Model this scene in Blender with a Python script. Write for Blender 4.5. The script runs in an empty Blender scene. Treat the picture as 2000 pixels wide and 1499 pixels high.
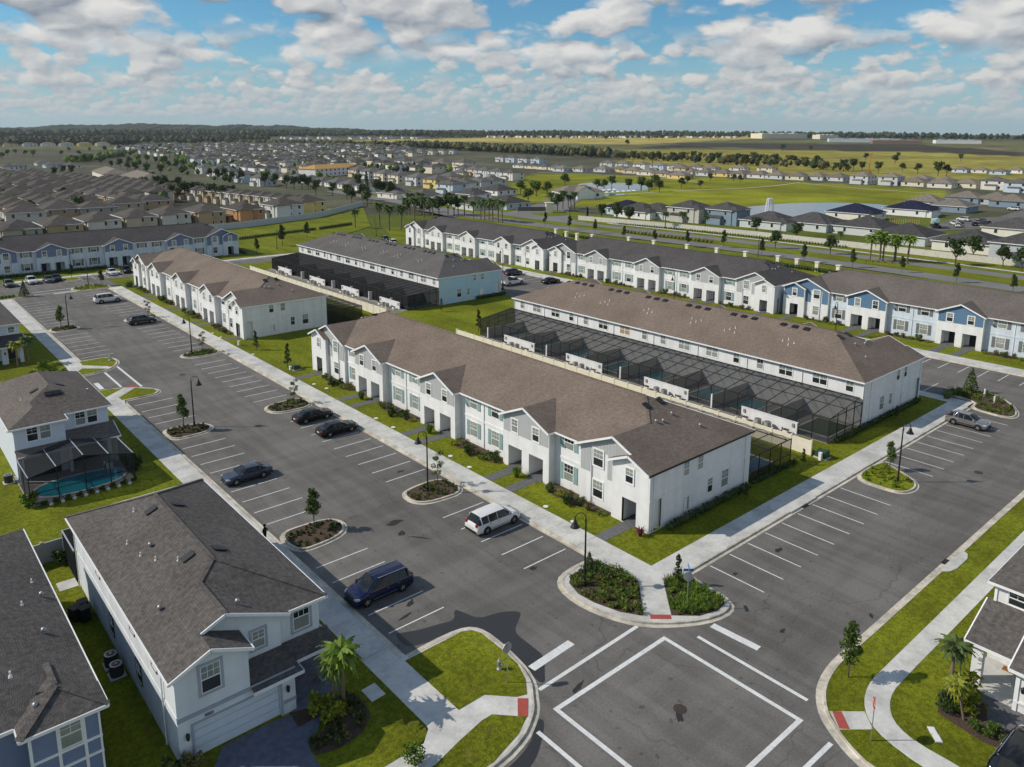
import bpy, math, random
from math import sin, cos, pi, radians, sqrt, atan2
from mathutils import Vector, Matrix
C = bpy.context.scene
COL = C.collection
R = random.Random(7)

# ------------------------------------------------------------------ camera
H = 34.4
YAW, PITCH, ROLL = radians(40.82), radians(11.28), radians(.16)
fw = Vector((sin(YAW)*cos(PITCH), cos(YAW)*cos(PITCH), -sin(PITCH)))
rt = Vector((cos(YAW), -sin(YAW), 0)); up = rt.cross(fw)
rt2 = rt*cos(ROLL)+up*sin(ROLL); up2 = rt2.cross(fw)
cam = bpy.data.cameras.new('camera'); camo = bpy.data.objects.new('camera', cam); COL.objects.link(camo)
camo.matrix_world = Matrix(((rt2.x, up2.x, -fw.x, 0), (rt2.y, up2.y, -fw.y, 0), (rt2.z, up2.z, -fw.z, H), (0, 0, 0, 1)))
cam.sensor_width = 36; cam.sensor_fit = 'HORIZONTAL'; cam.lens = 1515.4/2000*36; cam.shift_y = -185.5/2000
cam.clip_start = .5; cam.clip_end = 30000
C.camera = camo

# ------------------------------------------------------------------ sun, sky, exposure
SUN_EL, SUN_AZ = radians(37.5), radians(49.5)          # azimuth from +Y towards -X
sd = Vector((-sin(SUN_AZ)*cos(SUN_EL), cos(SUN_AZ)*cos(SUN_EL), sin(SUN_EL)))
sl = bpy.data.lights.new('sun', 'SUN'); sl.energy = 3.6; sl.angle = radians(.5); sl.color = (1, .93, .82)
so = bpy.data.objects.new('sun', sl); COL.objects.link(so); so.rotation_euler = (-sd).to_track_quat('-Z', 'Y').to_euler()
so.location = (0, 0, 300)
C.view_settings.view_transform = 'Standard'; C.view_settings.look = 'None'; C.view_settings.gamma = 1
C.view_settings.use_curve_mapping = False; C.view_settings.exposure = 0.0
C.render.film_transparent = False
C.cycles.max_bounces = 6; C.cycles.diffuse_bounces = 2; C.cycles.glossy_bounces = 2; C.cycles.transparent_max_bounces = 16
C.cycles.volume_bounces = 0; C.cycles.use_denoising = True; C.cycles.caustics_reflective = False; C.cycles.caustics_refractive = False

def build_world():
    w = bpy.data.worlds.new('World'); C.world = w; w.use_nodes = True
    nt = w.node_tree; nt.nodes.clear(); N = nt.nodes.new; Lk = nt.links.new
    def math_(op, a, b=None, c=None, clamp=False):
        n = N('ShaderNodeMath'); n.operation = op; n.use_clamp = clamp
        for i, v in enumerate((a, b, c)):
            if v is None: continue
            if isinstance(v, (int, float)): n.inputs[i].default_value = v
            else: Lk(v, n.inputs[i])
        return n.outputs[0]
    def sstep(v, a, b):
        n = N('ShaderNodeMapRange'); n.interpolation_type = 'SMOOTHSTEP'
        Lk(v, n.inputs[0]); n.inputs[1].default_value = a; n.inputs[2].default_value = b
        n.inputs[3].default_value = 0; n.inputs[4].default_value = 1
        return n.outputs[0]
    sky = N('ShaderNodeTexSky'); sky.sky_type = 'NISHITA'; sky.sun_disc = False
    sky.sun_elevation = SUN_EL; sky.sun_rotation = -SUN_AZ; sky.air_density = 1.0; sky.dust_density = .3; sky.ozone_density = 3.0
    tc = N('ShaderNodeTexCoord'); nrm = N('ShaderNodeVectorMath'); nrm.operation = 'NORMALIZE'; Lk(tc.outputs['Generated'], nrm.inputs[0])
    d = nrm.outputs[0]; sep = N('ShaderNodeSeparateXYZ'); Lk(d, sep.inputs[0]); el = sep.outputs[2]
    tv = N('ShaderNodeVectorMath'); tv.operation = 'MULTIPLY'; Lk(sky.outputs[0], tv.inputs[0]); tv.inputs[1].default_value = (.58, .98, 1.14)
    bsky = N('ShaderNodeBackground'); Lk(tv.outputs[0], bsky.inputs[0]); bsky.inputs[1].default_value = .088
    # pale band of air above the horizon
    bh = N('ShaderNodeBackground'); bh.inputs[0].default_value = (.40, .52, .60, 1); bh.inputs[1].default_value = .92
    mix0 = N('ShaderNodeMixShader'); Lk(math_('MULTIPLY', math_('SUBTRACT', 1.0, sstep(el, .0, .13)), .8), mix0.inputs[0])
    Lk(bsky.outputs[0], mix0.inputs[1]); Lk(bh.outputs[0], mix0.inputs[2])
    cur = mix0.outputs[0]
    def layer(cur, s, zs, off, th, soft, e0, e1, e2, e3, dz, k, dark, light, alpha):
        mp = N('ShaderNodeMapping'); mp.inputs['Location'].default_value = off; mp.inputs['Scale'].default_value = (s, s, s*zs); Lk(d, mp.inputs[0])
        def noise(vec, det, sc):
            n = N('ShaderNodeTexNoise'); n.noise_dimensions = '3D'; n.inputs['Scale'].default_value = sc; n.inputs['Detail'].default_value = det
            n.inputs['Roughness'].default_value = .5; Lk(vec, n.inputs['Vector']); return n.outputs[0]
        wn = N('ShaderNodeTexNoise'); wn.inputs['Scale'].default_value = 2.6; wn.inputs['Detail'].default_value = 2; Lk(mp.outputs[0], wn.inputs['Vector'])
        wv = N('ShaderNodeVectorMath'); wv.operation = 'MULTIPLY_ADD'; Lk(wn.outputs['Color'], wv.inputs[0]); wv.inputs[1].default_value = (.34, .34, .34); Lk(mp.outputs[0], wv.inputs[2])
        def puff(vec, sc):
            v = N('ShaderNodeTexVoronoi'); v.feature = 'F1'; v.inputs['Scale'].default_value = sc; Lk(vec, v.inputs['Vector']); return v.outputs['Distance']
        def dens(vec):
            n1 = noise(vec, 5, .75); p1 = puff(vec, 1.7)
            return math_('MULTIPLY_ADD', math_('MULTIPLY', p1, p1), -.30, n1)
        v0 = dens(wv.outputs[0])
        ad = N('ShaderNodeVectorMath'); ad.operation = 'ADD'; Lk(wv.outputs[0], ad.inputs[0]); ad.inputs[1].default_value = (-.10, .08, dz)
        v1 = dens(ad.outputs[0])
        m = math_('MULTIPLY', sstep(v0, th, th+soft), math_('MULTIPLY', sstep(el, e0, e1), math_('SUBTRACT', 1.0, sstep(el, e2, e3))))
        lit = math_('ADD', math_('MULTIPLY', math_('SUBTRACT', v0, v1), k), .58, clamp=True)
        mc = N('ShaderNodeMix'); mc.data_type = 'RGBA'; Lk(lit, mc.inputs[0]); mc.inputs[6].default_value = (*dark, 1); mc.inputs[7].default_value = (*light, 1)
        b = N('ShaderNodeBackground'); Lk(mc.outputs[2], b.inputs[0]); b.inputs[1].default_value = 1
        mx = N('ShaderNodeMixShader'); Lk(math_('MULTIPLY', m, alpha), mx.inputs[0]); Lk(cur, mx.inputs[1]); Lk(b.outputs[0], mx.inputs[2])
        return mx.outputs[0]
    cur = layer(cur, 44, 1.9, (3.1, 1.7, .4), .325, .09, .008, .03, .055, .08, .22, 2.6, (.35, .42, .49), (.56, .58, .58), .85)
    cur = layer(cur, 21, 1.9, (7.7, 2.3, 5.1), .345, .10, .034, .06, .095, .13, .27, 2.9, (.27, .33, .40), (.66, .66, .645), .95)
    cur = layer(cur, 10.5, 2.0, (2.2, 9.4, 1.3), .355, .10, .076, .105, .6, .9, .30, 3.0, (.20, .25, .32), (.74, .735, .72), 1.0)
    out = N('ShaderNodeOutputWorld'); Lk(cur, out.inputs[0])
    w.cycles.sampling_method = 'MANUAL'; w.cycles.sample_map_resolution = 512
build_world()

# ------------------------------------------------------------------ materials
MATS = {}
def M(name, col, rough=.85, var=.12, scale=2.0, bump=0.0, bscale=60, spec=.25, metal=0, col2=None, big=0.0, bigscale=.08, island=0.0, objrand=0.0, coat=0.0, trans=0.0, world=True):
    if name in MATS: return MATS[name]
    m = bpy.data.materials.new(name); m.use_nodes = True; MATS[name] = m
    nt = m.node_tree; N = nt.nodes.new; Lk = nt.links.new; p = nt.nodes['Principled BSDF']
    p.inputs['Roughness'].default_value = rough; p.inputs['Specular IOR Level'].default_value = spec; p.inputs['Metallic'].default_value = metal
    if coat: p.inputs['Coat Weight'].default_value = coat; p.inputs['Coat Roughness'].default_value = .04
    tc = N('ShaderNodeTexCoord'); vec = tc.outputs['Object']
    if world:
        g = N('ShaderNodeNewGeometry'); vec = g.outputs['Position']
    def noise(sc, det=4):
        n = N('ShaderNodeTexNoise'); n.inputs['Scale'].default_value = sc; n.inputs['Detail'].default_value = det; Lk(vec, n.inputs['Vector']); return n.outputs[0]
    def mixc(fac, a, b):
        x = N('ShaderNodeMix'); x.data_type = 'RGBA'
        Lk(fac, x.inputs[0]) if not isinstance(fac, float) else setattr(x.inputs[0], 'default_value', fac)
        for i, v in ((6, a), (7, b)):
            if isinstance(v, tuple): x.inputs[i].default_value = (*v, 1)
            else: Lk(v, x.inputs[i])
        return x.outputs[2]
    lo = tuple(c*(1-var) for c in col); hi = tuple(min(1, c*(1+var)) for c in (col2 or col))
    if col2: lo = col
    r = N('ShaderNodeMapRange'); r.inputs[1].default_value = .32; r.inputs[2].default_value = .68; Lk(noise(scale), r.inputs[0])
    c = mixc(r.outputs[0], lo, hi)
    def scalev(c, src, a, b):
        mr = N('ShaderNodeMapRange'); Lk(src, mr.inputs[0]); mr.inputs[1].default_value = a; mr.inputs[2].default_value = b
        return mr
    if big:
        mr = scalev(c, noise(bigscale, 3), .3, .7); mr.inputs[3].default_value = 1-big; mr.inputs[4].default_value = 1+big
        v = N('ShaderNodeVectorMath'); v.operation = 'SCALE'; Lk(c, v.inputs[0]); Lk(mr.outputs[0], v.inputs[3]); c = v.outputs[0]
    if island:
        g2 = N('ShaderNodeNewGeometry'); mr = scalev(c, g2.outputs['Random Per Island'], 0, 1); mr.inputs[3].default_value = 1-island; mr.inputs[4].default_value = 1+island
        v = N('ShaderNodeVectorMath'); v.operation = 'SCALE'; Lk(c, v.inputs[0]); Lk(mr.outputs[0], v.inputs[3]); c = v.outputs[0]
    if objrand:
        oi = N('ShaderNodeObjectInfo'); mr = scalev(c, oi.outputs['Random'], 0, 1); mr.inputs[3].default_value = 1-objrand; mr.inputs[4].default_value = 1+objrand
        v = N('ShaderNodeVectorMath'); v.operation = 'SCALE'; Lk(c, v.inputs[0]); Lk(mr.outputs[0], v.inputs[3]); c = v.outputs[0]
    Lk(c, p.inputs['Base Color'])
    if trans: p.inputs['Subsurface Weight'].default_value = 0
    if bump:
        b = N('ShaderNodeBump'); b.inputs['Strength'].default_value = bump; b.inputs['Distance'].default_value = .05; Lk(noise(bscale, 3), b.inputs['Height']); Lk(b.outputs[0], p.inputs['Normal'])
    return m

def shingle(name, col, col2):
    m = M(name, col, rough=.9, scale=3.5, col2=col2, var=.1, big=.12, bigscale=.25, spec=.15)
    nt = m.node_tree; N = nt.nodes.new; Lk = nt.links.new; p = nt.nodes['Principled BSDF']
    src = p.inputs['Base Color'].links[0].from_socket
    g = N('ShaderNodeNewGeometry'); s = N('ShaderNodeSeparateXYZ'); Lk(g.outputs['Position'], s.inputs[0])
    ad = N('ShaderNodeMath'); ad.operation = 'ADD'; Lk(s.outputs[0], ad.inputs[0]); Lk(s.outputs[1], ad.inputs[1])
    cb = N('ShaderNodeCombineXYZ'); Lk(ad.outputs[0], cb.inputs[0]); Lk(s.outputs[2], cb.inputs[1])
    br = N('ShaderNodeTexBrick'); Lk(cb.outputs[0], br.inputs[0]); br.inputs['Scale'].default_value = 1
    br.inputs['Brick Width'].default_value = .34; br.inputs['Row Height'].default_value = .06; br.inputs['Mortar Size'].default_value = .004
    br.inputs['Color1'].default_value = (.86, .86, .86, 1); br.inputs['Color2'].default_value = (1.12, 1.12, 1.12, 1); br.inputs['Mortar'].default_value = (.66, .66, .66, 1)
    br.offset = .43
    mu = N('ShaderNodeMix'); mu.data_type = 'RGBA'; mu.blend_type = 'MULTIPLY'; mu.inputs[0].default_value = .8; Lk(src, mu.inputs[6]); Lk(br.outputs[0], mu.inputs[7])
    Lk(mu.outputs[2], p.inputs['Base Color'])
    nz = N('ShaderNodeTexNoise'); nz.inputs['Scale'].default_value = 16; nz.inputs['Detail'].default_value = 2; Lk(g.outputs['Position'], nz.inputs['Vector'])
    bp = N('ShaderNodeBump'); bp.inputs['Strength'].default_value = 1.0; bp.inputs['Distance'].default_value = .07; Lk(nz.outputs[0], bp.inputs['Height']); Lk(bp.outputs[0], p.inputs['Normal'])
    return m

def screen_mat(name, op, col=(.03, .032, .034)):
    m = bpy.data.materials.new(name); m.use_nodes = True; nt = m.node_tree; nt.nodes.clear(); N = nt.nodes.new; Lk = nt.links.new
    t = N('ShaderNodeBsdfTransparent'); d = N('ShaderNodeBsdfDiffuse'); d.inputs[0].default_value = (*col, 1)
    n = N('ShaderNodeTexNoise'); n.inputs['Scale'].default_value = .35
    mr = N('ShaderNodeMapRange'); Lk(n.outputs[0], mr.inputs[0]); mr.inputs[1].default_value = .3; mr.inputs[2].default_value = .7; mr.inputs[3].default_value = op-.06; mr.inputs[4].default_value = op+.06
    x = N('ShaderNodeMixShader'); Lk(mr.outputs[0], x.inputs[0]); Lk(t.outputs[0], x.inputs[1]); Lk(d.outputs[0], x.inputs[2])
    o = N('ShaderNodeOutputMaterial'); Lk(x.outputs[0], o.inputs[0]); return m

asphalt = M('asphalt', (.155, .146, .133), .85, .12, 6, .25, 160, .25, big=.16, bigscale=.06)
def ramp_mul(m, fac_socket_fn, lo, hi, a, b, tint=None):
    """multiply the base colour by lo..hi as a pattern goes from a to b"""
    nt = m.node_tree; N = nt.nodes.new; Lk = nt.links.new; p = nt.nodes['Principled BSDF']; src = p.inputs['Base Color'].links[0].from_socket
    mr = N('ShaderNodeMapRange'); mr.interpolation_type = 'SMOOTHSTEP'; Lk(fac_socket_fn(nt), mr.inputs[0]); mr.inputs[1].default_value = a; mr.inputs[2].default_value = b
    if tint is None:
        mr.inputs[3].default_value = lo; mr.inputs[4].default_value = hi; v = N('ShaderNodeVectorMath'); v.operation = 'SCALE'; Lk(src, v.inputs[0]); Lk(mr.outputs[0], v.inputs[3]); Lk(v.outputs[0], p.inputs['Base Color'])
    else:
        mr.inputs[3].default_value = lo; mr.inputs[4].default_value = hi; x = N('ShaderNodeMix'); x.data_type = 'RGBA'; Lk(mr.outputs[0], x.inputs[0]); Lk(src, x.inputs[6]); x.inputs[7].default_value = (*tint, 1); Lk(x.outputs[2], p.inputs['Base Color'])
def npat(scale, detail=4, stretch=(1, 1, 1), rough=.5, off=(0, 0, 0)):
    def f(nt):
        N = nt.nodes.new; g = N('ShaderNodeNewGeometry'); mp = N('ShaderNodeMapping'); mp.inputs['Scale'].default_value = stretch; mp.inputs['Location'].default_value = off; nt.links.new(g.outputs['Position'], mp.inputs[0])
        n = N('ShaderNodeTexNoise'); n.inputs['Scale'].default_value = scale; n.inputs['Detail'].default_value = detail; n.inputs['Roughness'].default_value = rough; nt.links.new(mp.outputs[0], n.inputs['Vector']); return n.outputs[0]
    return f
def crack(scale):
    def f(nt):
        N = nt.nodes.new; g = N('ShaderNodeNewGeometry'); n = N('ShaderNodeTexNoise'); n.inputs['Scale'].default_value = .5; nt.links.new(g.outputs['Position'], n.inputs['Vector'])
        a = N('ShaderNodeVectorMath'); a.operation = 'MULTIPLY_ADD'; nt.links.new(n.outputs['Color'], a.inputs[0]); a.inputs[1].default_value = (2.5, 2.5, 0); nt.links.new(g.outputs['Position'], a.inputs[2])
        v = N('ShaderNodeTexVoronoi'); v.feature = 'DISTANCE_TO_EDGE'; v.inputs['Scale'].default_value = scale; nt.links.new(a.outputs[0], v.inputs['Vector']); return v.outputs['Distance']
    return f
ramp_mul(asphalt, npat(.9, 5, (1, .12, 1)), .90, 1.10, .38, .62)       # long wear along the lanes
ramp_mul(asphalt, npat(.55, 6, (.15, 1, 1), off=(9, 4, 0)), .91, 1.08, .38, .62)
ramp_mul(asphalt, npat(1.7, 3, off=(3, 3, 0)), .62, 1.0, .27, .36)      # drips and patches
ramp_mul(asphalt, crack(.09), .72, 1.0, .0, .004)
ramp_mul(asphalt, npat(26, 2), .82, 1.16, .35, .65)
concrete = M('concrete', (.58, .57, .53), .85, .07, 4, .1, 80, .2, big=.10, bigscale=.35, objrand=.05)
kerbcon = M('kerb_concrete', (.58, .53, .44), .85, .12, 3, .1, 80, .2, big=.14, bigscale=.5)
paint = M('road_paint', (.72, .72, .70), .7, .08, 5, big=.08, bigscale=1.2)
ramp_mul(paint, npat(5.5, 6, rough=.7), 0, .55, .56, .70, (.20, .195, .185))
def joints(step, wd):
    def f(nt):
        N = nt.nodes.new; g = N('ShaderNodeNewGeometry'); s = N('ShaderNodeSeparateXYZ'); nt.links.new(g.outputs['Position'], s.inputs[0]); a = N('ShaderNodeMath'); a.operation = 'ADD'; nt.links.new(s.outputs[0], a.inputs[0]); nt.links.new(s.outputs[1], a.inputs[1])
        q = N('ShaderNodeMath'); q.operation = 'PINGPONG'; nt.links.new(a.outputs[0], q.inputs[0]); q.inputs[1].default_value = step/2; return q.outputs[0]
    return f
ramp_mul(kerbcon, joints(3.05, .02), .55, 1, .0, .03); ramp_mul(kerbcon, npat(.8, 5), .78, 1.06, .35, .6)
ramp_mul(concrete, npat(.45, 6, rough=.65), .84, 1.04, .36, .56)
grass = M('lawn_grass', (.095, .135, .010), .95, .1, 9, .6, 45, .1, col2=(.215, .220, .013), big=.22, bigscale=.11)
ramp_mul(grass, npat(.9, 5, rough=.65), 0, .55, .56, .72, (.20, .165, .045))
ramp_mul(grass, npat(3.2, 4), .74, 1.12, .36, .64); ramp_mul(grass, npat(.35, 3, (1, .08, 1)), .90, 1.08, .4, .6)
mulch = M('mulch', (.062, .043, .033), .95, .3, 14, .8, 60, .1, col2=(.12, .085, .066))
paver = M('paver', (.14, .14, .145), .9, .18, 5, .2, 60, .15, big=.1)
paverblue = M('driveway_paver', (.135, .145, .185), .9, .18, 3, .2, 60, .15, big=.12)
white = M('white_stucco', (.80, .797, .785), .85, .04, 1.2, .05, 90, .2, big=.03)
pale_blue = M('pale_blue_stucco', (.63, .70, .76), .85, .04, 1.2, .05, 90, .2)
h1wall = M('ice_white_stucco', (.72, .76, .78), .85, .04, 1.2, .05, 90, .2)
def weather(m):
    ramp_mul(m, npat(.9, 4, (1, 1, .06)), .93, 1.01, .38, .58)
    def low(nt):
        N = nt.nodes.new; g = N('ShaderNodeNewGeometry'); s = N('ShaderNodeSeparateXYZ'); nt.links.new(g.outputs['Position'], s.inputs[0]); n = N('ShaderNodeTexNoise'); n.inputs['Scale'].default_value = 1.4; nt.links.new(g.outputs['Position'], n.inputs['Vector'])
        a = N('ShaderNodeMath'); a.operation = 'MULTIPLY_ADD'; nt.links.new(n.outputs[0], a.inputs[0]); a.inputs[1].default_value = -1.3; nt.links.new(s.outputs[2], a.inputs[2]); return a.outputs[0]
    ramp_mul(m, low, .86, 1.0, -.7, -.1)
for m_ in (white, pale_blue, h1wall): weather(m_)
sky_blue = M('sky_blue_stucco', (.46, .66, .76), .85, .04, 1.2, .05, 90, .2)
cream = M('cream_stucco', (.80, .74, .60), .88, .05, 1.2, .05, 90, .2)
tan = M('tan_stucco', (.48, .38, .26), .9, .06, 1.5)
trim = M('white_trim', (.86, .86, .84), .6, .03, 2, spec=.35)
grey_trim = M('grey_trim', (.36, .40, .45), .7, .05, 2)
rf_brown = shingle('brown_shingle', (.192, .150, .120), (.230, .182, .147))
rf_dark = shingle('charcoal_shingle', (.074, .068, .067), (.108, .100, .096))
rf_mix = shingle('mixed_shingle', (.142, .122, .107), (.175, .152, .135))
rf_grey = shingle('grey_shingle', (.105, .098, .092), (.158, .148, .140))
glass = M('window_glass', (.025, .03, .033), .06, .2, .4, spec=.6)
glass_blind = M('window_blind_glass', (.20, .23, .21), .12, .15, .5, spec=.6, col2=(.30, .32, .28))
glass_tan = M('tan_blind_glass', (.42, .30, .16), .2, .15, .6, spec=.5)
teal = M('teal_shutter', (.25, .37, .36), .6, .06, 2)
grey_sh = M('grey_shutter', (.17, .18, .185), .6, .06, 2)
black = M('black_metal', (.012, .011, .012), .45, .1, 3, spec=.5)
dkbronze = M('bronze_frame', (.018, .017, .018), .5, .1, 3, spec=.4)
doorm = M('dark_door', (.03, .03, .035), .5, .1, 2)
acm = M('condenser_metal', (.34, .33, .30), .6, .1, 3)
acdark = M('condenser_dark', (.05, .05, .05), .6, .1, 3)
steel = M('galvanised_steel', (.42, .43, .44), .45, .08, 4, metal=.6)
plastic_w = M('white_plastic', (.78, .78, .77), .5, .03, 3)
red = M('red_paint', (.42, .03, .03), .6, .08, 3)
tactile = M('red_tactile', (.40, .085, .065), .8, .1, 4)
water = M('pool_water', (.02, .20, .25), .05, .1, .8, .15, 3, .5)
lakem = M('lake_water', (.15, .18, .21), .14, .08, .02, .1, .5, .5)
bark = M('bark', (.14, .10, .075), .95, .25, 6, .8, 30, .1, world=False)
palmbark = M('palm_bark', (.22, .165, .12), .95, .3, 5, .9, 14, .1, world=False)
def siding(name, col):
    m = M(name, col, .75, .03, 1)
    nt = m.node_tree; N = nt.nodes.new; Lk = nt.links.new; p = nt.nodes['Principled BSDF']
    g = N('ShaderNodeNewGeometry'); s = N('ShaderNodeSeparateXYZ'); Lk(g.outputs['Position'], s.inputs[0])
    ad = N('ShaderNodeMath'); ad.operation = 'ADD'; Lk(s.outputs[0], ad.inputs[0]); Lk(s.outputs[1], ad.inputs[1])
    w = N('ShaderNodeMath'); w.operation = 'PINGPONG'; Lk(ad.outputs[0], w.inputs[0]); w.inputs[1].default_value = .2
    q = N('ShaderNodeMath'); q.operation = 'GREATER_THAN'; Lk(w.outputs[0], q.inputs[0]); q.inputs[1].default_value = .165
    b = N('ShaderNodeBump'); b.inputs['Strength'].default_value = 1; b.inputs['Distance'].default_value = .03; Lk(q.outputs[0], b.inputs['Height']); Lk(b.outputs[0], p.inputs['Normal'])
    return m
sid_grey = siding('grey_siding', (.44, .45, .45)); sid_white = siding('white_siding', (.74, .735, .715))
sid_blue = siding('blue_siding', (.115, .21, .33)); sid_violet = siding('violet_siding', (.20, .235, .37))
LEAF = {}
def leaf(name, a, b, isl=.45):
    LEAF[name] = M('leaf_'+name, a, .65, .1, 1.3, spec=.25, col2=b, island=isl, objrand=.12, world=False); return LEAF[name]
lf_dark = leaf('dark', (.026, .050, .012), (.052, .080, .018)); lf_mid = leaf('mid', (.050, .088, .015), (.088, .130, .024))
lf_yel = leaf('yellow', (.14, .17, .012), (.23, .24, .02)); lf_palm = leaf('palm', (.05, .085, .02), (.085, .12, .03))
lf_far = leaf('far', (.032, .052, .015), (.064, .084, .024)); lf_red = leaf('red', (.12, .02, .035), (.2, .03, .05))
lf_dry = leaf('dry', (.12, .11, .03), (.17, .15, .05)); lf_lime = leaf('lime', (.09, .155, .012), (.14, .21, .02))

# ------------------------------------------------------------------ mesh helpers
class MB:
    def __init__(s): s.v = []; s.f = []; s.m = []; s.sm = []
    def add(s, vs, fs, mi=0, smooth=False):
        o = len(s.v); s.v += [tuple(v) for v in vs]
        for f in fs: s.f.append(tuple(i+o for i in f)); s.m.append(mi); s.sm.append(smooth)
    def poly(s, pts, mi=0): s.add(pts, [tuple(range(len(pts)))], mi)
    def box(s, x0, x1, y0, y1, z0, z1, mi=0):
        s.add([(x0, y0, z0), (x1, y0, z0), (x1, y1, z0), (x0, y1, z0), (x0, y0, z1), (x1, y0, z1), (x1, y1, z1), (x0, y1, z1)],
              [(3, 2, 1, 0), (4, 5, 6, 7), (0, 1, 5, 4), (1, 2, 6, 5), (2, 3, 7, 6), (3, 0, 4, 7)], mi)
    def prism(s, poly, z0, z1, mi=0, ms=None):
        n = len(poly); a = sum(poly[i][0]*poly[(i+1) % n][1]-poly[(i+1) % n][0]*poly[i][1] for i in range(n))
        if a < 0: poly = poly[::-1]
        s.add([(x, y, z1) for x, y in poly], [tuple(range(n))], mi)
        vs = [(x, y, z0) for x, y in poly]+[(x, y, z1) for x, y in poly]
        s.add(vs, [(i, (i+1) % n, n+(i+1) % n, n+i) for i in range(n)], mi if ms is None else ms)
    def prismy(s, poly, y0, y1, mi=0):       # poly of (x,z), front at y0
        n = len(poly)
        s.add([(x, y0, z) for x, z in poly]+[(x, y1, z) for x, z in poly], [tuple(range(n)), tuple(range(2*n-1, n-1, -1))]+[(i, n+i, n+(i+1) % n, (i+1) % n) for i in range(n)], mi)
    def bar(s, p, q, w, h, mi=0):
        p, q = Vector(p), Vector(q); d = (q-p)
        if d.length < 1e-6: return
        d.normalize(); u = Vector((0, 0, 1)); side = d.cross(u)
        if side.length < 1e-3: side = Vector((1, 0, 0))
        side.normalize(); u = side.cross(d)
        vs = []
        for c in (p, q):
            for a, b in ((-1, -1), (1, -1), (1, 1), (-1, 1)): vs.append(c+side*(a*w/2)+u*(b*h/2))
        s.add(vs, [(3, 2, 1, 0), (4, 5, 6, 7), (0, 1, 5, 4), (1, 2, 6, 5), (2, 3, 7, 6), (3, 0, 4, 7)], mi)
    def cyl(s, p, q, r0, r1, n=10, mi=0, smooth=True, caps=True):
        p, q = Vector(p), Vector(q); d = (q-p).normalized(); a = d.orthogonal().normalized(); b = d.cross(a)
        vs = [p+(a*cos(2*pi*i/n)+b*sin(2*pi*i/n))*r0 for i in range(n)]+[q+(a*cos(2*pi*i/n)+b*sin(2*pi*i/n))*r1 for i in range(n)]
        s.add(vs, [(i, (i+1) % n, n+(i+1) % n, n+i) for i in range(n)], mi, smooth)
        if caps: s.add(vs, [tuple(range(n-1, -1, -1)), tuple(range(n, 2*n))], mi)
    def lathe(s, prof, n=12, mi=0, c=(0, 0, 0)):
        vs = []; k = len(prof)
        for r, z in prof:
            for i in range(n): vs.append((c[0]+r*cos(2*pi*i/n), c[1]+r*sin(2*pi*i/n), c[2]+z))
        s.add(vs, [(j*n+i, j*n+(i+1) % n, (j+1)*n+(i+1) % n, (j+1)*n+i) for j in range(k-1) for i in range(n)], mi, True)
    def ball(s, c, r, mi=0, n=8, k=6):
        s.lathe([(max(.001, r*sin(pi*j/k)), -r*cos(pi*j/k)) for j in range(k+1)], n, mi, c)
    def mesh(s, name, mats, merge=False):
        me = bpy.data.meshes.new(name); me.from_pydata(s.v, [], s.f)
        for m in mats: me.materials.append(m)
        me.polygons.foreach_set('material_index', s.m); me.polygons.foreach_set('use_smooth', s.sm); me.update()
        if merge:
            import bmesh
            bm = bmesh.new(); bm.from_mesh(me); bmesh.ops.remove_doubles(bm, verts=bm.verts, dist=.002); bm.to_mesh(me); bm.free()
        return me

def obj(name, mb, mats, parent=None, loc=(0, 0, 0), rot=0, kind=None):
    if isinstance(mb, MB): mb = mb.mesh(name, mats if isinstance(mats, (list, tuple)) else [mats])
    o = bpy.data.objects.new(name, mb); COL.objects.link(o); o.location = loc
    if rot: o.rotation_euler = rot if isinstance(rot, tuple) else (0, 0, rot)
    if parent: o.parent = parent
    if kind: o['kind'] = kind
    return o
def tag(o, label, cat, group=None):
    o['label'] = label; o['category'] = cat
    if group: o['group'] = group
    return o
def thing(name, label, cat, loc=(0, 0, 0), rot=0, group=None):
    o = bpy.data.objects.new(name, None); COL.objects.link(o); o.location = loc; o.rotation_euler = (0, 0, rot); o.empty_display_size = .1
    return tag(o, label, cat, group)
def struct(name, mb, mats, loc=(0, 0, 0), rot=0): return obj(name, mb, mats, None, loc, rot, 'structure')
def stuff(name, mb, mats, label=None, cat=None, parent=None):
    o = obj(name, mb, mats, parent, kind='stuff')
    if label: o['label'] = label; o['category'] = cat
    return o
def copy_tree(o, parent=None):
    c = o.copy(); COL.objects.link(c)
    if parent: c.parent = parent
    for ch in list(o.children): copy_tree(ch, c)
    return c
def place(o, loc, rot=0, label=None, scale=None):
    c = copy_tree(o); c.location = loc; c.rotation_euler = (0, 0, rot)
    if label: c['label'] = label
    if scale: c.scale = (scale,)*3 if isinstance(scale, (int, float)) else scale
    return c
def inside(x, y, poly):
    r = False; n = len(poly); j = n-1
    for i in range(n):
        xi, yi = poly[i]; xj, yj = poly[j]
        if (yi > y) != (yj > y) and x < (xj-xi)*(y-yi)/(yj-yi)+xi: r = not r
        j = i
    return r
def offset(poly, dist):
    n = len(poly); a = sum(poly[i][0]*poly[(i+1) % n][1]-poly[(i+1) % n][0]*poly[i][1] for i in range(n)); sg = 1 if a > 0 else -1
    out = []
    for i in range(n):
        p0, p1, p2 = Vector(poly[i-1]), Vector(poly[i]), Vector(poly[(i+1) % n])
        d1 = (p1-p0).normalized(); d2 = (p2-p1).normalized(); n1 = Vector((-d1.y, d1.x))*sg; n2 = Vector((-d2.y, d2.x))*sg
        b = (n1+n2)
        if b.length < .1: b = n1
        b.normalize(); k = dist/max(.45, b.dot(n1)); q = p1+b*k; out.append((q.x, q.y))
    return out
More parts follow.
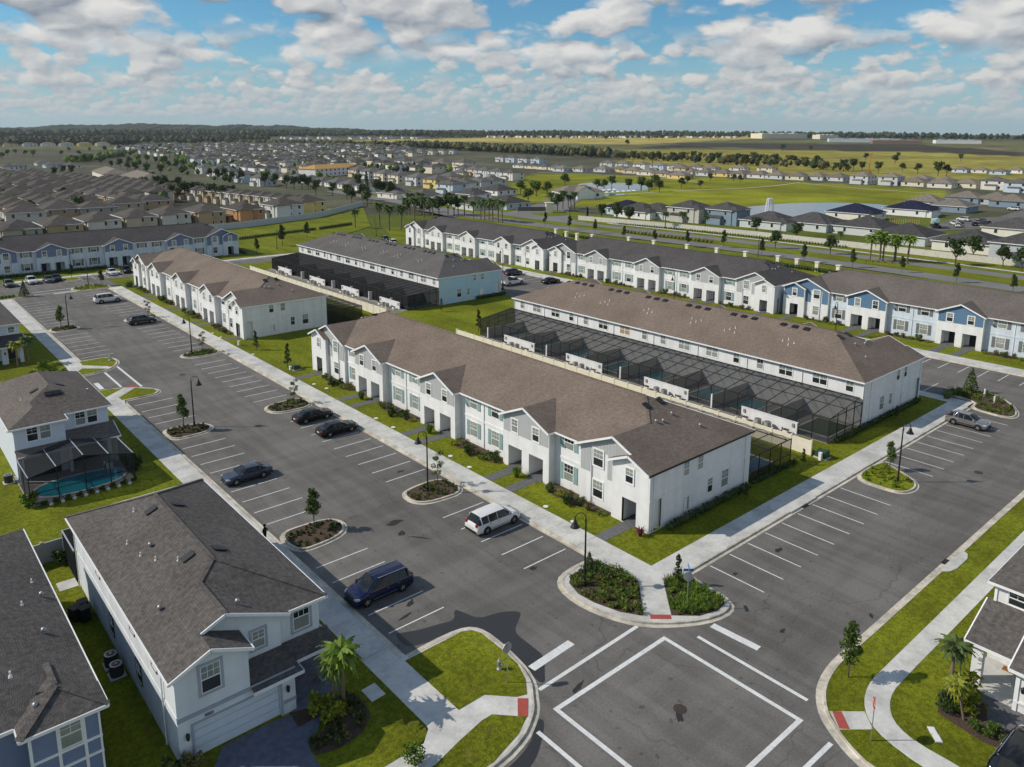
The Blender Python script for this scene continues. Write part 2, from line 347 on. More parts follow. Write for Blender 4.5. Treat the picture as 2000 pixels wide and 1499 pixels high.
def smooth_poly(pts, it=2, closed=True):
    for _ in range(it):
        out = []; n = len(pts)
        for i in range(n if closed else n-1):
            a, b = pts[i], pts[(i+1) % n]
            out += [(a[0]*.75+b[0]*.25, a[1]*.75+b[1]*.25), (a[0]*.25+b[0]*.75, a[1]*.25+b[1]*.75)]
        if not closed: out = [pts[0]]+out+[pts[-1]]
        pts = out
    return pts
def strip(pts, w, side=1):
    """ribbon polygons along an open polyline, w wide to its left (side=1) or right"""
    n = len(pts); out = []
    for i in range(n):
        a = Vector(pts[max(0, i-1)]); b = Vector(pts[min(n-1, i+1)]); d = (b-a).normalized(); q = Vector(pts[i])+Vector((-d.y, d.x))*w*side; out.append((q.x, q.y))
    return out
SYW, CYW = sin(YAW), cos(YAW)
def tz(x, y):
    w = x*SYW+y*CYW
    return 0.0 if w < 1200 else .012*(min(w, 4000)-1200)
# ------------------------------------------------------------------ the ground, one sheet out to the horizon
Z_YEL = [(850, 1724), (1348, 1783), (1489, 1282), (2681, 1627), (4200, 2500), (3400, 3400), (1996, 2313), (1072, 2045)]
Z_DARK = [(1208, 1046), (1500, 1010), (1436, 803), (1538, 622), (1454, 421), (1677, 487), (2118, 846), (1930, 1171), (1728, 1308)]
Z_GY = [(1040, 894), (620, 560), (590, 500), (611, 250), (766, 180), (1454, 421), (1538, 622), (1436, 803), (1208, 1046)]
Z_BARE = [(1542, 619), (1858, 709), (1941, 603), (1607, 474)]
Z_SAND = [(1520, 1044), (1560, 1030), (2061, 824), (2061, 900), (1842, 1163), (1640, 1100)]
Z_PARK = [(345, 407), (462, 508), (535, 420), (544, 302), (533, 195), (475, 173), (433, 160), (363, 180), (327, 213), (288, 218), (275, 259), (263, 301)]
Z_LEFT = [(20, 235), (20, 620), (110, 640), (150, 420), (135, 330), (100, 285)]
def ground():
    mb = MB(); nw, nl = 150, 190
    ws = [-120]+[20*((8000/20)**(i/(nw-2))) for i in range(nw-1)]
    vs = []
    cols = []
    for w in ws:
        for j in range(nl+1):
            t = (j/nl-.5)*2*1.05; l = w*math.tan(t*.95) if w > 300 else max(w, 300)*math.tan(t*.95)
            x, y = w*SYW+l*CYW, w*CYW-l*SYW; vs.append((x, y, tz(x, y)-.06))
            if inside(x, y, Z_DARK): c = (.058, .052, .036)
            elif inside(x, y, Z_BARE): c = (.20, .15, .10)
            elif inside(x, y, Z_SAND): c = (.36, .31, .24)
            elif inside(x, y, Z_GY): c = (.29, .255, .05)
            elif inside(x, y, Z_YEL): c = (.42, .34, .09)
            elif inside(x, y, Z_PARK): c = (.215, .225, .014)
            elif inside(x, y, Z_LEFT): c = (.07, .068, .055)
            elif w > 2600: c = (.07, .085, .045)
            elif w > 1500: c = (.14, .14, .055)
            elif w > 330: c = (.10, .10, .062)
            else: c = (.12, .15, .02)
            cols.append(c)
    n = nl+1
    fs = [(i*n+j, (i+1)*n+j, (i+1)*n+j+1, i*n+j+1)[::-1] for i in range(len(ws)-1) for j in range(nl)]
    mb.add(vs, fs, 0, True)
    m = bpy.data.materials.new('ground_cover'); m.use_nodes = True; nt = m.node_tree; N = nt.nodes.new; Lk = nt.links.new; p = nt.nodes['Principled BSDF']
    at = N('ShaderNodeAttribute'); at.attribute_name = 'soil'; g = N('ShaderNodeNewGeometry')
    acc = at.outputs['Color']
    for sc, amp in ((.006, .28), (.035, .30), (.5, .18)):
        nz = N('ShaderNodeTexNoise'); nz.inputs['Scale'].default_value = sc; nz.inputs['Detail'].default_value = 5; Lk(g.outputs['Position'], nz.inputs['Vector'])
        mr = N('ShaderNodeMapRange'); Lk(nz.outputs[0], mr.inputs[0]); mr.inputs[1].default_value = .3; mr.inputs[2].default_value = .7; mr.inputs[3].default_value = 1-amp; mr.inputs[4].default_value = 1+amp
        v = N('ShaderNodeVectorMath'); v.operation = 'SCALE'; Lk(acc, v.inputs[0]); Lk(mr.outputs[0], v.inputs[3]); acc = v.outputs[0]
    Lk(acc, p.inputs['Base Color']); p.inputs['Roughness'].default_value = .95; p.inputs['Specular IOR Level'].default_value = .1
    me = mb.mesh('ground', [m]); a = me.color_attributes.new('soil', 'FLOAT_COLOR', 'POINT')
    a.data.foreach_set('color', [q for c in cols for q in (*c, 1)])
    struct('ground', me, [])
ground()

# ------------------------------------------------------------------ asphalt, kerbs, walks, lawns
mb = MB(); mb.poly([(-60, -30, 0), (131, -30, 0), (131, 245, 0), (-60, 245, 0)]); LOT = struct('parking_lot', mb, [asphalt])
def line(a, b, w=.11, name='bay_line', z=.006, mat=None, parent=None):
    a, b = Vector(a), Vector(b); d = (b-a).normalized(); s = Vector((-d.y, d.x))*w/2; m = MB()
    m.poly([(*(a-s), z), (*(b-s), z), (*(b+s), z), (*(a+s), z)])
    return obj(name, m, [mat or paint], parent or LOT)
bayX = MB(); bayX.poly([(0, -.055, .006), (4.75, -.055, .006), (4.75, .055, .006), (0, .055, .006)]); bayX = bayX.mesh('bay_line', [paint])
def bays_x(x, ys, length=4.75):
    for y in ys:
        o = obj('bay_line', bayX, None, LOT, (x, y, 0)); o.scale.x = length/4.75
bays_x(25.3, [42.42, 45.16, 47.9, 50.64, 53.38, 62.8, 65.6, 68.4, 71.2, 74.0, 76.8, 79.6, 82.35, 85.1, 94.9, 97.65, 100.4, 103.35])
bays_x(25.2, [131.5, 134.3, 137.1, 139.9, 142.7, 145.5, 148.3]+[157.5+2.74*i for i in range(10)])
bays_x(38.0, [42.42, 45.2, 47.95, 50.8, 53.55, 63.3, 66.0, 68.8, 71.5, 74.2, 76.9, 79.6, 82.4, 85.1], 4.7)
bays_x(37.4, [94.8, 97.6, 100.3, 103.0, 105.7, 108.3, 111.0, 113.8, 116.5, 126.5, 129.2, 132, 134.7, 137.5, 140.2, 143, 145.7, 148.4, 158.6, 161.3, 164, 166.8, 169.5, 172.2, 175, 177.7, 180.5, 183.2, 186], 4.6)
bays_x(121.8, [29.5, 32.2, 34.9, 37.5, 40.2, 43.0, 45.7, 48.4, 51.1, 53.9]+[57+2.74*i for i in range(4)], 4.5)
bays_x(121.5, [125+2.74*i for i in range(12)], 4.5)
bays_x(109.2, [40.0, 42.7, 45.4, 48.2]+[51+2.74*i for i in range(4)], 5.0)
bayY = MB(); bayY.poly([(-.055, 0, .006), (.055, 0, .006), (.055, 4.9, .006), (-.055, 4.9, .006)]); bayY = bayY.mesh('bay_line', [paint])
for x in [49.8+2.727*i for i in range(9)]+[81.4, 84.15, 86.9, 89.65, 92.4, 95.15, 97.9, 100.7, 103.4]: obj('bay_line', bayY, None, LOT, (x, 28.0, 0))
for i in range(9): obj('bay_line', bayY, None, LOT, (26+2.8*i+(4 if i > 3 else 0), 203.2, 0))
for a, b, w in [((29.0, 29.5), (39.75, 29.5), .32), ((29.14, 29.34), (29.14, 19.2), .3), ((39.6, 29.34), (39.6, 19.2), .3), ((29.3, 19.35), (39.45, 19.35), .3),
                ((29.5, 31.42), (39.2, 31.6), .28), ((41.5, 28.1), (41.5, 19.9), .28), ((27.05, 28.9), (27.05, 20), .28), ((30.0, 17.4), (39.3, 17.25), .28),
                ((30.45, 33.2), (34.35, 33.4), .62), ((43.35, 28.2), (43.6, 24.6), .6), ((25.0, 20.5), (25.0, 24.2), .6), ((34.7, 15.6), (38.1, 15.5), .6)]:
    line(a, b, w, 'road_marking')
for a, b, w in [((26.1, 121.2), (26.1, 112.6), .3), ((28.3, 123.2), (28.3, 111.0), .3), ((23.85, 116.7), (23.85, 113.3), .6), ((29.2, 194.3), (38.2, 194.6), .3), ((29.0, 191.4), (37.4, 191.4), .3), ((32.6, 190.2), (37, 190.2), .6)]:
    line(a, b, w, 'road_marking')
# stains on the asphalt
wet = M('wet_asphalt', (.032, .032, .032), .42, .1, 3, spec=.5)
for p in ([(25.48, 42.13), (25.37, 39.91), (29.3, 39.8), (30.6, 38.48), (30.72, 36.08), (30.4, 33.86), (29.9, 32.04), (30.19, 31.57), (30.93, 32.46), (31.95, 33.45), (32.02, 35.06), (32.05, 36.8), (33.03, 37.49), (34.06, 38.21), (33.57, 38.79), (32.5, 39.38), (31.14, 39.59), (30.76, 41.04), (30.47, 41.78), (29.77, 40.6), (28.54, 41.02), (27.04, 41.39), (26.15, 41.85)],
          [(27.66, 29.7), (28.0, 29.4), (27.61, 28.93), (26.47, 28.0), (25.46, 27.4), (24.0, 27.0), (22, 26.9), (22, 27.9), (24.2, 28.0), (26.2, 28.5)]):
    m = MB(); m.poly([(x, y, .003) for x, y in smooth_poly(p, 2)]); obj('wet_patch', m, [wet], LOT)
stain = M('asphalt_stain', (.035, .034, .033), .8, .2, 5)
def blob(x, y, rx, ry, rot=0, n=14, z=.004, seed=0):
    r = random.Random(seed+int(x*100)); m = MB(); p = []
    for i in range(n):
        a = 2*pi*i/n; k = .55+.6*r.random(); u, v = rx*k*cos(a), ry*k*sin(a); p.append((x+u*cos(rot)-v*sin(rot), y+u*sin(rot)+v*cos(rot), z))
    m.poly(p); obj('asphalt_stain', m, [stain], LOT)
for a in [(34.2, 55.6, .9, .45), (33.6, 53.6, .5, .3, 1), (34.4, 52.0, 1.2, .15, -.9), (27.2, 43.3, .9, .18, .2), (34.6, 24.4, .9, .25, .7), (56.3, 30.6, .6, .3), (50.3, 30.9, .3, .2),
          (46.6, 24.6, .35, .2), (31.6, 30.0, .8, .25, .3), (38.6, 42, .4, .3), (40.5, 64.5, .5, .2), (28.4, 44.4, .6, .25, .6), (53.1, 21.3, .4, .15, .5)]: blob(*a)

KERBS = MB(); GUT = MB()
def kerb(pts, side=1, gut=.36, w=.17, sm=0, h=.145):
    if sm: pts = smooth_poly(pts, sm, False)
    a = pts; b = strip(pts, gut, side); c = strip(pts, gut+w, side)
    for i in range(len(pts)-1):
        q = [(*a[i], .010), (*a[i+1], .010), (*b[i+1], .012), (*b[i], .012)]
        GUT.poly(q if side > 0 else q[::-1])
        vs = [(*b[i], 0), (*b[i+1], 0), (*c[i+1], 0), (*c[i], 0)]; vt = [(x, y, h) for x, y, _ in vs]
        f = [(4, 5, 6, 7), (0, 1, 5, 4), (2, 3, 7, 6)]
        if side < 0: f = [t[::-1] for t in f]
        KERBS.add(vs+vt, f)
    return c
BEDS = {}
def ring(poly): return poly
def island(key, poly, mat, h=.15, sm=2, gut=.28):
    """kerbed island: gutter and kerb round it, planted soil inside"""
    n = len(poly); a = sum(poly[i][0]*poly[(i+1) % n][1]-poly[(i+1) % n][0]*poly[i][1] for i in range(n))
    if a < 0: poly = poly[::-1]
    poly = smooth_poly(poly, sm)
    b = offset(poly, gut); c = offset(poly, gut+.17)
    n = len(poly)
    for i in range(n):
        j = (i+1) % n
        GUT.poly([(*poly[i], .011), (*poly[j], .011), (*b[j], .013), (*b[i], .013)])
        KERBS.add([(*b[i], 0), (*b[j], 0), (*c[j], .05), (*c[i], .05), (*b[i], h), (*b[j], h), (*c[j], h), (*c[i], h)], [(4, 5, 6, 7), (0, 1, 5, 4), (2, 3, 7, 6)])
    m = MB(); m.prism(c, 0, h-.02); struct('planting_bed' if mat is mulch else 'lawn', m, [mat]); BEDS[key] = c
    return c
island('LA', [(24.9, 92.3), (24.9, 88.0), (27.2, 87.9), (29.2, 88.0), (30.4, 89.2), (30.4, 90.8), (29.2, 92.0), (27.2, 92.3)], mulch)
island('LB', [(24.9, 155.7), (24.9, 151.6), (28.4, 151.6), (29.8, 152.6), (29.8, 154.6), (28.4, 155.7)], mulch)
island('LC', [(24.9, 60.7), (24.9, 56.2), (27.8, 56.1), (30.0, 56.7), (30.9, 58.4), (30.4, 60.1), (28.6, 60.7)], mulch)
island('RA', [(43.2, 92.8), (43.2, 88.3), (39.2, 88.1), (37.3, 89.1), (37.1, 91.2), (38.4, 92.7)], mulch)
island('RB', [(43.2, 60.8), (43.2, 56.1), (38.8, 56.3), (37.3, 57.4), (37.3, 59.6), (38.6, 60.7)], mulch)
island('RC', [(43.2, 124.1), (43.2, 120.1), (38.6, 120.1), (37.1, 121.2), (37.1, 123.0), (38.6, 124.1)], mulch)
island('RD', [(43.2, 155.6), (43.2, 151.4), (38.6, 151.4), (37.1, 152.4), (37.1, 154.4), (38.6, 155.6)], mulch)
island('M', [(74.3, 33.5), (74.3, 28.9), (75.2, 27.9), (77, 27.6), (78.8, 28.3), (79.8, 30), (81.0, 32.0), (81.0, 33.5)], grass)
island('NE', [(106.1, 33.4), (105.6, 29.6), (106.2, 28.3), (107.6, 28.0), (109.8, 28.6), (112.7, 30.4), (114.8, 32.6), (115.0, 35.6), (113.4, 37.8), (109.7, 37.5), (109.2, 33.5)], mulch, gut=.3)
island('NW', [(15, 191.9), (15, 189.6), (24.0, 189.4), (27.6, 189.5), (28.0, 190.8), (26.6, 192.2)], grass)
island('NN', [(36.4, 191.4), (38.2, 189.4), (43.1, 189.4), (44.6, 191), (43.3, 194.6), (40.5, 196.2), (37.8, 195.4), (36.4, 193.4)], grass)
island('T8', [(37.2, 208.6), (37.2, 204.2), (39, 203.2), (41.2, 204.2), (41.6, 208.6)], grass)

# long kerbs
kerb([(24.9, 105.9), (24.9, 39.5)], -1)
kerb([(24.9, 189.0), (24.9, 129.7)], -1)
kerb([(43.1, 40.0), (43.1, 189.4)], -1)
kerb([(47.6, 33.05), (106.4, 33.05)], 1)
kerb([(126.6, -10), (126.6, 205), ], -1)
kerb([(20, 208.6), (104, 208.6)], 1)
SWK = [(-50, 27.9), (20, 28.0), (24.2, 28.2), (26.2, 28.7), (27.3, 29.3), (28.3, 30.0), (29.0, 30.9), (29.8, 31.9), (30.3, 33.3), (30.55, 34.9), (30.7, 36.5), (30.7, 38.2), (30.3, 39.2), (29.3, 39.7), (27.1, 39.8), (24.9, 39.7)]
swi = kerb(SWK, 1, .34, .17, 1)
CNK = [(43.1, 40.1), (40.4, 40.1), (38.9, 39.6), (38.0, 38.4), (37.7, 36.5), (37.9, 34.6), (38.6, 32.5), (39.6, 31.0), (41.1, 29.7), (43.1, 28.5), (45.0, 28.0), (46.3, 28.2), (47.0, 29.1), (47.2, 30.4), (47.3, 32.2), (47.6, 33.1)]
cni = kerb(CNK, 1, .36, .17, 1)
SEK = [(150, 20.9), (83, 20.9), (54.2, 20.75), (49.4, 20.75), (46.6, 20.8), (44.7, 20.6), (43.1, 20.2), (41.9, 19.6), (40.8, 18.8), (39.9, 17.6), (39.2, 16.4), (38.7, 15.0), (38.5, 8), (38.5, -25)]
sei = kerb(SEK, 1, .42, .17, 1)
ENK = [(24.9, 129.8), (27.9, 129.8), (29.3, 128.7), (29.4, 125.6), (28.0, 122.7), (25.5, 121.3), (20, 120.6), (-30, 120.4)]
eni = kerb(ENK, -1, .3, .17, 1)
ESK = [(-30, 113.0), (20, 113.1), (25.0, 112.7), (27.8, 111), (29.7, 108.7), (29.8, 107), (28.7, 105.9), (24.9, 105.8)]
esi = kerb(ESK, -1, .3, .17, 1)
struct('kerb', KERBS, [kerbcon]); struct('gutter', GUT, [kerbcon])

def flat(name, poly, z, mat, z0=-.02): m = MB(); m.prism(poly, z0, z); return struct(name, m, [mat])
# corner pavements, then the lawns on them
flat('pavement', cni+[(49.0, 33.57), (49.0, 35.9), (46.0, 35.9), (46.0, 42.0), (43.62, 42.0)], .125, concrete)
flat('pavement', swi+[(24.38, 41.0), (22.3, 41.0), (22.3, 33.2), (21.4, 32.4), (-50, 32.4)], .125, concrete)
flat('pavement', eni+[(-30, 124.0), (18, 124.0), (22.3, 125.0), (22.3, 132), (24.38, 132)], .125, concrete)
flat('pavement', esi+[(24.38, 104), (22.3, 104), (22.3, 109.4), (-30, 109.4)], .125, concrete)
def lawn(poly, z=.145, sm=0): return flat('lawn', smooth_poly(poly, sm) if sm else poly, z, grass, .02)
lawn([(24.5, 39.1), (29.2, 39.1), (29.8, 38.8), (30.15, 38.1), (30.1, 35.6), (29.95, 34.0), (29.4, 32.6), (28.55, 31.5), (27.9, 31.75), (26.5, 33.2), (24.5, 33.2)])
lawn([(26.9, 30.45), (27.3, 30.1), (26.9, 29.9), (26.0, 29.4), (23.6, 28.75), (-50, 28.5), (-50, 30.3), (21, 30.7), (23, 31.2), (25.0, 31.6), (25.8, 31.6)])
lawn([(24.5, 129.2), (27.6, 129.2), (28.8, 128.4), (28.8, 125.7), (27.7, 123.5), (24.4, 126.9)])
lawn([(26.9, 122.6), (25.2, 121.8), (22.7, 121.4), (-20, 121.2), (-20, 122.4), (22, 122.6), (24.0, 125.1)])
lawn([(23.2, 108.9), (26.0, 111.5), (24.6, 112.2), (20, 112.4), (-20, 112.3), (-20, 110.6), (21.5, 110.4)])
lawn([(27.3, 110.6), (24.5, 107.6), (24.6, 106.4), (28.4, 106.4), (29.2, 107.3), (29.1, 108.5)])
lawn([(-60, 32.4), (19.3, 32.4), (20.9, 32.4), (21.9, 32.75), (22.3, 33.6), (22.3, 106), (21.2, 108.4), (18, 109.4), (-60, 109.4)], .12)
lawn([(-60, 124.0), (17.5, 124.0), (20.6, 124.8), (22.3, 127.2), (22.3, 189.2), (-60, 189.2)], .12)
lawn([(46.0, 35.9), (106.5, 35.9), (106.5, 201), (46.0, 201)], .11)
seb = [(150, 20.3), (83.2, 20.3)]+[p for p in sei if p[0] < 70]
lawn(sei+[(150, -25)], .12)
lawn([(130.3, -20), (198, -20), (198, 262), (150, 245), (130.3, 206)], .1)
lawn([(20, 211.2), (106, 211.2), (106, 221), (150, 255), (190, 330), (160, 330), (120, 288), (20, 262)], .1)
# walks laid slab by slab
SLAB = {}
def walk(x0, x1, y0, y1, along, n_len=1.83, z=.135):
    W = (x1-x0) if along == 'y' else (y1-y0); L = (y1-y0) if along == 'y' else (x1-x0)
    n = max(1, round(L/n_len)); s = L/n; key = (along, round(W, 2), round(s, 3), z)
    root = struct('sidewalk', (lambda m: (m.box(x0+.02, x1-.02, y0, y1, 0, z-.02), m)[1])(MB()), [mulch])
    if key not in SLAB:
        m = MB(); a, b = (W, s-.02) if along == 'y' else (s-.02, W); m.box(0, a, 0, b, 0, z); SLAB[key] = m.mesh('slab', [concrete])
    for i in range(n):
        obj('slab', SLAB[key], None, root, (x0, y0+i*s+.01, R.uniform(-.003, .003)) if along == 'y' else (x0+i*s+.01, y0, R.uniform(-.003, .003)))
walk(43.63, 46.0, 42.02, 189.4, 'y')
walk(22.3, 24.37, 41.02, 103.98, 'y')
walk(22.3, 24.37, 132.02, 189.0, 'y')
walk(49.02, 106.5, 33.58, 35.9, 'x')
walk(106.5, 108.6, 33.58, 60, 'y')
walk(127.15, 130.3, -10, 200, 'y')
walk(26, 104, 209.14, 211.2, 'x')
# winding walk round the south-east corner
wo = smooth_poly([(120, 18.15), (57.2, 18.1), (48.1, 18.1), (46.1, 18.1), (44.6, 17.8), (43.3, 17.2), (42.4, 16.4), (41.8, 15.3), (41.35, 13.2), (41.1, 8), (41.1, -20)], 1, False)
wi = smooth_poly([(42.7, -20), (42.7, 8), (42.95, 11.8), (42.95, 14), (43.35, 15.2), (44.1, 16.0), (45.4, 16.6), (47, 16.8), (58.8, 16.72), (120, 16.75)], 1, False)
flat('sidewalk', wo+wi, .135, concrete)
flat('ramp', [(41.5, 18.5), (43.1, 17.1), (42.05, 16.1), (40.5, 17.4)], .13, concrete)
# tactile pads
for p in ([(41.62, 18.38), (42.02, 18.0), (41.02, 17.0), (40.6, 17.42)], [(40.78, 31.78), (41.92, 30.78), (41.55, 30.42), (40.42, 31.42)], [(27.86, 31.62), (28.36, 31.18), (27.32, 30.05), (26.9, 30.5)],
          [(27.7, 123.3), (28.4, 124.5), (27.9, 124.7), (27.1, 123.6)], [(26.3, 111.6), (27.5, 110.6), (27.9, 111), (26.7, 112)]):
    flat('tactile_pad', p, .142, tactile, .1)
# storm inlets: hood in the kerb with a rusty grate
for (x0, x1, yk, sg) in ((62.9, 67.6, 33.3, 1), (62.8, 67.8, 20.35, -1)):
    pts = [(x0, yk), (x0+.7, yk+sg*.55), (x0+1.6, yk+sg*.75), (x1-1.2, yk+sg*.75), (x1-.4, yk+sg*.5), (x1, yk)]
    flat('storm_inlet', pts, .165, concrete)
rust = M('rusty_iron', (.062, .048, .042), .85, .25, 8)
for x, y in ((65.0, 20.72), (65.3, 33.2)):
    m = MB()
    for k in range(6): m.box(-.5, .5, -.17+k*.06, -.14+k*.06, 0, .03)
    tag(obj('drain_grate', m, [rust], None, (x, y, .012)), 'rusty iron drain grate in the gutter on the %s side of the right-hand street' % ('lawn' if y < 25 else 'parking bay'), 'drain grate')
for x, y, lab in ((34.9, 24.6, 'round iron manhole cover inside the white painted square of the junction'), (86.0, 25.3, 'round iron manhole cover in the lane beyond the lamp post island'), (34.4, 112.9, 'round iron manhole cover in the parking lane opposite the entry drive')):
    m = MB(); m.cyl((0, 0, 0), (0, 0, .012), .42, .42, 20); m.cyl((0, 0, .012), (0, 0, .018), .34, .33, 20); tag(obj('manhole_cover', m, [rust], None, (x, y, .001)), lab, 'manhole cover')

# ------------------------------------------------------------------ boulevard behind the townhouses
def road(name, a, b, z, mat):
    m = MB(); n = len(a)
    for i in range(n-1): m.poly([(*a[i], z), (*a[i+1], z), (*b[i+1], z), (*b[i], z)][::-1])
    return struct(name, m, [mat])
near0 = [(190, -20), (195.2, 40), (198.6, 80), (200.4, 112), (200.9, 144), (199.2, 176), (198.5, 205), (196.5, 240), (198, 262), (210, 330), (222, 430)]
near1 = [(197, -20), (203.4, 45), (206.4, 80), (208, 112), (208.4, 144), (207.2, 176), (206.5, 205), (207, 240), (209, 262), (220, 330), (231, 430)]
far0 = [(207, -20), (212.5, 45), (215.5, 80), (217, 113), (217.6, 144), (216.2, 180), (214.6, 205), (214.5, 240), (216, 262), (228, 330), (238, 430)]
far1 = [(213, -20), (218.6, 45), (221.5, 80), (223.4, 113), (224.2, 144), (222.8, 180), (221, 205), (221.5, 240), (223, 262), (235, 330), (246, 430)]
roadm = M('pale_asphalt', (.20, .195, .19), .9, .1, 4, big=.1)
road('boulevard', near0, near1, .12, roadm); road('boulevard', far0, far1, .12, roadm)
road('boulevard_median', near1, far0, .13, grass)
road('boulevard_walk', [(x+4.5, y) for x, y in far1[:7]], [(x+6.3, y) for x, y in far1[:7]], .13, concrete)
road('boulevard_verge', far1, [(x+26, y) for x, y in far1], .08, grass)
road('entry_road', [(205, 216), (206, 262), (190, 262), (187, 245)], [(224, 218), (226, 262), (200, 300), (196, 275)], .125, roadm)
flat('entry_road', [(221, 222), (232, 232), (262, 262), (300, 291), (318, 300), (300, 312), (262, 285), (236, 268), (222, 262)], .1, roadm)
flat('lawn', smooth_poly([(225, 238), (241, 236), (250, 262), (247, 276), (238, 270), (228, 252)], 2), .14, grass)
flat('side_road', [(290, 117), (348, 124), (375, 115), (425, 120), (425, 110), (370, 100), (320, 104)], .05, asphalt)
# lake and pond, park path
flat('lake', smooth_poly([(286, 186), (305, 203), (326, 210), (350, 210), (375, 207), (397, 186), (395, 168), (360, 152), (313, 158), (294, 172)], 2), .02, lakem)
flat('pond', smooth_poly([(390, 386), (421, 391), (430, 360), (407, 331), (384, 313), (357, 318), (361, 343)], 2), .02, lakem)
pathm = M('park_path', (.52, .47, .38), .9, .08, 1)
for p in ([(485, 526), (500, 447), (503, 395), (474, 341)], [(350, 302), (402, 299), (459, 284), (532, 296)], [(527, 293), (504, 230), (496, 181)]):
    p = smooth_poly(p, 2, False); road('park_path', p, strip(p, 2.2, -1), .03, pathm)
# ------------------------------------------------------------------ windows, doors, shutters (shared meshes)
WC = {}
def window(parent, x, z, w, h, y=0.0, rot=0, loc=None, trimw=.10, style='dh', g=None, cols=1, lit=None, frame_mat=None):
    """double-hung window; local x along the wall, front at -y. Parts: frame (this object) > upper and lower pane"""
    key = (round(w, 2), round(h, 2), trimw, style, cols, frame_mat.name if frame_mat else '')
    if key not in WC:
        m = MB(); t = trimw; pr = .05
        if t: m.box(-w/2-t, w/2+t, -pr, .02, -t, 0, 0); m.box(-w/2-t, w/2+t, -pr, .02, h, h+t, 0); m.box(-w/2-t, -w/2, -pr, .02, 0, h, 0); m.box(w/2, w/2+t, -pr, .02, 0, h, 0)
        s = .045; cw = w/cols
        for c in range(cols):
            a, b = -w/2+c*cw, -w/2+(c+1)*cw
            m.box(a, a+s, -.035, .02, 0, h, 1); m.box(b-s, b, -.035, .02, 0, h, 1); m.box(a+s, b-s, -.035, .02, 0, s, 1); m.box(a+s, b-s, -.035, .02, h-s, h, 1); m.box(a+s, b-s, -.04, .02, h/2-.03, h/2+.03, 1)
            if style == 'dh':
                n = 2 if cw < 1.1 else 3
                for k in range(1, n): q = a+s+(cw-2*s)*k/n; m.box(q-.012, q+.012, -.03, -.012, h/2+.03, h-s, 1)
                m.box(a+s, b-s, -.031, -.012, h*.75-.012, h*.75+.012, 1)
        fm = m.mesh('window', [frame_mat or trim, trim])
        p = MB(); p.poly([(-w/2+.02, 0, 0), (w/2-.02, 0, 0), (w/2-.02, 0, h/2), (-w/2+.02, 0, h/2)]); pm = p.mesh('pane', [glass])
        WC[key] = (fm, pm)
    fm, pm = WC[key]
    o = obj('window', fm, None, parent, loc or (x, y, z), rot)
    for k in (0, 1):
        q = obj('pane', pm, None, o, (0, -.012, k*h/2+.001))
        r = R.random(); mm = g or (glass_blind if (r < (.78 if k else .55)) else glass)
        q.material_slots[0].link = 'OBJECT'; q.material_slots[0].material = mm
    return o
def wallx(mb, x0, x1, z0, z1, y, holes=(), mi=0, flip=False):
    xs = sorted({x0, x1}|{v for h in holes for v in h[:2]}); zs = sorted({z0, z1}|{v for h in holes for v in h[2:]})
    for i in range(len(xs)-1):
        for j in range(len(zs)-1):
            cx, cz = (xs[i]+xs[i+1])/2, (zs[j]+zs[j+1])/2
            if any(h[0] < cx < h[1] and h[2] < cz < h[3] for h in holes): continue
            q = [(xs[i], y, zs[j]), (xs[i+1], y, zs[j]), (xs[i+1], y, zs[j+1]), (xs[i], y, zs[j+1])]
            mb.poly(q[::-1] if flip else q, mi)
def wally(mb, y0, y1, z0, z1, x, holes=(), mi=0, flip=False):
    t = MB(); wallx(t, y0, y1, z0, z1, 0, holes, mi)
    for f in t.f:
        q = [(x, t.v[i][0], t.v[i][2]) for i in f]; mb.poly(q[::-1] if flip else q, mi)
def boxcap(mb, x0, x1, y0, y1, z0, z1, mi=0, side=True):
    """inside of an alcove open to -y"""
    mb.poly([(x0, y1, z0), (x1, y1, z0), (x1, y1, z1), (x0, y1, z1)], mi)
    mb.poly([(x0, y0, z0), (x0, y1, z0), (x0, y1, z1), (x0, y0, z1)], mi)
    if side: mb.poly([(x1, y1, z0), (x1, y0, z0), (x1, y0, z1), (x1, y1, z1)], mi)
    mb.poly([(x0, y0, z1), (x0, y1, z1), (x1, y1, z1), (x1, y0, z1)], mi)
VC = {}
def roof_vents(root, flat, pipes):
    if 'v' not in VC:
        m = MB(); m.prismy([(-.42, 0), (.42, 0), (.42, .09), (-.42, .09)], -.3, .3); m.box(-.36, .36, -.36, -.3, .01, .075, 0); VC['v'] = m.mesh('roof_vent', [black])
        m = MB(); m.cyl((0, 0, -.1), (0, 0, .26), .045, .045, 8); m.cyl((0, 0, -.1), (0, 0, .03), .11, .08, 8); VC['p'] = m.mesh('vent_pipe', [trim])
        m = MB(); m.cyl((0, 0, -.1), (0, 0, .18), .09, .09, 8); m.ball((0, 0, .2), .15); VC['b'] = m.mesh('vent_cap', [steel])
    for x, y, z, rx in flat: obj('roof_vent', VC['v'], None, root, (x, y, z+.03), rx)
    for x, y, z, k in pipes: obj({'p': 'vent_pipe', 'b': 'vent_cap'}[k], VC[k], None, root, (x, y, z))
SHM = {}
def shutter(root, x, y, z, h, mat):
    k = (round(h, 2), mat.name)
    if k not in SHM:
        m = MB(); m.box(-.25, .25, -.05, 0, 0, h)
        for a, b in ((.06, h/2-.04), (h/2+.04, h-.06)): m.box(-.19, .19, -.062, -.05, a, b)
        SHM[k] = m.mesh('shutter', [mat])
    obj('shutter', SHM[k], None, root, (x, y, z))
CAR_PORCH = {}
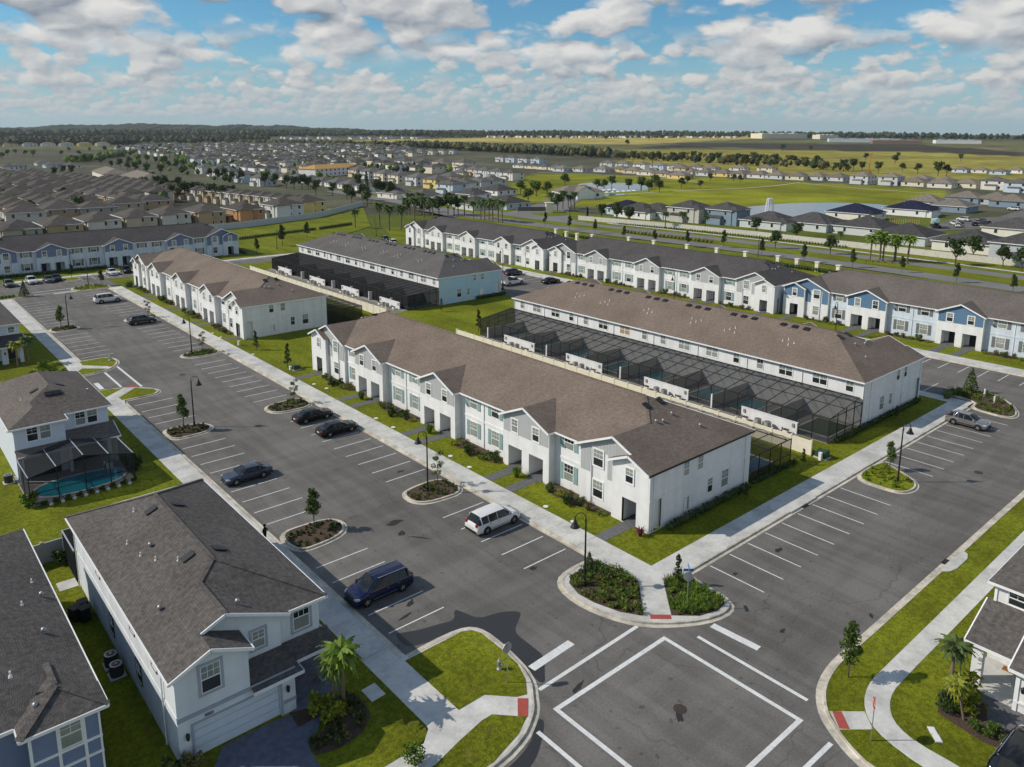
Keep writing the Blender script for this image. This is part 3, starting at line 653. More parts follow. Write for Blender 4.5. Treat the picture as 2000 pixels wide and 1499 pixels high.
def townhouse(label, loc, rot, wall, wallr, sid, roof, shut=None, front=True, rear=False, roofvents=True, dark_end=False, endwin='R', group='townhouse rows', win_trim=True, lowbay=None, endwall=None, depth=15.5):
    L, D, ZE, S = 63.3, depth, 5.62, .43
    RE = .9; lowbay = lowbay or wall; endwall = endwall or wall
    root = thing('townhouse_row', label, 'townhouses', loc, rot, group)
    W = MB(); mats = [lowbay, wallr, wall, endwall]
    bays = [(12.65, 19.65), (28.15, 35.15), (43.65, 50.65)]
    recs = [(8.85, 12.65), (19.65, 28.15), (35.15, 43.65), (50.65, 54.45)]
    PH = 2.42
    door = MB(); door.box(0, .95, -.04, 0, 0, 2.1); door.box(.08, .4, -.05, -.04, 1.2, 2.0); door.box(.55, .87, -.05, -.04, 1.2, 2.0); door = door.mesh('door', [doorm])
    pfl = MB(); pfl.box(0, 2.1, -.1, 1.9, 0, .16); pfl = pfl.mesh('porch_floor', [paver])
    for a, b in bays:
        hs = [(a+.85, a+2.95, .1, PH), (b-2.95, b-.85, .1, PH)]
        wallx(W, a, b, -.1, ZE, 0, hs, 0)
        for h in hs:
            boxcap(W, h[0], h[1], 0, 1.9, .1, PH, 0); obj('porch_floor', pfl, None, root, (h[0], 0, 0)); obj('door', door, None, root, (h[0]+.55, 1.88, .17))
        wally(W, 0, RE, -.1, ZE, a, (), 0, True); wally(W, 0, RE, -.1, ZE, b, (), 0)
        m = (a+b)/2; zp = ZE+S*(m-a+.3)-.12
        G = MB(); G.prismy([(a+.12, 3.93), (b-.12, 3.93), (b-.12, ZE-.02), (m, zp), (a+.12, ZE-.02)], -.03, .01); obj('gable_siding', G, [sid], root)
        if front:
            for x in (m-1.6, m+1.6): window(root, x, 4.06, .98, 1.42, -.03)
    for a, b in recs:
        wallx(W, a, b, -.1, ZE, RE, (), 1)
        W.box(a+.01, b-.01, RE-.05, RE, 3.0, 3.22, 1)
        xs = [(a+b)/2] if b-a < 5 else [a+2.35, b-2.35]
        if front:
            for x in xs:
                for z, h in ((.88, 1.75), (4.15, 1.4)):
                    window(root, x, z, 1.3, h, RE, trimw=.04)
                    if shut:
                        for s in (-1, 1): shutter(root, x+s*.98, RE, z, h, shut)
    # end units: small gabled porch block outside, taller gable behind it
    for e in (0, 1):
        X = (lambda x: x) if e == 0 else (lambda x: L-x)
        def wx(x0, x1, z0, z1, y, holes, mi):
            if e == 0: wallx(W, x0, x1, z0, z1, y, holes, mi)
            else: wallx(W, L-x1, L-x0, z0, z1, y, [(L-h[1], L-h[0], h[2], h[3]) for h in holes], mi)
        wx(0, 4.35, -.1, ZE, 0, [(1.45, 3.1, .1, PH)], 0); wx(4.35, 8.85, -.1, ZE, .5, (), 0)
        wally(W, 0, .5, -.1, ZE, X(4.35), (), 0, e == 1); wally(W, .5, RE, -.1, ZE, X(8.85), (), 0, e == 1)
        a0, a1 = sorted((X(.25), X(3.1))); boxcap(W, a0, a1, .25, 1.85, .1, PH+.5, 0)
        obj('porch_floor', pfl, None, root, (a0+.3, 0, 0)); obj('door', door, None, root, (X(1.9)-.5, 1.83, .17))
        G = MB(); G.prismy([(min(X(4.4), X(8.7)), 3.15), (max(X(4.4), X(8.7)), 3.15), (max(X(4.4), X(8.7)), ZE), (X(4.55), 7.35) if e else (X(8.7), ZE), ] if 0 else [(min(X(.2), X(8.7)), ZE+.0), (max(X(.2), X(8.7)), ZE+.0), (X(4.42), 7.45)], .47, .52); obj('gable_siding', G, [sid], root)
        for p0, p1 in ((7.55, 8.73), (4.37, 5.35)):
            G = MB(); q0, q1 = sorted((X(p0), X(p1))); G.box(q0, q1, .46, .51, 3.15, ZE+.02); obj('gable_siding', G, [sid], root)
        G = MB(); q0, q1 = sorted((X(5.35), X(7.55))); G.box(q0, q1, .465, .51, 5.62-.1, ZE+.02); obj('gable_siding', G, [sid], root)
        G = MB(); G.prismy([(min(X(.15), X(4.2)), 3.93 if sid in (sid_blue, sid_violet) else ZE-.02), (max(X(.15), X(4.2)), 3.93 if sid in (sid_blue, sid_violet) else ZE-.02), (max(X(.15), X(4.2)), ZE-.01), (X(2.15), 6.43), (min(X(.15), X(4.2)), ZE-.01)], -.03, .0); obj('gable_siding', G, [sid if sid in (sid_blue, sid_violet) else sid_white], root)
        if front:
            window(root, X(2.3), 4.0, .9, 1.4, -.03); window(root, X(6.5), .86, 1.25, 1.7, .5); window(root, X(6.5), 4.0, 1.25, 1.65, .46)
    # end walls with the side opening of the corner porch
    for e in (0, 1):
        x = 0 if e == 0 else L
        hs = [(.4, 1.65, .1, PH+.5)]
        wally(W, 0, D, -.1, ZE, x, hs, 3, e == 0)
        W.box(-.05 if e == 0 else L, 0 if e == 0 else L+.05, .0, D, 3.0, 3.2, 3)
        if e == (1 if endwin == 'R' else 0) or endwin == 'B':
            rz = -pi/2 if e == 0 else pi/2; xx = x-.001 if e == 0 else x+.001
            for yy, z, w, h in ((5.1, 4.0, .85, 1.35), (7.2, 4.0, .85, 1.35), (8.9, 1.2, .8, 1.45), (11.3, 1.05, 1.15, 1.75)): window(root, 0, 0, w, h, rot=rz, loc=(xx, yy, z), trimw=.05)
            m = MB(); m.box(0, .1, -.5, .5, .6, 1.95)
            for k in range(4): m.box(.1, .16, -.12, .12, .75+.3*k, .97+.3*k, 1)
            obj('meter_panel', m, [wall, steel], root, (x if e else x-.1, 5.4, 0))
            for yy in (.5, 14.6):
                d = MB(); d.cyl((0, 0, .1), (0, 0, 5.3), .045, .045, 8); obj('downspout', d, [trim], root, (x+.06 if e else x-.06, yy, 0))
    wallx(W, 0, L, -.1, ZE, D, (), 2, True); W.box(0, L, D, D+.04, 3.0, 3.2, 2)
    obj('wall', W, mats, root)
    if rear:
        rx = [1.8, -5.6, -10.2, 13.9, 17.5, -21.4, -26.1, 29.9, 33.4, -37.3, -41.8, 45.6, 48.9, -52.7, -57.3, 61.1]
        for i, x in enumerate(rx):
            window(root, 0, 0, 1.9 if x < 0 else .95, 1.45, rot=pi, loc=(abs(x), D+.001, 4.0), trimw=.06, cols=2 if x < 0 else 1, g=(glass_tan if (i == 9 and rear == 2) else None))
        for k in range(9):
            d = MB(); d.cyl((0, 0, 3.2), (0, 0, 5.4), .045, .045, 8); obj('downspout', d, [trim], root, (min(L-.1, max(.1, k*L/8)), D+.06, 0))
    # roof
    o = .4; yE = .5; yB = D+o; yr = (yE+yB)/2; zr = ZE+S*(yr-yE); z0 = ZE
    xl, xr = -.16, L+.16; run = yr-yE
    rl, rr = xl+run, xr-run
    g0, g1 = 9.25, L-9.25; xm0, xm1 = (xl+g0)/2, (xr+g1)/2; zp = z0+S*(g0-xl)/2; yp = yE+(g0-xl)/2
    RF = MB(); yg = .1
    P = lambda x, y, z: (x, y, z)
    RF.poly([P(g0, yE, z0), P(g1, yE, z0), P(xm1, yp, zp), P(rr, yr, zr), P(rl, yr, zr), P(xm0, yp, zp)])
    RF.poly([P(xr, yB, z0), P(xl, yB, z0), P(rl, yr, zr), P(rr, yr, zr)])
    sx = 4.7; smx = (xl+sx)/2; sz = z0+S*(sx-xl)/2
    for e in (0, 1):
        X = (lambda x: x) if e == 0 else (lambda x: L-x)
        q = [P(X(xl), yB, z0), P(X(xl), -o, z0), P(X(smx), -o, sz), P(X(smx), yg, sz), P(X(xm0), yg, zp), P(X(xm0), yp, zp), P(X(rl), yr, zr)]
        RF.poly(q if e == 0 else q[::-1])
        q = [P(X(xm0), yg, zp), P(X(g0), yg, z0), P(X(g0), yE, z0), P(X(xm0), yp, zp)]; RF.poly(q if e == 0 else q[::-1])
        q = [P(X(smx), -o, sz), P(X(sx), -o, z0), P(X(sx), .5, z0), P(X(smx), .5, sz)]; RF.poly(q if e == 0 else q[::-1])
    T = MB()
    for a, b in bays:
        a -= .3; b += .3; m = (a+b)/2; zc = z0+S*(m-a); yv = yE+(m-a)
        RF.poly([P(a, -o, z0+.015), P(m, -o, zc+.015), P(m, yv, zc+.015), P(a, yE-.03, z0+.015)][::-1]); RF.poly([P(m, -o, zc+.015), P(b, -o, z0+.015), P(b, yE-.03, z0+.015), P(m, yv, zc+.015)][::-1])
        for p, q in (((a-.02, -o-.03, z0-.10), (m, -o-.03, zc-.07)), ((m, -o-.03, zc-.07), (b+.02, -o-.03, z0-.10))): T.bar(p, q, .07, .2)
        T.bar((a-.02, -o, z0-.10), (a-.02, yE, z0-.10), .06, .2); T.bar((b+.02, -o, z0-.10), (b+.02, yE, z0-.10), .06, .2)
    for e in (0, 1):
        X = (lambda x: x) if e == 0 else (lambda x: L-x)
        T.bar((X(xl), -o-.03, z0-.1), (X(smx), -o-.03, sz-.07), .07, .2); T.bar((X(smx), -o-.03, sz-.07), (X(sx), -o-.03, z0-.1), .07, .2)
        T.bar((X(smx), yg-.03, sz-.07), (X(xm0), yg-.03, zp-.07), .07, .2); T.bar((X(xm0), yg-.03, zp-.07), (X(g0), yg-.03, z0-.1), .07, .2)
        T.bar((X(xl)+(.02 if e else -.02), -o, z0-.1), (X(xl)+(.02 if e else -.02), yB, z0-.1), .06, .17, 1 if dark_end else 0)
    for a, b in recs: T.bar((a+.2, yE-.06, z0-.06), (b-.2, yE-.06, z0-.06), .13, .13)
    T.bar((xl, yB+.05, z0-.07), (xr, yB+.05, z0-.07), .12, .15)
    obj('fascia', T, [trim, black], root)
    obj('roof', RF, [roof], root)
    rc = MB()
    for p, q in (((rl, yr, zr), (rr, yr, zr)),)+tuple(((X_(xm), yp, zp), (X_(r_), yr, zr)) for X_, xm, r_ in ((lambda x: x, xm0, rl), (lambda x: L-x, xm0, rl))): rc.bar((p[0], p[1], p[2]+.01), (q[0], q[1], q[2]+.01), .28, .05)
    obj('ridge_cap', rc, [roof], root)
    for a, b in bays:
        d = MB(); d.cyl((0, 0, .1), (0, 0, 5.3), .045, .045, 8)
        for x in ((a+b)/2+7.7, ):
            if x < L-8: obj('downspout', d, [trim], root, (x, RE-.06, 0))
    for x in (7.3, L-7.3):
        d = MB(); d.cyl((0, 0, .1), (0, 0, 5.5), .045, .045, 8); obj('downspout', d, [grey_trim], root, (x, .42, 0))
    if roofvents:
        sl = atan2(S, 1); fl = []; pp = []
        if rear:
            for k in range(8):
                for j in range(3):
                    x = 3.5+k*7.9+j*1.7
                    if rl < x < rr: fl.append((x, yr+.9, zr-S*.9, (-sl, 0, 0)))
                for j in range(4):
                    x = 2.6+k*7.9+j*.55+(k % 3)*.8; y = yr+3.6+.5*((j+k) % 3)
                    if rl-2 < x < rr+2: pp.append((x, y, z0+S*(yB-y), 'p'))
        for e in (0, 1):
            x = rl-1.2 if e == 0 else rr+1.2; z = zr-S*1.2
            for y in (yr-1.2, yr+.9): fl.append((x, y, z, (-sl, 0, pi/2 if e == 0 else -pi/2)) if 0 else (x, y, z, (0, -sl if e == 0 else sl, 0)))
            for y, dx in ((yr-2.2, 3.2), (yr-1.4, 3.4), (yr+.4, 3.0), (yr+2.0, 5.2)): pp.append(((rl-dx) if e == 0 else (rr+dx), y, zr-S*dx, 'b'))
        roof_vents(root, fl, pp)
    return root
QR = -pi/2       # front to -X: local x runs towards -Y
townhouse('long white townhouse row with light grey gables and teal shutters facing the big car park', (49.75, 102.6, .1), QR, white, white, sid_grey, rf_brown, teal, roofvents=True, dark_end=True)
townhouse('all-white townhouse row with brown roof toward the far end of the big car park', (48.7, 189.0, .1), QR, white, white, sid_white, rf_brown, None)
townhouse('white townhouse row seen from behind with pool cages along its back and brown roof', (105.3, 39.1, .1), pi/2, white, white, sid_white, rf_brown, None, front=False, rear=2, endwin='L', depth=16.3)
townhouse('sky blue ended townhouse row seen from behind with one long black screen roof', (106.0, 126.4, .1), pi/2, white, white, sid_white, rf_grey, None, front=False, rear=1, endwin='L', endwall=sky_blue, depth=16.3)
townhouse('white townhouse row with white gables and charcoal roof beside the boulevard', (133.4, 205.6, .1), QR, white, white, sid_white, rf_dark, teal, roofvents=True)
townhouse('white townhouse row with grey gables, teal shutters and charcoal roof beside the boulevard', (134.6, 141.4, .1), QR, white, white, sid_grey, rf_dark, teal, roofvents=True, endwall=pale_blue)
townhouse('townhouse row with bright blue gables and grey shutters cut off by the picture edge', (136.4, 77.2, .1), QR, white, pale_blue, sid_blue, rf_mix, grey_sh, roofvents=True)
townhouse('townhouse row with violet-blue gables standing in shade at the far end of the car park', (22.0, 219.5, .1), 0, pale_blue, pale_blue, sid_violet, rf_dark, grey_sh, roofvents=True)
# ------------------------------------------------------------------ pool yards: screen cages, walls, pools, condensers
screen = screen_mat('pool_screen', .60); screen_d = screen_mat('dense_pool_screen', .80, (.022, .023, .026))
deckm = M('pool_deck', (.30, .29, .27), .85, .08, 3)
yardwall = M('yard_wall_stucco', (.74, .70, .60), .85, .05, 2)
def cage(label, x0, x1, y0, y1, z0, z1, zm, sm, n, wall_side=True, legs=True, rails=(1.0,)):
    """x0 outer edge, x1 house wall; roof climbs from z0 at x0 to zm just before the wall, then drops to z1"""
    root = thing('screen_enclosure', label, 'pool cage', (0, 0, 0), 0, 'pool cages')
    xk = x1-.9; B = []; ys = [y0+(y1-y0)*i/n for i in range(n+1)]
    for i in range(n):
        m = MB(); a, b = ys[i], ys[i+1]
        m.poly([(x0, a, z0), (x0, b, z0), (xk, b, zm), (xk, a, zm)]); m.poly([(xk, a, zm), (xk, b, zm), (x1, b, z1), (x1, a, z1)]); obj('mesh_roof', m, [sm], root)
        m = MB(); m.poly([(x0, a, .1), (x0, b, .1), (x0, b, z0), (x0, a, z0)]); obj('mesh_panel', m, [sm], root)
    for y in (y0, y1):
        m = MB(); m.poly([(x0, y, .1), (x1, y, .1), (x1, y, z1), (xk, y, zm), (x0, y, z0)]); obj('mesh_panel', m, [sm], root)
    for i, y in enumerate(ys):
        m = MB(); m.bar((x0, y, z0), (xk, y, zm), .045, .08); m.bar((xk, y, zm), (x1, y, z1), .045, .07)
        if i < n: m.bar((xk, y, zm), (x1, (y+ys[i+1])/2, z1), .035, .045); m.bar((xk, ys[i+1], zm), (x1, (y+ys[i+1])/2, z1), .035, .045)
        obj('rafter', m, [dkbronze], root)
        m = MB(); m.bar((x0, y, .1), (x0, y, z0), .07, .07); obj('post', m, [dkbronze], root)
    for z, x in [(z0, x0), (zm, xk)]+[(r, x0) for r in rails]:
        m = MB(); m.bar((x, y0, z), (x, y1, z), .07, .09); obj('rail', m, [dkbronze], root)
    xm = (x0+xk)/2; m = MB(); m.bar((xm, y0, (z0+zm)/2), (xm, y1, (z0+zm)/2), .06, .07); obj('rail', m, [dkbronze], root)
    for y in (y0, y1):
        m = MB(); k = max(2, round((x1-x0)/1.9))
        for j in range(1, k+1):
            x = x0+(x1-x0)*j/k-(.05 if j == k else 0); zz = z0+(zm-z0)*(x-x0)/(xk-x0) if x < xk else z1; m.bar((x, y, .1), (x, y, zz), .08, .08)
        for r in rails: m.bar((x0, y, r), (x1, y, r), .06, .07)
        m.bar((x0, y, z0), (x1, y, z0), .06, .08); obj('end_frame', m, [dkbronze], root)
    return root
def pool(label, x0, x1, y0, y1, z=.22, group='pools behind the townhouses', wm=None, rnd=0):
    root = thing('swimming_pool', label, 'pool', (x0, y0, 0), 0, group); w, d = x1-x0, y1-y0
    p = [(0, 0), (w, 0), (w, d), (0, d)]
    if rnd: p = smooth_poly(p, rnd)
    q = offset(p if sum(p[i][0]*p[(i+1) % len(p)][1]-p[(i+1) % len(p)][0]*p[i][1] for i in range(len(p))) > 0 else p[::-1], -.3); n = len(p); m = MB()
    for i in range(n):
        j = (i+1) % n; m.poly([(*q[i], z), (*q[j], z), (*p[j], z), (*p[i], z)]); m.poly([(*q[j], z), (*q[i], z), (*q[i], 0), (*q[j], 0)]); m.poly([(*p[i], z), (*p[j], z), (*p[j], z-.1), (*p[i], z-.1)])
    obj('coping', m, [concrete], root); m = MB(); m.poly([(*a, z-.03) for a in p]); obj("water", m, [wm or water], root)
    return root
flat('pool_deck', [(81, 39.2), (89, 39.2), (89, 102.3), (81, 102.3)], .15, deckm); flat('pool_deck', [(81, 126.5), (89.8, 126.5), (89.8, 189.6), (81, 189.6)], .15, deckm)
flat('utility_strip', [(76.6, 42.5), (81, 42.5), (81, 102), (76.6, 102)], .12, M('gravel', (.22, .20, .17), .95, .25, 20, .5, 60)); flat('utility_strip', [(75.8, 126), (81, 126), (81, 189), (75.8, 189)], .12, MATS['gravel'])
cage('transparent pool cage of many bays behind the brown-roofed white townhouses nearest the right-hand street', 81.1, 89.0, 39.2, 102.2, 3.0, 3.45, 3.95, screen, 32)
cage('long dark pool cage behind the sky blue ended townhouses', 82.1, 90.7, 126.5, 189.6, 2.9, 3.3, 3.7, screen_d, 32)
cage('bronze framed pool cage at the corner behind the long grey-gabled townhouse row', 65.2, 73.4, 39.4, 57.0, 2.7, 2.7, 2.75, screen, 8)
cage('dark pool cage behind the end of the all-white townhouse row', 64.2, 71.6, 125.9, 142, 2.7, 2.75, 2.8, screen_d, 7)
greenpool = M('green_pool', (.035, .085, .02), .3, .1, 1)
for i, (yc, wd) in enumerate([(42.0, 3.8), (52.0, 3.0), (58.0, 3.4), (67.8, 3.0), (74.0, 3.2), (83.6, 3.0), (90.0, 3.2), (99.4, 3.0)]):
    o = ['first', 'second', 'third', 'fourth', 'fifth', 'sixth', 'seventh', 'eighth'][i]
    pool(('green covered pool in the end bay of the transparent pool cage by the right-hand street' if i == 0 else '%s pool counted from the street end inside the transparent pool cage' % o), 83.0, 88.0, yc-wd/2, yc+wd/2, wm=greenpool if i == 0 else None)
pool('turquoise pool in the street end of the long dark pool cage', 83.6, 89.4, 128.0, 131.4)
pool('pool inside the corner cage behind the long grey-gabled townhouse row', 66.2, 71.5, 40.6, 44.0)
def post_wall(label, a, b, h, mat, th=.16, seg=2.4, group=None, cap=True, name='garden_wall', cat='wall'):
    a, b = Vector(a), Vector(b); L = (b-a).length; n = max(1, round(L/seg)); ang = atan2(b.y-a.y, b.x-a.x)
    root = thing(name, label, cat, (a.x, a.y, 0), ang, group); s = L/n
    m = MB(); m.box(.06, s-.06, -th/2, th/2, 0, h-.05); m = m.mesh('wall_panel', [mat]); p = MB(); p.box(-.08, .08, -th/2-.04, th/2+.04, 0, h+.03); p.box(-.1, .1, -th/2-.06, th/2+.06, h+.03, h+.07); p = p.mesh('wall_post', [mat])
    z = tz(a.x, a.y)
    for i in range(n): obj('wall_panel', m, None, root, (i*s, 0, z))
    for i in range(n+1): obj('wall_post', p, None, root, (i*s, 0, z))
    return root
post_wall('cream panel wall running behind the long grey-gabled townhouse row, ending beside the green transformer', (76.6, 38.8), (76.6, 103), 1.8, cream)
post_wall('cream panel wall in front of the long dark pool cage', (75.7, 124), (75.7, 188), 1.8, cream)
# condensers on pads in front of each utility wall
def condenser_parts(root, loc, dark=False, s=1.0):
    pass
ACM = {}
def condenser(label, loc, rot=0, dark=False, group='air conditioner condensers'):
    k = 'd' if dark else 'l'
    if k not in ACM:
        m = MB(); m.prism(smooth_poly([(-.38, -.38), (.38, -.38), (.38, .38), (-.38, .38)], 1), .06, .82); a = m.mesh('casing', [acdark if dark else acm])
        m = MB(); m.prism(smooth_poly([(-.36, -.36), (.36, -.36), (.36, .36), (-.36, .36)], 1), .82, .85); m = m.mesh('lid', [steel if dark else acm])
        f = MB(); f.cyl((0, 0, .851), (0, 0, .86), .27, .27, 16, 0); f.cyl((0, 0, .86), (0, 0, .89), .09, .08, 10, 1)
        for j in range(4): t = j*pi/4; f.bar((-.27*cos(t), -.27*sin(t), .87), (.27*cos(t), .27*sin(t), .87), .015, .015, 1)
        f = f.mesh('fan_grille', [black, steel if dark else acm]); p = MB(); p.box(-.48, .48, -.48, .48, 0, .06); p = p.mesh('pad', [concrete]); ACM[k] = (a, m, f, p)
    r = thing('condenser', label, 'air conditioner', loc, rot, group)
    for nm, me in zip(('casing', 'lid', 'fan_grille', 'pad'), ACM[k]): obj(nm, me, None, r)
    return r
pumpm = MB(); pumpm.box(-.3, .3, -.2, .2, 0, .5, 0); pumpm.box(-.34, .34, -.24, .24, .5, .56, 1); pumpm.box(-.22, .22, -.22, -.2, .1, .42, 1); pumpm.cyl((.45, 0, 0), (.45, 0, .7), .07, .07, 8, 1)
for b, (xw, ys, nm) in enumerate(((81.0, (42.9, 58.3, 73.6, 88.2), 'transparent pool cage'), (81.4, (128.3, 144.3, 159.6, 176.8), 'long dark pool cage'))):
    for i, y in enumerate(ys):
        o = ['first', 'second', 'third', 'fourth'][i]
        r = thing('utility_wall', '%s white utility wall from the street end in front of the %s' % (o, nm), 'wall', (xw, y, 0), 0, 'utility walls'); m = MB(); m.box(-.1, .1, 0, 7.4, .1, 1.5); obj('panel', m, [white], r)
        m = MB(); m.box(-.13, .13, -.06, 7.46, 1.5, 1.56); obj('cap', m, [white], r)
        m = MB(); m.box(-.2, -.1, .3, .6, .9, 1.35); m.box(-.2, -.1, 6.8, 7.1, .9, 1.35); obj('meter', m, [steel], r)
        for j, yy in enumerate((3.3, 4.6)):
            condenser('%s condenser at the %s utility wall from the street end, %s' % (('left', 'right')[1-j] if 0 else ('nearer', 'farther')[j], o, nm), (xw-.9, y+yy, .12))
        for j, yy in enumerate((1.0, 6.4)):
            q = tag(obj('pool_heater', pumpm.mesh('pool_heater', [cream, acdark]), None, None, (xw-.8, y+yy, .12), pi/2), '%s pool pump box at the %s utility wall from street, %s' % (('nearer', 'farther')[j], o, nm), 'pool pump', 'pool pump boxes')
        if i < 3 or b == 0:
            yd = y+11.8
            if yd < (101 if b == 0 else 190):
                r = thing('divider_wall', '%s white ended wall between pool yards counted from the street, %s' % (o, nm), 'wall', (xw, yd, 0), 0, 'walls between pool yards')
                m = MB(); m.box(0, 8.6, -.09, .09, .1, 1.85); obj('panel', m, [yardwall], r); m = MB(); m.box(-.1, .1, -.1, .1, .1, 1.95); obj('wall_post', m, [white], r)
        m = MB(); m.box(0, 8.6, -.09, .09, .1, 1.8)
        tag(obj('divider_wall', m, [yardwall], None, (xw+.2, y+3.8, 0)), 'grey-beige yard wall behind the %s utility wall, %s' % (o, nm), 'wall', 'walls between pool yards')
# ------------------------------------------------------------------ the five near houses
def hip(mb, x0, x1, y0, y1, z0, s, mi=0):
    w, d = x1-x0, y1-y0; r = min(w, d)/2; zr = z0+s*r
    if d >= w: a, b = (x0+r, y0+r, zr), (x0+r, y1-r, zr); P = [[(x0, y0, z0), (x1, y0, z0), a], [(x1, y0, z0), (x1, y1, z0), b, a], [(x1, y1, z0), (x0, y1, z0), b], [(x0, y1, z0), (x0, y0, z0), a, b]]
    else: a, b = (x0+r, y0+r, zr), (x1-r, y0+r, zr); P = [[(x0, y0, z0), (x1, y0, z0), b, a], [(x1, y0, z0), (x1, y1, z0), b], [(x1, y1, z0), (x0, y1, z0), a, b], [(x0, y1, z0), (x0, y0, z0), a]]
    for p in P: mb.poly(p, mi)
    return zr
def eaves(mb, x0, x1, y0, y1, z, h=.17, mi=0):
    for p, q in (((x0, y0), (x1, y0)), ((x1, y0), (x1, y1)), ((x1, y1), (x0, y1)), ((x0, y1), (x0, y0))): mb.bar((*p, z-.08), (*q, z-.08), .06, h, mi)
def lantern(root, x, y, z, rot=0):
    m = MB(); m.box(-.05, .05, -.03, 0, -.1, .1); m.lathe([(.03, .22), (.12, .16), (.09, -.14), (.04, -.2)], 6, 0, (0, -.14, 0)); m.box(-.02, .02, -.14, 0, .16, .2); obj('lantern', m, [black], root, (x, y, z), rot)
def text(body, size, loc, rot, mat, parent, name='lettering', depth=.01):
    c = bpy.data.curves.new(name, 'FONT'); c.body = body; c.size = size; c.extrude = depth; c.align_x = 'CENTER'; c.align_y = 'CENTER'
    t = bpy.data.objects.new('tmp', c); COL.objects.link(t); dg = bpy.context.evaluated_depsgraph_get(); me = bpy.data.meshes.new_from_object(t.evaluated_get(dg)); bpy.data.objects.remove(t)
    me.materials.clear(); me.materials.append(mat); o = bpy.data.objects.new(name, me); COL.objects.link(o); o.location = loc; o.rotation_euler = rot; o.parent = parent; return o

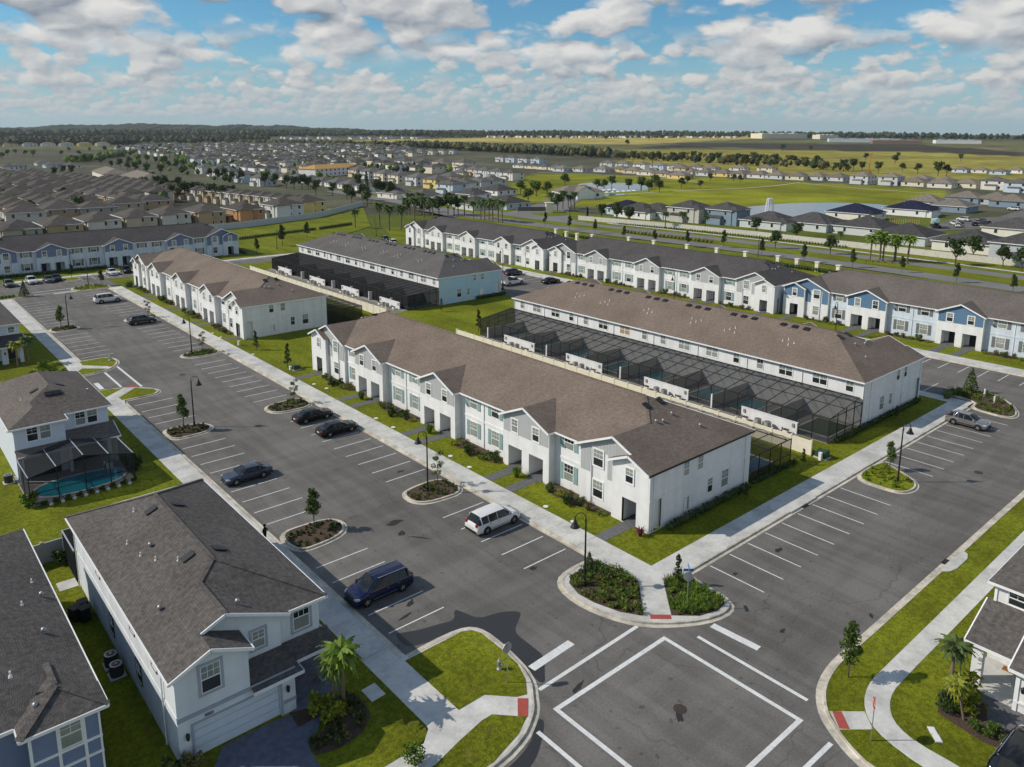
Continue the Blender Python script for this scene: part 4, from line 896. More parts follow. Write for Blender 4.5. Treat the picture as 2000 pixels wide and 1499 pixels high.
def house1():
    root = thing('house', 'ice-white two-storey house with grey roof and closed double garage, nearest the junction', 'house', (0, 0, .1), 0, 'detached houses by the car park'); s = .43; z0 = 5.6
    RF = MB()
    for p in ([(9.9, 39.3, z0), (12.25, 39.3, 6.61), (12.25, 41.0, 6.61), (13.75, 41.0, 7.256), (13.75, 45.1, 7.256), (15.05, 46.4, 7.815), (15.05, 58.25, 7.815), (9.9, 63.4, z0)],
              [(12.25, 39.3, 6.61), (14.6, 39.3, z0), (14.6, 41.38, z0), (12.25, 41.38, 6.61)], [(13.75, 41.0, 7.256), (17.6, 41.0, z0), (17.6, 41.25, z0), (13.75, 45.1, 7.256)],
              [(17.6, 41.25, z0), (20.2, 41.25, z0), (15.05, 46.4, 7.815), (13.75, 45.1, 7.256)], [(20.2, 41.25, z0), (20.2, 63.4, z0), (15.05, 58.25, 7.815), (15.05, 46.4, 7.815)], [(20.2, 63.4, z0), (9.9, 63.4, z0), (15.05, 58.25, 7.815)]): RF.poly(p)
    obj('roof', RF, [rf_h1], root)
    RC = MB()
    for p, q in (((15.05, 46.4, 7.82), (15.05, 58.25, 7.82)), ((13.75, 41, 7.26), (13.75, 45.1, 7.26)), ((13.75, 45.1, 7.26), (15.05, 46.4, 7.82)), ((15.05, 46.4, 7.82), (20.2, 41.25, 5.62)), ((15.05, 58.25, 7.82), (9.9, 63.4, 5.62)), ((15.05, 58.25, 7.82), (20.2, 63.4, 5.62))): RC.bar(p, q, .26, .05)
    obj('ridge_cap', RC, [rf_h1], root)
    LR = MB(); LR.poly([(14.42, 39.25, 2.75), (17.5, 39.25, 2.75), (17.15, 41.38, 3.45), (14.42, 41.38, 3.45)]); LR.poly([(17.5, 39.25, 2.75), (17.5, 40.3, 2.75), (17.15, 41.38, 3.45)])
    LR.poly([(17.5, 40.3, 2.75), (20.25, 40.3, 2.75), (20.25, 41.63, 3.3), (17.15, 41.63, 3.35)]); LR.poly([(20.25, 40.3, 2.75), (20.25, 46, 2.75), (19.82, 46, 3.3), (19.82, 41.6, 3.3)]); obj('porch_roof', LR, [rf_h1], root)
    W = MB(); zt = 5.6
    wallx(W, 10.3, 14.4, 0, zt, 39.7, [(11.1, 16.15, 0, 2.2)] if 0 else [(11.1, 14.4, 0, 2.2)]); wallx(W, 14.4, 17.1, 0, 2.8, 39.7, [(14.4, 16.15, 0, 2.2)])
    W.poly([(10.3, 39.7, zt), (14.4, 39.7, zt), (12.25, 39.7, 6.5)])
    W.poly([(14.4, 39.7, 2.75), (14.4, 41.4, 2.75), (14.4, 41.4, zt), (14.4, 39.7, zt)]); wallx(W, 14.4, 17.1, 2.7, zt, 41.4); W.poly([(12.3, 41.4, zt), (17.2, 41.4, zt), (13.75, 41.4, 7.15), (12.3, 41.4, 6.5)])
    wally(W, 39.7, 44.5, 0, 2.9, 17.1); W.poly([(17.1, 41.4, 2.9), (17.1, 41.7, 2.9), (17.1, 41.7, zt), (17.1, 41.4, zt)]); wallx(W, 17.1, 19.8, 2.7, zt, 41.7)
    wallx(W, 17.1, 19.8, 0, 2.8, 44.5); wally(W, 41.7, 63, 2.7, zt, 19.8); wally(W, 44.5, 63, 0, 2.7, 19.8); wally(W, 39.7, 63, 0, zt, 10.3, (), 0, True); wallx(W, 10.3, 19.8, 0, zt, 63, (), 0, True)
    W.poly([(17.1, 41.7, 2.7), (19.8, 41.7, 2.7), (19.8, 44.5, 2.7), (17.1, 44.5, 2.7)])
    W.box(19.35, 19.85, 40.75, 41.25, 0, 2.75); W.box(10.26, 10.3, 39.7, 63, 2.9, 3.08); boxcap(W, 11.1, 16.15, 39.7, 39.95, 0, 2.2)
    obj('wall', W, [h1wall], root)
    B = MB(); B.box(10.27, 17.13, 39.63, 39.7, 2.72, 2.95); B.box(10.98, 11.1, 39.66, 39.7, 0, 2.32); B.box(16.15, 16.27, 39.66, 39.7, 0, 2.32); B.box(11.1, 16.15, 39.66, 39.7, 2.2, 2.32)
    B.box(16.32, 17.16, 39.64, 39.7, .75, .95); B.box(17.1, 17.17, 39.64, 41.0, .75, .95); B.box(19.25, 19.95, 40.65, 41.35, .5, .6); obj('band', B, [grey_trim], root)
    GD = MB()
    for i in range(4):
        GD.box(11.12, 16.13, 39.9, 39.94, .02+i*.545, .545+i*.545-.015)
        for k in range(8): GD.box(11.2+k*.615, 11.2+k*.615+.52, 39.885, 39.9, .1+i*.545, .47+i*.545)
    obj('garage_door', GD, [M('garage_door_paint', (.66, .72, .78), .6, .03, 2)], root)
    T = MB()
    for p, q in (((9.9, 39.27, 5.52), (12.25, 39.27, 6.54)), ((12.25, 39.27, 6.54), (14.62, 39.27, 5.52)), ((13.75, 40.97, 7.18), (17.6, 40.97, 5.52)), ((12.3, 40.97, 6.56), (13.75, 40.97, 7.18)), ((14.62, 39.3, 5.52), (14.62, 41.4, 5.52)), ((17.6, 41.22, 5.52), (20.2, 41.22, 5.52)), ((20.2, 41.25, 5.52), (20.2, 63.4, 5.52)), ((9.9, 39.3, 5.52), (9.9, 63.4, 5.52)), ((9.9, 63.4, 5.52), (20.2, 63.4, 5.52)),
                 ((14.4, 39.22, 2.67), (17.52, 39.22, 2.67)), ((17.52, 39.25, 2.67), (17.52, 40.3, 2.67)), ((17.5, 40.27, 2.67), (20.27, 40.27, 2.67)), ((20.27, 40.3, 2.67), (20.27, 46, 2.67))): T.bar(p, q, .07, .18)
    obj('fascia', T, [trim], root)
    for x, z, w, h, y in ((12.25, 3.85, 1.1, 1.65, 39.7), (15.7, 3.95, .8, 1.15, 41.4), (18.6, 3.75, 1.1, 1.7, 41.7)): window(root, x, z, w, h, y, trimw=.16, frame_mat=grey_trim)
    for y, z, w, h in ((55.9, 4.05, 1.0, 1.3), (47.7, 4.05, 1.0, 1.3), (43.3, 4.05, 1.0, 1.3), (53.2, 1.0, 1.0, 1.4), (47.0, 1.0, 1.0, 1.4)): window(root, 0, 0, w, h, rot=-pi/2, loc=(10.299, y, z), trimw=.05, frame_mat=black)
    lantern(root, 10.75, 39.7, 1.7); lantern(root, 16.6, 39.7, 1.7)
    text('9003', .26, (12.0, 39.65, 2.48), (pi/2, 0, 0), doorm, root, 'house_number')
    D = MB(); D.box(17.9, 18.9, 44.42, 44.5, .1, 2.2); obj('door', D, [doorm], root)
    for x, y in ((10.2, 41.8), (10.2, 62.5)):
        d = MB(); d.cyl((x, y, .1), (x, y, 5.4), .045, .045, 8); obj('downspout', d, [trim], root)
    F = MB(); F.box(17.1, 20.2, 40.3, 44.5, 0, .12); obj('porch_floor', F, [paverblue], root)
    zl = lambda x: 5.6+s*(x-9.9)
    sl = atan2(s, 1); roof_vents(root, [(14.2, 56.4, zl(14.2), (0, -sl, pi/2 if 0 else 0)), (14.1, 48.3, zl(14.1), (0, -sl, 0)), (16.0, 56.2, zl(14.1), (0, sl, 0)), (16.0, 48.0, zl(14.1), (0, sl, 0))],
               [(13.4, 57.8, zl(13.4), 'p'), (12.0, 54.4, zl(12), 'p'), (12.2, 52.0, zl(12.2), 'p'), (12.9, 52.2, zl(12.9), 'b'), (12.7, 50.4, zl(12.7), 'p'), (11.4, 45.4, zl(11.4), 'b'), (13.6, 48.7, zl(13.6), 'p'), (14.9, 42.2, 6.78, 'b')])
rf_h1 = shingle('weathered_shingle', (.098, .088, .082), (.150, .136, .125))
house1()
def house0():
    root = thing('house', 'violet-blue panelled house with white grid trim at the bottom left corner', 'house', (0, 0, .1), 0, 'detached houses by the car park')
    blue = M('slate_blue_panel', (.20, .25, .38), .8, .04, 2); z0 = 5.6
    W = MB(); W.box(-3.4, 6.8, 42.3, 63, 0, z0); W.box(3.6, 6.8, 40.25, 42.3, 0, z0-.02); W.box(-3.4, 3.6, 41.3, 42.3, 0, z0-.03); obj('wall', W, [blue], root)
    RF = MB(); s = .43; hip(RF, -3.8, 7.15, 41.0, 63.4, z0, s)
    zr = z0+s*1.98; RF.poly([(3.2, 39.85, z0+.02), (7.17, 39.85, z0+.02), (5.18, 41.83, zr+.02)]); RF.poly([(7.17, 39.85, z0+.02), (7.17, 42.0, z0+.02), (5.18, 44.2, zr+.02), (5.18, 41.83, zr+.02)]); RF.poly([(3.2, 39.85, z0+.02), (5.18, 41.83, zr+.02), (5.18, 44.2, zr+.02), (3.2, 42, z0+.02)])
    obj('roof', RF, [rf_h1], root)
    RC = MB(); RC.bar((3.2, 39.85, z0+.04), (5.18, 41.83, zr+.04), .45, .06); RC.bar((5.18, 41.83, zr+.04), (5.18, 44.0, zr+.04), .3, .06); RC.bar((1.68, 46.5, 7.97), (1.68, 57.9, 7.97), .3, .06); RC.bar((7.17, 39.85, z0+.03), (5.18, 41.83, zr+.03), .3, .05); obj('ridge_cap', RC, [rf_h1], root)
    T = MB()
    for p, q in (((3.2, 39.82, 5.52), (7.17, 39.82, 5.52)), ((7.18, 39.85, 5.52), (7.18, 63.4, 5.52)), ((3.18, 39.85, 5.52), (3.18, 41, 5.52)), ((-3.8, 40.97, 5.52), (3.2, 40.97, 5.52))): T.bar(p, q, .07, .18)
    for x in (3.66, 4.86, 6.02, 6.76): T.box(x-.07, x+.07, 40.2, 40.26, 0, 5.45)
    for z in (5.42, 3.75, 2.85): T.box(3.6, 6.82, 40.19, 40.25, z-.07, z+.07)
    T.box(6.79, 6.83, 40.2, 40.34, 0, 5.45); T.box(-1.2, 3.6, 41.24, 41.3, 2.8, 2.95); obj('fascia', T, [trim], root)
    window(root, 5.42, 3.9, 1.0, 1.45, 40.2, trimw=.02); window(root, 1.6, 3.9, 1.0, 1.45, 41.3)
    zl = lambda x: z0+s*(7.15-x)
    roof_vents(root, [], [(6.4, 52.2, zl(6.4), 'b'), (5.7, 47.5, zl(5.7), 'b'), (4.2, 41.3, 6.0, 'b'), (6.2, 54.2, zl(6.2), 'p'), (5.2, 51, zl(5.2), 'p'), (3.5, 43.0, 7.2, 'p')])
house0()
def house2():
    root = thing('house', 'white two-storey house with taupe roof and caged pool behind, beside the entry drive', 'house', (0, 0, .1), 0, 'detached houses by the car park'); z0 = 5.6; s = .43
    wl = M('bluish_white_stucco', (.66, .71, .78), .85, .04, 1.2)
    W = MB(); W.box(10.0, 19.0, 88.7, 103.6, 0, z0); W.box(10.0, 14.5, 86.9, 88.7, 0, z0-.02); obj('wall', W, [wl], root)
    RF = MB(); hip(RF, 9.6, 19.4, 88.3, 104, z0, s); zr = z0+s*2.6
    RF.poly([(9.58, 86.5, z0+.02), (14.8, 86.5, z0+.02), (12.2, 89.1, zr+.02)]); RF.poly([(14.8, 86.5, z0+.02), (14.8, 88.3, z0+.02), (12.2, 90.9, zr+.02), (12.2, 89.1, zr+.02)]); RF.poly([(9.58, 88.3, z0+.02), (9.58, 86.5, z0+.02), (12.2, 89.1, zr+.02), (12.2, 90.9, zr+.02)])
    RF.poly([(9.9, 86.9, 3.3), (10, 85.95, 2.8), (14.6, 85.95, 2.8), (14.6, 86.9, 3.3)][::-1]); RF.poly([(14.6, 85.95, 2.8), (19.4, 85.95, 2.8), (19.4, 88.68, 3.7), (14.6, 88.68, 3.7)])
    obj('roof', RF, [shingle('taupe_shingle', (.130, .112, .098), (.19, .165, .145))], root)
    T = MB(); eaves(T, 9.6, 19.4, 88.3, 104, z0); T.bar((9.58, 86.47, 5.54), (14.82, 86.47, 5.54), .07, .18); T.bar((14.82, 86.5, 5.54), (14.82, 88.3, 5.54), .07, .18); T.bar((9.56, 86.5, 5.54), (9.56, 88.3, 5.54), .07, .18); T.bar((10, 85.93, 2.73), (19.42, 85.93, 2.73), .07, .16); T.bar((19.42, 85.95, 2.73), (19.42, 88.7, 3.64), .07, .16); obj('fascia', T, [trim], root)
    for x, y in ((11.6, 86.9), (12.75, 86.9), (16.3, 88.7), (17.45, 88.7)): window(root, x, 3.95, .98, 1.5, y, trimw=.06)
    window(root, 0, 0, 1, 1.4, rot=-pi/2, loc=(9.999, 92, 3.9)); P = MB()
    for x in (10.2, 14.6, 18.9): P.box(x-.15, x+.15, 86.0, 86.3, 0, 2.7)
    obj('column', P, [wl], root)
    G = MB(); G.box(15, 18.6, 88.64, 88.7, .1, 2.2); G.box(10.6, 13.8, 86.85, 86.9, .1, 2.2); obj('sliding_door', G, [glass], root)
    roof_vents(root, [(13.1, 93.6, 7.1, (0, -.4, 0)), (15.6, 93.9, 7.2, (0, .4, 0)), (14.2, 91.6, 7.05, (.4, 0, 0)), (14.9, 91.6, 7.05, (.4, 0, 0))], [(18.2, 93.2, 6.1, 'b'), (11.8, 93, 6.5, 'p')])
    c = thing('screen_enclosure', 'screened pool cage with peaked roof behind the taupe-roofed white house', 'pool cage', (0, 0, .1), 0, 'pool cages')
    xs = (9.9, 12.25, 14.6, 16.8, 19.0); zz = (2.85, 3.35, 3.85, 3.35, 2.85); sm = screen_mat('house_pool_screen', .72, (.04, .042, .046)); sf = screen_mat('front_pool_screen', .42, (.03, .032, .034))
    for i in range(4):
        m = MB(); m.poly([(xs[i], 80.0, zz[i]), (xs[i+1], 80.0, zz[i+1]), (xs[i+1], 86.0, zz[i+1]-.2), (xs[i], 86.0, zz[i]-.2)]); obj('mesh_roof', m, [sm], c)
        m = MB(); m.poly([(xs[i], 80.0, .1), (xs[i+1], 80.0, .1), (xs[i+1], 80, zz[i+1]), (xs[i], 80, zz[i])]); obj('mesh_panel', m, [sf], c)
        m = MB(); m.bar((xs[i], 79.99, zz[i]), (xs[i+1], 79.99, zz[i+1]), .07, .09); m.bar((xs[i], 79.99, 1.2), (xs[i+1], 79.99, 1.2), .05, .06); obj('rail', m, [dkbronze], c)
    for i in range(5):
        m = MB(); m.bar((xs[i], 80, zz[i]+.02), (xs[i], 86, zz[i]-.18), .07, .08); obj('rafter', m, [grey_trim], c); m = MB(); m.bar((xs[i], 80, .1), (xs[i], 80, zz[i]), .08, .08); obj('post', m, [dkbronze], c)
    for x in (9.9, 19.0):
        m = MB(); m.poly([(x, 80, .1), (x, 86, .1), (x, 86, 2.65), (x, 80, 2.85)]); obj('mesh_panel', m, [sm], c); m = MB(); m.bar((x, 83, .1), (x, 83, 2.75), .07, .07); obj('post', m, [dkbronze], c)
    flat('pool_deck', [(9.8, 79.8), (19.1, 79.8), (19.1, 88.6), (9.8, 88.6)], .2, deckm)
    pool('turquoise pool inside the peaked cage behind the taupe-roofed white house', 10.7, 18.5, 80.5, 84.6, z=.27, wm=M('deep_pool_water', (.02, .36, .46), .05, .1, .8, .15, 3, .5), rnd=2)
    m = MB(); m.box(17.2, 17.35, 84.2, 84.6, .2, .9); m.box(17.2, 18, 84.2, 84.35, .2, .7); tag(obj('pool_chair', m, [plastic_w], None, (0, 0, .1)), 'white pool chair beside the turquoise pool in the peaked cage', 'chair')
house2()
def house3():
    root = thing('house', 'white house with brown roof and dark porch roof at the left edge', 'house', (0, 0, .1), 0, 'detached houses by the car park'); z0 = 5.6; s = .43
    wl = MATS['bluish_white_stucco']; W = MB(); W.box(8.6, 18.3, 137.4, 157, 0, z0); W.box(8.6, 15.2, 136.4, 137.4, 2.8, z0-.03); W.box(15.4, 16.2, 134.7, 135.4, 0, 2.6); W.box(17.7, 18.2, 134.7, 135.2, 0, 2.6); obj('wall', W, [wl], root)
    RF = MB(); hip(RF, 8.2, 18.7, 136.9, 157.4, z0, s); obj('roof', RF, [MATS['taupe_shingle']], root); P = MB(); P.poly([(8.2, 134.2, 2.75), (18.7, 134.2, 2.75), (18.7, 137.38, 3.9), (8.2, 137.38, 3.9)]); obj('porch_roof', P, [rf_dark], root)
    T = MB(); eaves(T, 8.2, 18.7, 136.9, 157.4, z0); T.bar((8.2, 134.17, 2.68), (18.72, 134.17, 2.68), .07, .18); T.bar((18.72, 134.2, 2.68), (18.72, 137.4, 3.83), .07, .16); obj('fascia', T, [trim], root)
    window(root, 17.3, 4.2, .9, .9, 137.4, cols=1); window(root, 13.5, 3.9, 1.0, 1.5, 136.4); D = MB(); D.box(16.4, 17.5, 137.3, 137.4, .1, 2.3); obj('door', D, [doorm], root); lantern(root, 15.8, 134.7, 1.7)
house3()
def house_se():
    root = thing('house', 'white gabled house with grey shingle porch roof at the right edge of the junction', 'house', (0, 0, .12), 0, 'detached houses by the car park'); z0 = 5.6
    W = MB(); W.box(54.3, 66, 2, 14.1, 0, z0); W.box(50.1, 54.3, 2, 11.3, 0, 2.75); W.box(51.0, 51.5, 13.45, 14.05, 0, 2.75); W.box(50.0, 50.12, 10.2, 11.3, .6, .72); obj('wall', W, [white], root)
    RF = MB(); hip(RF, 53.9, 66.4, 1.6, 14.5, z0, .43); obj('roof', RF, [rf_h1], root)
    P = MB(); P.poly([(50.7, 14.5, 2.8), (50.7, 11.6, 2.8), (54.28, 11.6, 4.25), (54.28, 14.5, 4.25)][::-1]); P.poly([(49.7, 11.7, 2.82), (49.7, 1.6, 2.82), (54.28, 1.6, 4.6), (54.28, 11.7, 4.6)][::-1]); P.poly([(49.7, 11.7, 2.82), (54.28, 11.7, 4.6), (54.28, 11.7, 2.82)]); obj('porch_roof', P, [rf_h1], root)
    T = MB(); eaves(T, 53.9, 66.4, 1.6, 14.5, z0)
    for p, q in (((50.67, 14.5, 2.72), (50.67, 11.6, 2.72)), ((50.7, 14.52, 2.72), (54.28, 14.52, 4.17)), ((49.67, 11.7, 2.74), (49.67, 1.6, 2.74)), ((49.7, 11.73, 2.74), (54.28, 11.73, 4.5))): T.bar(p, q, .08, .18)
    T.box(54.22, 54.3, 13.98, 14.14, 3.9, 5.5); T.box(50.02, 50.1, 11.12, 11.34, 0, 2.7); obj('fascia', T, [trim], root)
    window(root, 0, 0, 1.5, 1.0, rot=-pi/2, loc=(54.299, 12.6, 4.35), trimw=.08, g=glass, cols=1); F = MB(); F.box(50.2, 54.3, 11.3, 14.1, 0, .06); obj('porch_floor', F, [concrete], root)
    D = MB(); D.box(54.2, 54.3, 11.7, 12.7, .1, 2.2); obj('door', D, [teal], root); lantern(root, 50.1, 10.9, 1.6, -pi/2); M2 = MB(); M2.box(53.6, 54.1, 12.2, 13.0, .06, .1); obj('door_mat', M2, [M('coir', (.25, .09, .03), .9)], root)
    flat('planting_bed', [(48.1, 14.7), (46.4, 14.2), (46.1, 12.9), (45.9, 11.6), (46.1, 10.4), (47.3, 10.4), (48, 12), (49.3, 12.6), (49.3, 13.9)], .15, mulch); flat('forecourt', [(49.3, 13.7), (49.3, 12.4), (47.9, 12.0), (47.3, 10.0), (46.2, 9.8), (46.2, 2), (50.2, 2), (50.2, 11.0), (51, 11.0), (51, 13.7)], .16, paver)
house_se()
# yards of the near houses
flat('driveway', smooth_poly([(11.0, 39.7), (17.2, 39.6), (17.3, 38.2), (16.3, 36.8), (16.1, 34.8), (16.0, 30.6), (10.6, 30.6)], 1), .15, paverblue); flat('footpath', [(16.9, 40.4), (20.0, 40.4), (19.9, 39.6), (18.4, 38.6), (17.2, 37.2), (16.2, 36.9), (16.6, 38.6)], .155, paverblue)
bedA = [(16.3, 35.6), (16.4, 36.8), (17.6, 37.0), (18.4, 38.6), (20.0, 39.2), (20.5, 38.2), (20.3, 36.4), (19.2, 35.4), (17.6, 35.2)]
flat('planting_bed', bedA, .16, mulch); BEDS['H1'] = bedA
flat('concrete_slab', [(20.85, 38.5), (21.85, 38.55), (21.85, 37.25), (20.85, 37.2)], .17, concrete); flat('planting_bed', [(16.6, 39.6), (17.9, 39.2), (17.7, 38.2), (16.5, 38.2)], .16, mulch)
post_wall('grey panel wall between the violet-blue house and the ice-white house', (6.9, 68.2), (10.6, 68.2), 1.9, M('grey_panel', (.36, .36, .35), .8, .05, 2))
flat('concrete_slab', [(8.9, 62.8), (10.2, 62.8), (10.2, 64.2), (8.9, 64.2)], .16, concrete)
condenser('farther of two dark condensers beside the ice-white house', (9.65, 51.3, .12), 0, True, 'dark condensers'); condenser('nearer of two dark condensers beside the ice-white house', (9.65, 50.0, .12), 0, True, 'dark condensers')
condenser('dark condenser at the left corner of the taupe-roofed white house', (9.2, 87.4, .12), 0, True, 'dark condensers')
c1 = thing('screen_enclosure', 'dark screen lanai behind the ice-white house, partly hidden by its roof', 'pool cage', (0, 0, .1), 0, 'pool cages'); m = MB(); m.box(10.2, 19.6, 63.3, 67.4, .1, 2.7); obj('mesh_panel', m, [screen_d], c1)
m = MB()
for x in (10.2, 14.9, 19.6): m.bar((x, 67.4, .1), (x, 67.4, 2.72), .09, .09)
m.bar((10.2, 67.4, 2.72), (19.6, 67.4, 2.72), .09, .09); m.bar((10.2, 63.3, 2.72), (10.2, 67.4, 2.72), .09, .09); obj('frame', m, [grey_trim], c1)
binm = MB(); binm.prism([(-.3, -.35), (.3, -.35), (.3, .35), (-.3, .35)], .08, 1.0); binm.box(-.33, .33, -.4, .36, 1.0, 1.08); binm.cyl((-.3, .3, .1), (.3, .3, .1), .1, .1, 8); binm = binm.mesh('trash_bin', [M('bin_plastic', (.02, .022, .022), .5, .1, 3)])
for i, (x, y) in enumerate(((9.6, 58.6), (9.5, 57.7), (9.0, 58.1))): tag(obj('trash_bin', binm, None, None, (x, y, .12), .2*i), ['black wheeled bin against the ice-white house wall, farthest from the camera', 'black wheeled bin against the ice-white house wall, nearest the camera', 'black wheeled bin standing away from the ice-white house wall'][i], 'trash bin', 'bins beside the ice-white house')
# front gardens of the townhouses: walks, beds, covers
def frontage(x0, xw, ybase, mirror_list, mat=paver):
    for yy in mirror_list: flat('footpath', [(x0, yy-.62), (xw+.1, yy-.62), (xw+.1, yy+.62), (x0, yy+.62)], .128, mat)
BED2 = []
def front(xs, xw, y0, near_only=None):
    """xs = walk edge, xw = facade plane, y0 = far end of the row"""
    for a, b in ((12.65, 19.65), (28.15, 35.15), (43.65, 50.65)):
        for u in (a+1.9, b-1.9): frontage(xs, xw, 0, [y0-u])
    for u in (2.3, 61.0): frontage(xs, xw, 0, [y0-u])
    for a, b in ((4.6, 12.4), (19.9, 27.9), (35.4, 43.4), (50.9, 58.9)):
        r = random.Random(int(a*10+y0)); ya, yb = y0-b, y0-a; n = 7
        p = [(xw+.85 if 0 else xw, ya), (xw, yb)]+[(xw-.55-.75*r.random()*(1 if k % 2 else .4), yb-(yb-ya)*(k+.5)/n) for k in range(n)]
        p = smooth_poly(p, 1); p = [(min(q[0], xw+.0), q[1]) for q in p]
        flat('planting_bed', p+[], .135, mulch); BED2.append(p)
        flat('planting_bed', [(xw, ya+.2), (xw+.88, ya+.2), (xw+.88, yb-.2), (xw, yb-.2)], .134, mulch)
front(46.0, 49.75, 102.6); front(46.0, 48.7, 189.0); front(130.3, 134.6, 141.4); front(130.3, 136.4, 77.2)
cov = MB(); cov.cyl((0, 0, 0), (0, 0, .02), .26, .26, 14); cov = cov.mesh('valve_cover', [plastic_w])
CL = [(46.6, 64.1), (46.4, 60.5), (46.5, 48.9), (46.4, 45.2), (46.75, 96.3), (47.2, 93.5), (46.4, 79.2), (46.4, 75.3), (46.3, 129.9), (46.3, 116.2), (46.3, 133.6)]
for i, (x, y) in enumerate(sorted(CL, key=lambda q: q[1])): tag(obj('valve_cover', cov, None, None, (x, y, .115)), 'round white valve cover in the lawn beside the long sidewalk, %s from the junction' % ['first', 'second', 'third', 'fourth', 'fifth', 'sixth', 'seventh', 'eighth', 'ninth', 'tenth', 'eleventh'][i], 'valve cover', 'white valve covers in the front lawns')
# ------------------------------------------------------------------ vehicles
tyre = M('tyre_rubber', (.012, .012, .013), .85, .1, 5); rim = M('alloy_rim', (.45, .45, .46), .35, .05, 3, metal=.8, spec=.6)
cglass = M('car_glass', (.008, .010, .012), .05, .1, 1, spec=.5); lampw = M('headlamp', (.55, .57, .58), .15, .1, 3, spec=.7); lampr = M('tail_lamp', (.28, .012, .012), .2, .1, 3, spec=.6)
chrome = M('chrome_trim', (.6, .6, .6), .2, .03, 3, metal=1); blackp = M('black_plastic', (.016, .016, .017), .55, .1, 4); plate_m = M('plate', (.6, .6, .58), .5)
def paintm(name, col, metal=.3): return M(name, col, .16, .04, 1, spec=.4, metal=metal, coat=.25)
KIND = {   # length, width, height, hood height, belt height, (windscreen base, roof front, roof rear, rear glass base), wheelbase front/rear axle x, wheel radius, ground
 'sedan': (4.85, 1.84, 1.45, .93, .96, (1.05, .25, -1.05, -1.75), (1.42, -1.38), .335, .30, 1.02),
 'suv': (4.75, 1.88, 1.70, 1.06, 1.08, (1.05, .45, -1.75, -2.15), (1.42, -1.34), .37, .36, 1.08),
 'bigsuv': (5.2, 2.04, 1.90, 1.20, 1.20, (1.20, .62, -2.05, -2.40), (1.62, -1.42), .41, .42, 1.22),
 'crossover': (4.55, 1.86, 1.62, 1.02, 1.04, (1.12, .30, -1.35, -2.05), (1.38, -1.30), .36, .34, 1.08),
 'minivan': (5.15, 2.0, 1.74, 1.02, 1.05, (1.50, .60, -2.05, -2.42), (1.58, -1.50), .36, .30, 1.1),
 'wagon': (4.6, 1.84, 1.55, .98, 1.0, (1.05, .35, -1.75, -2.1), (1.38, -1.32), .34, .32, 1.05)}
def lerp(a, b, t): return a+(b-a)*t
CARS = {}
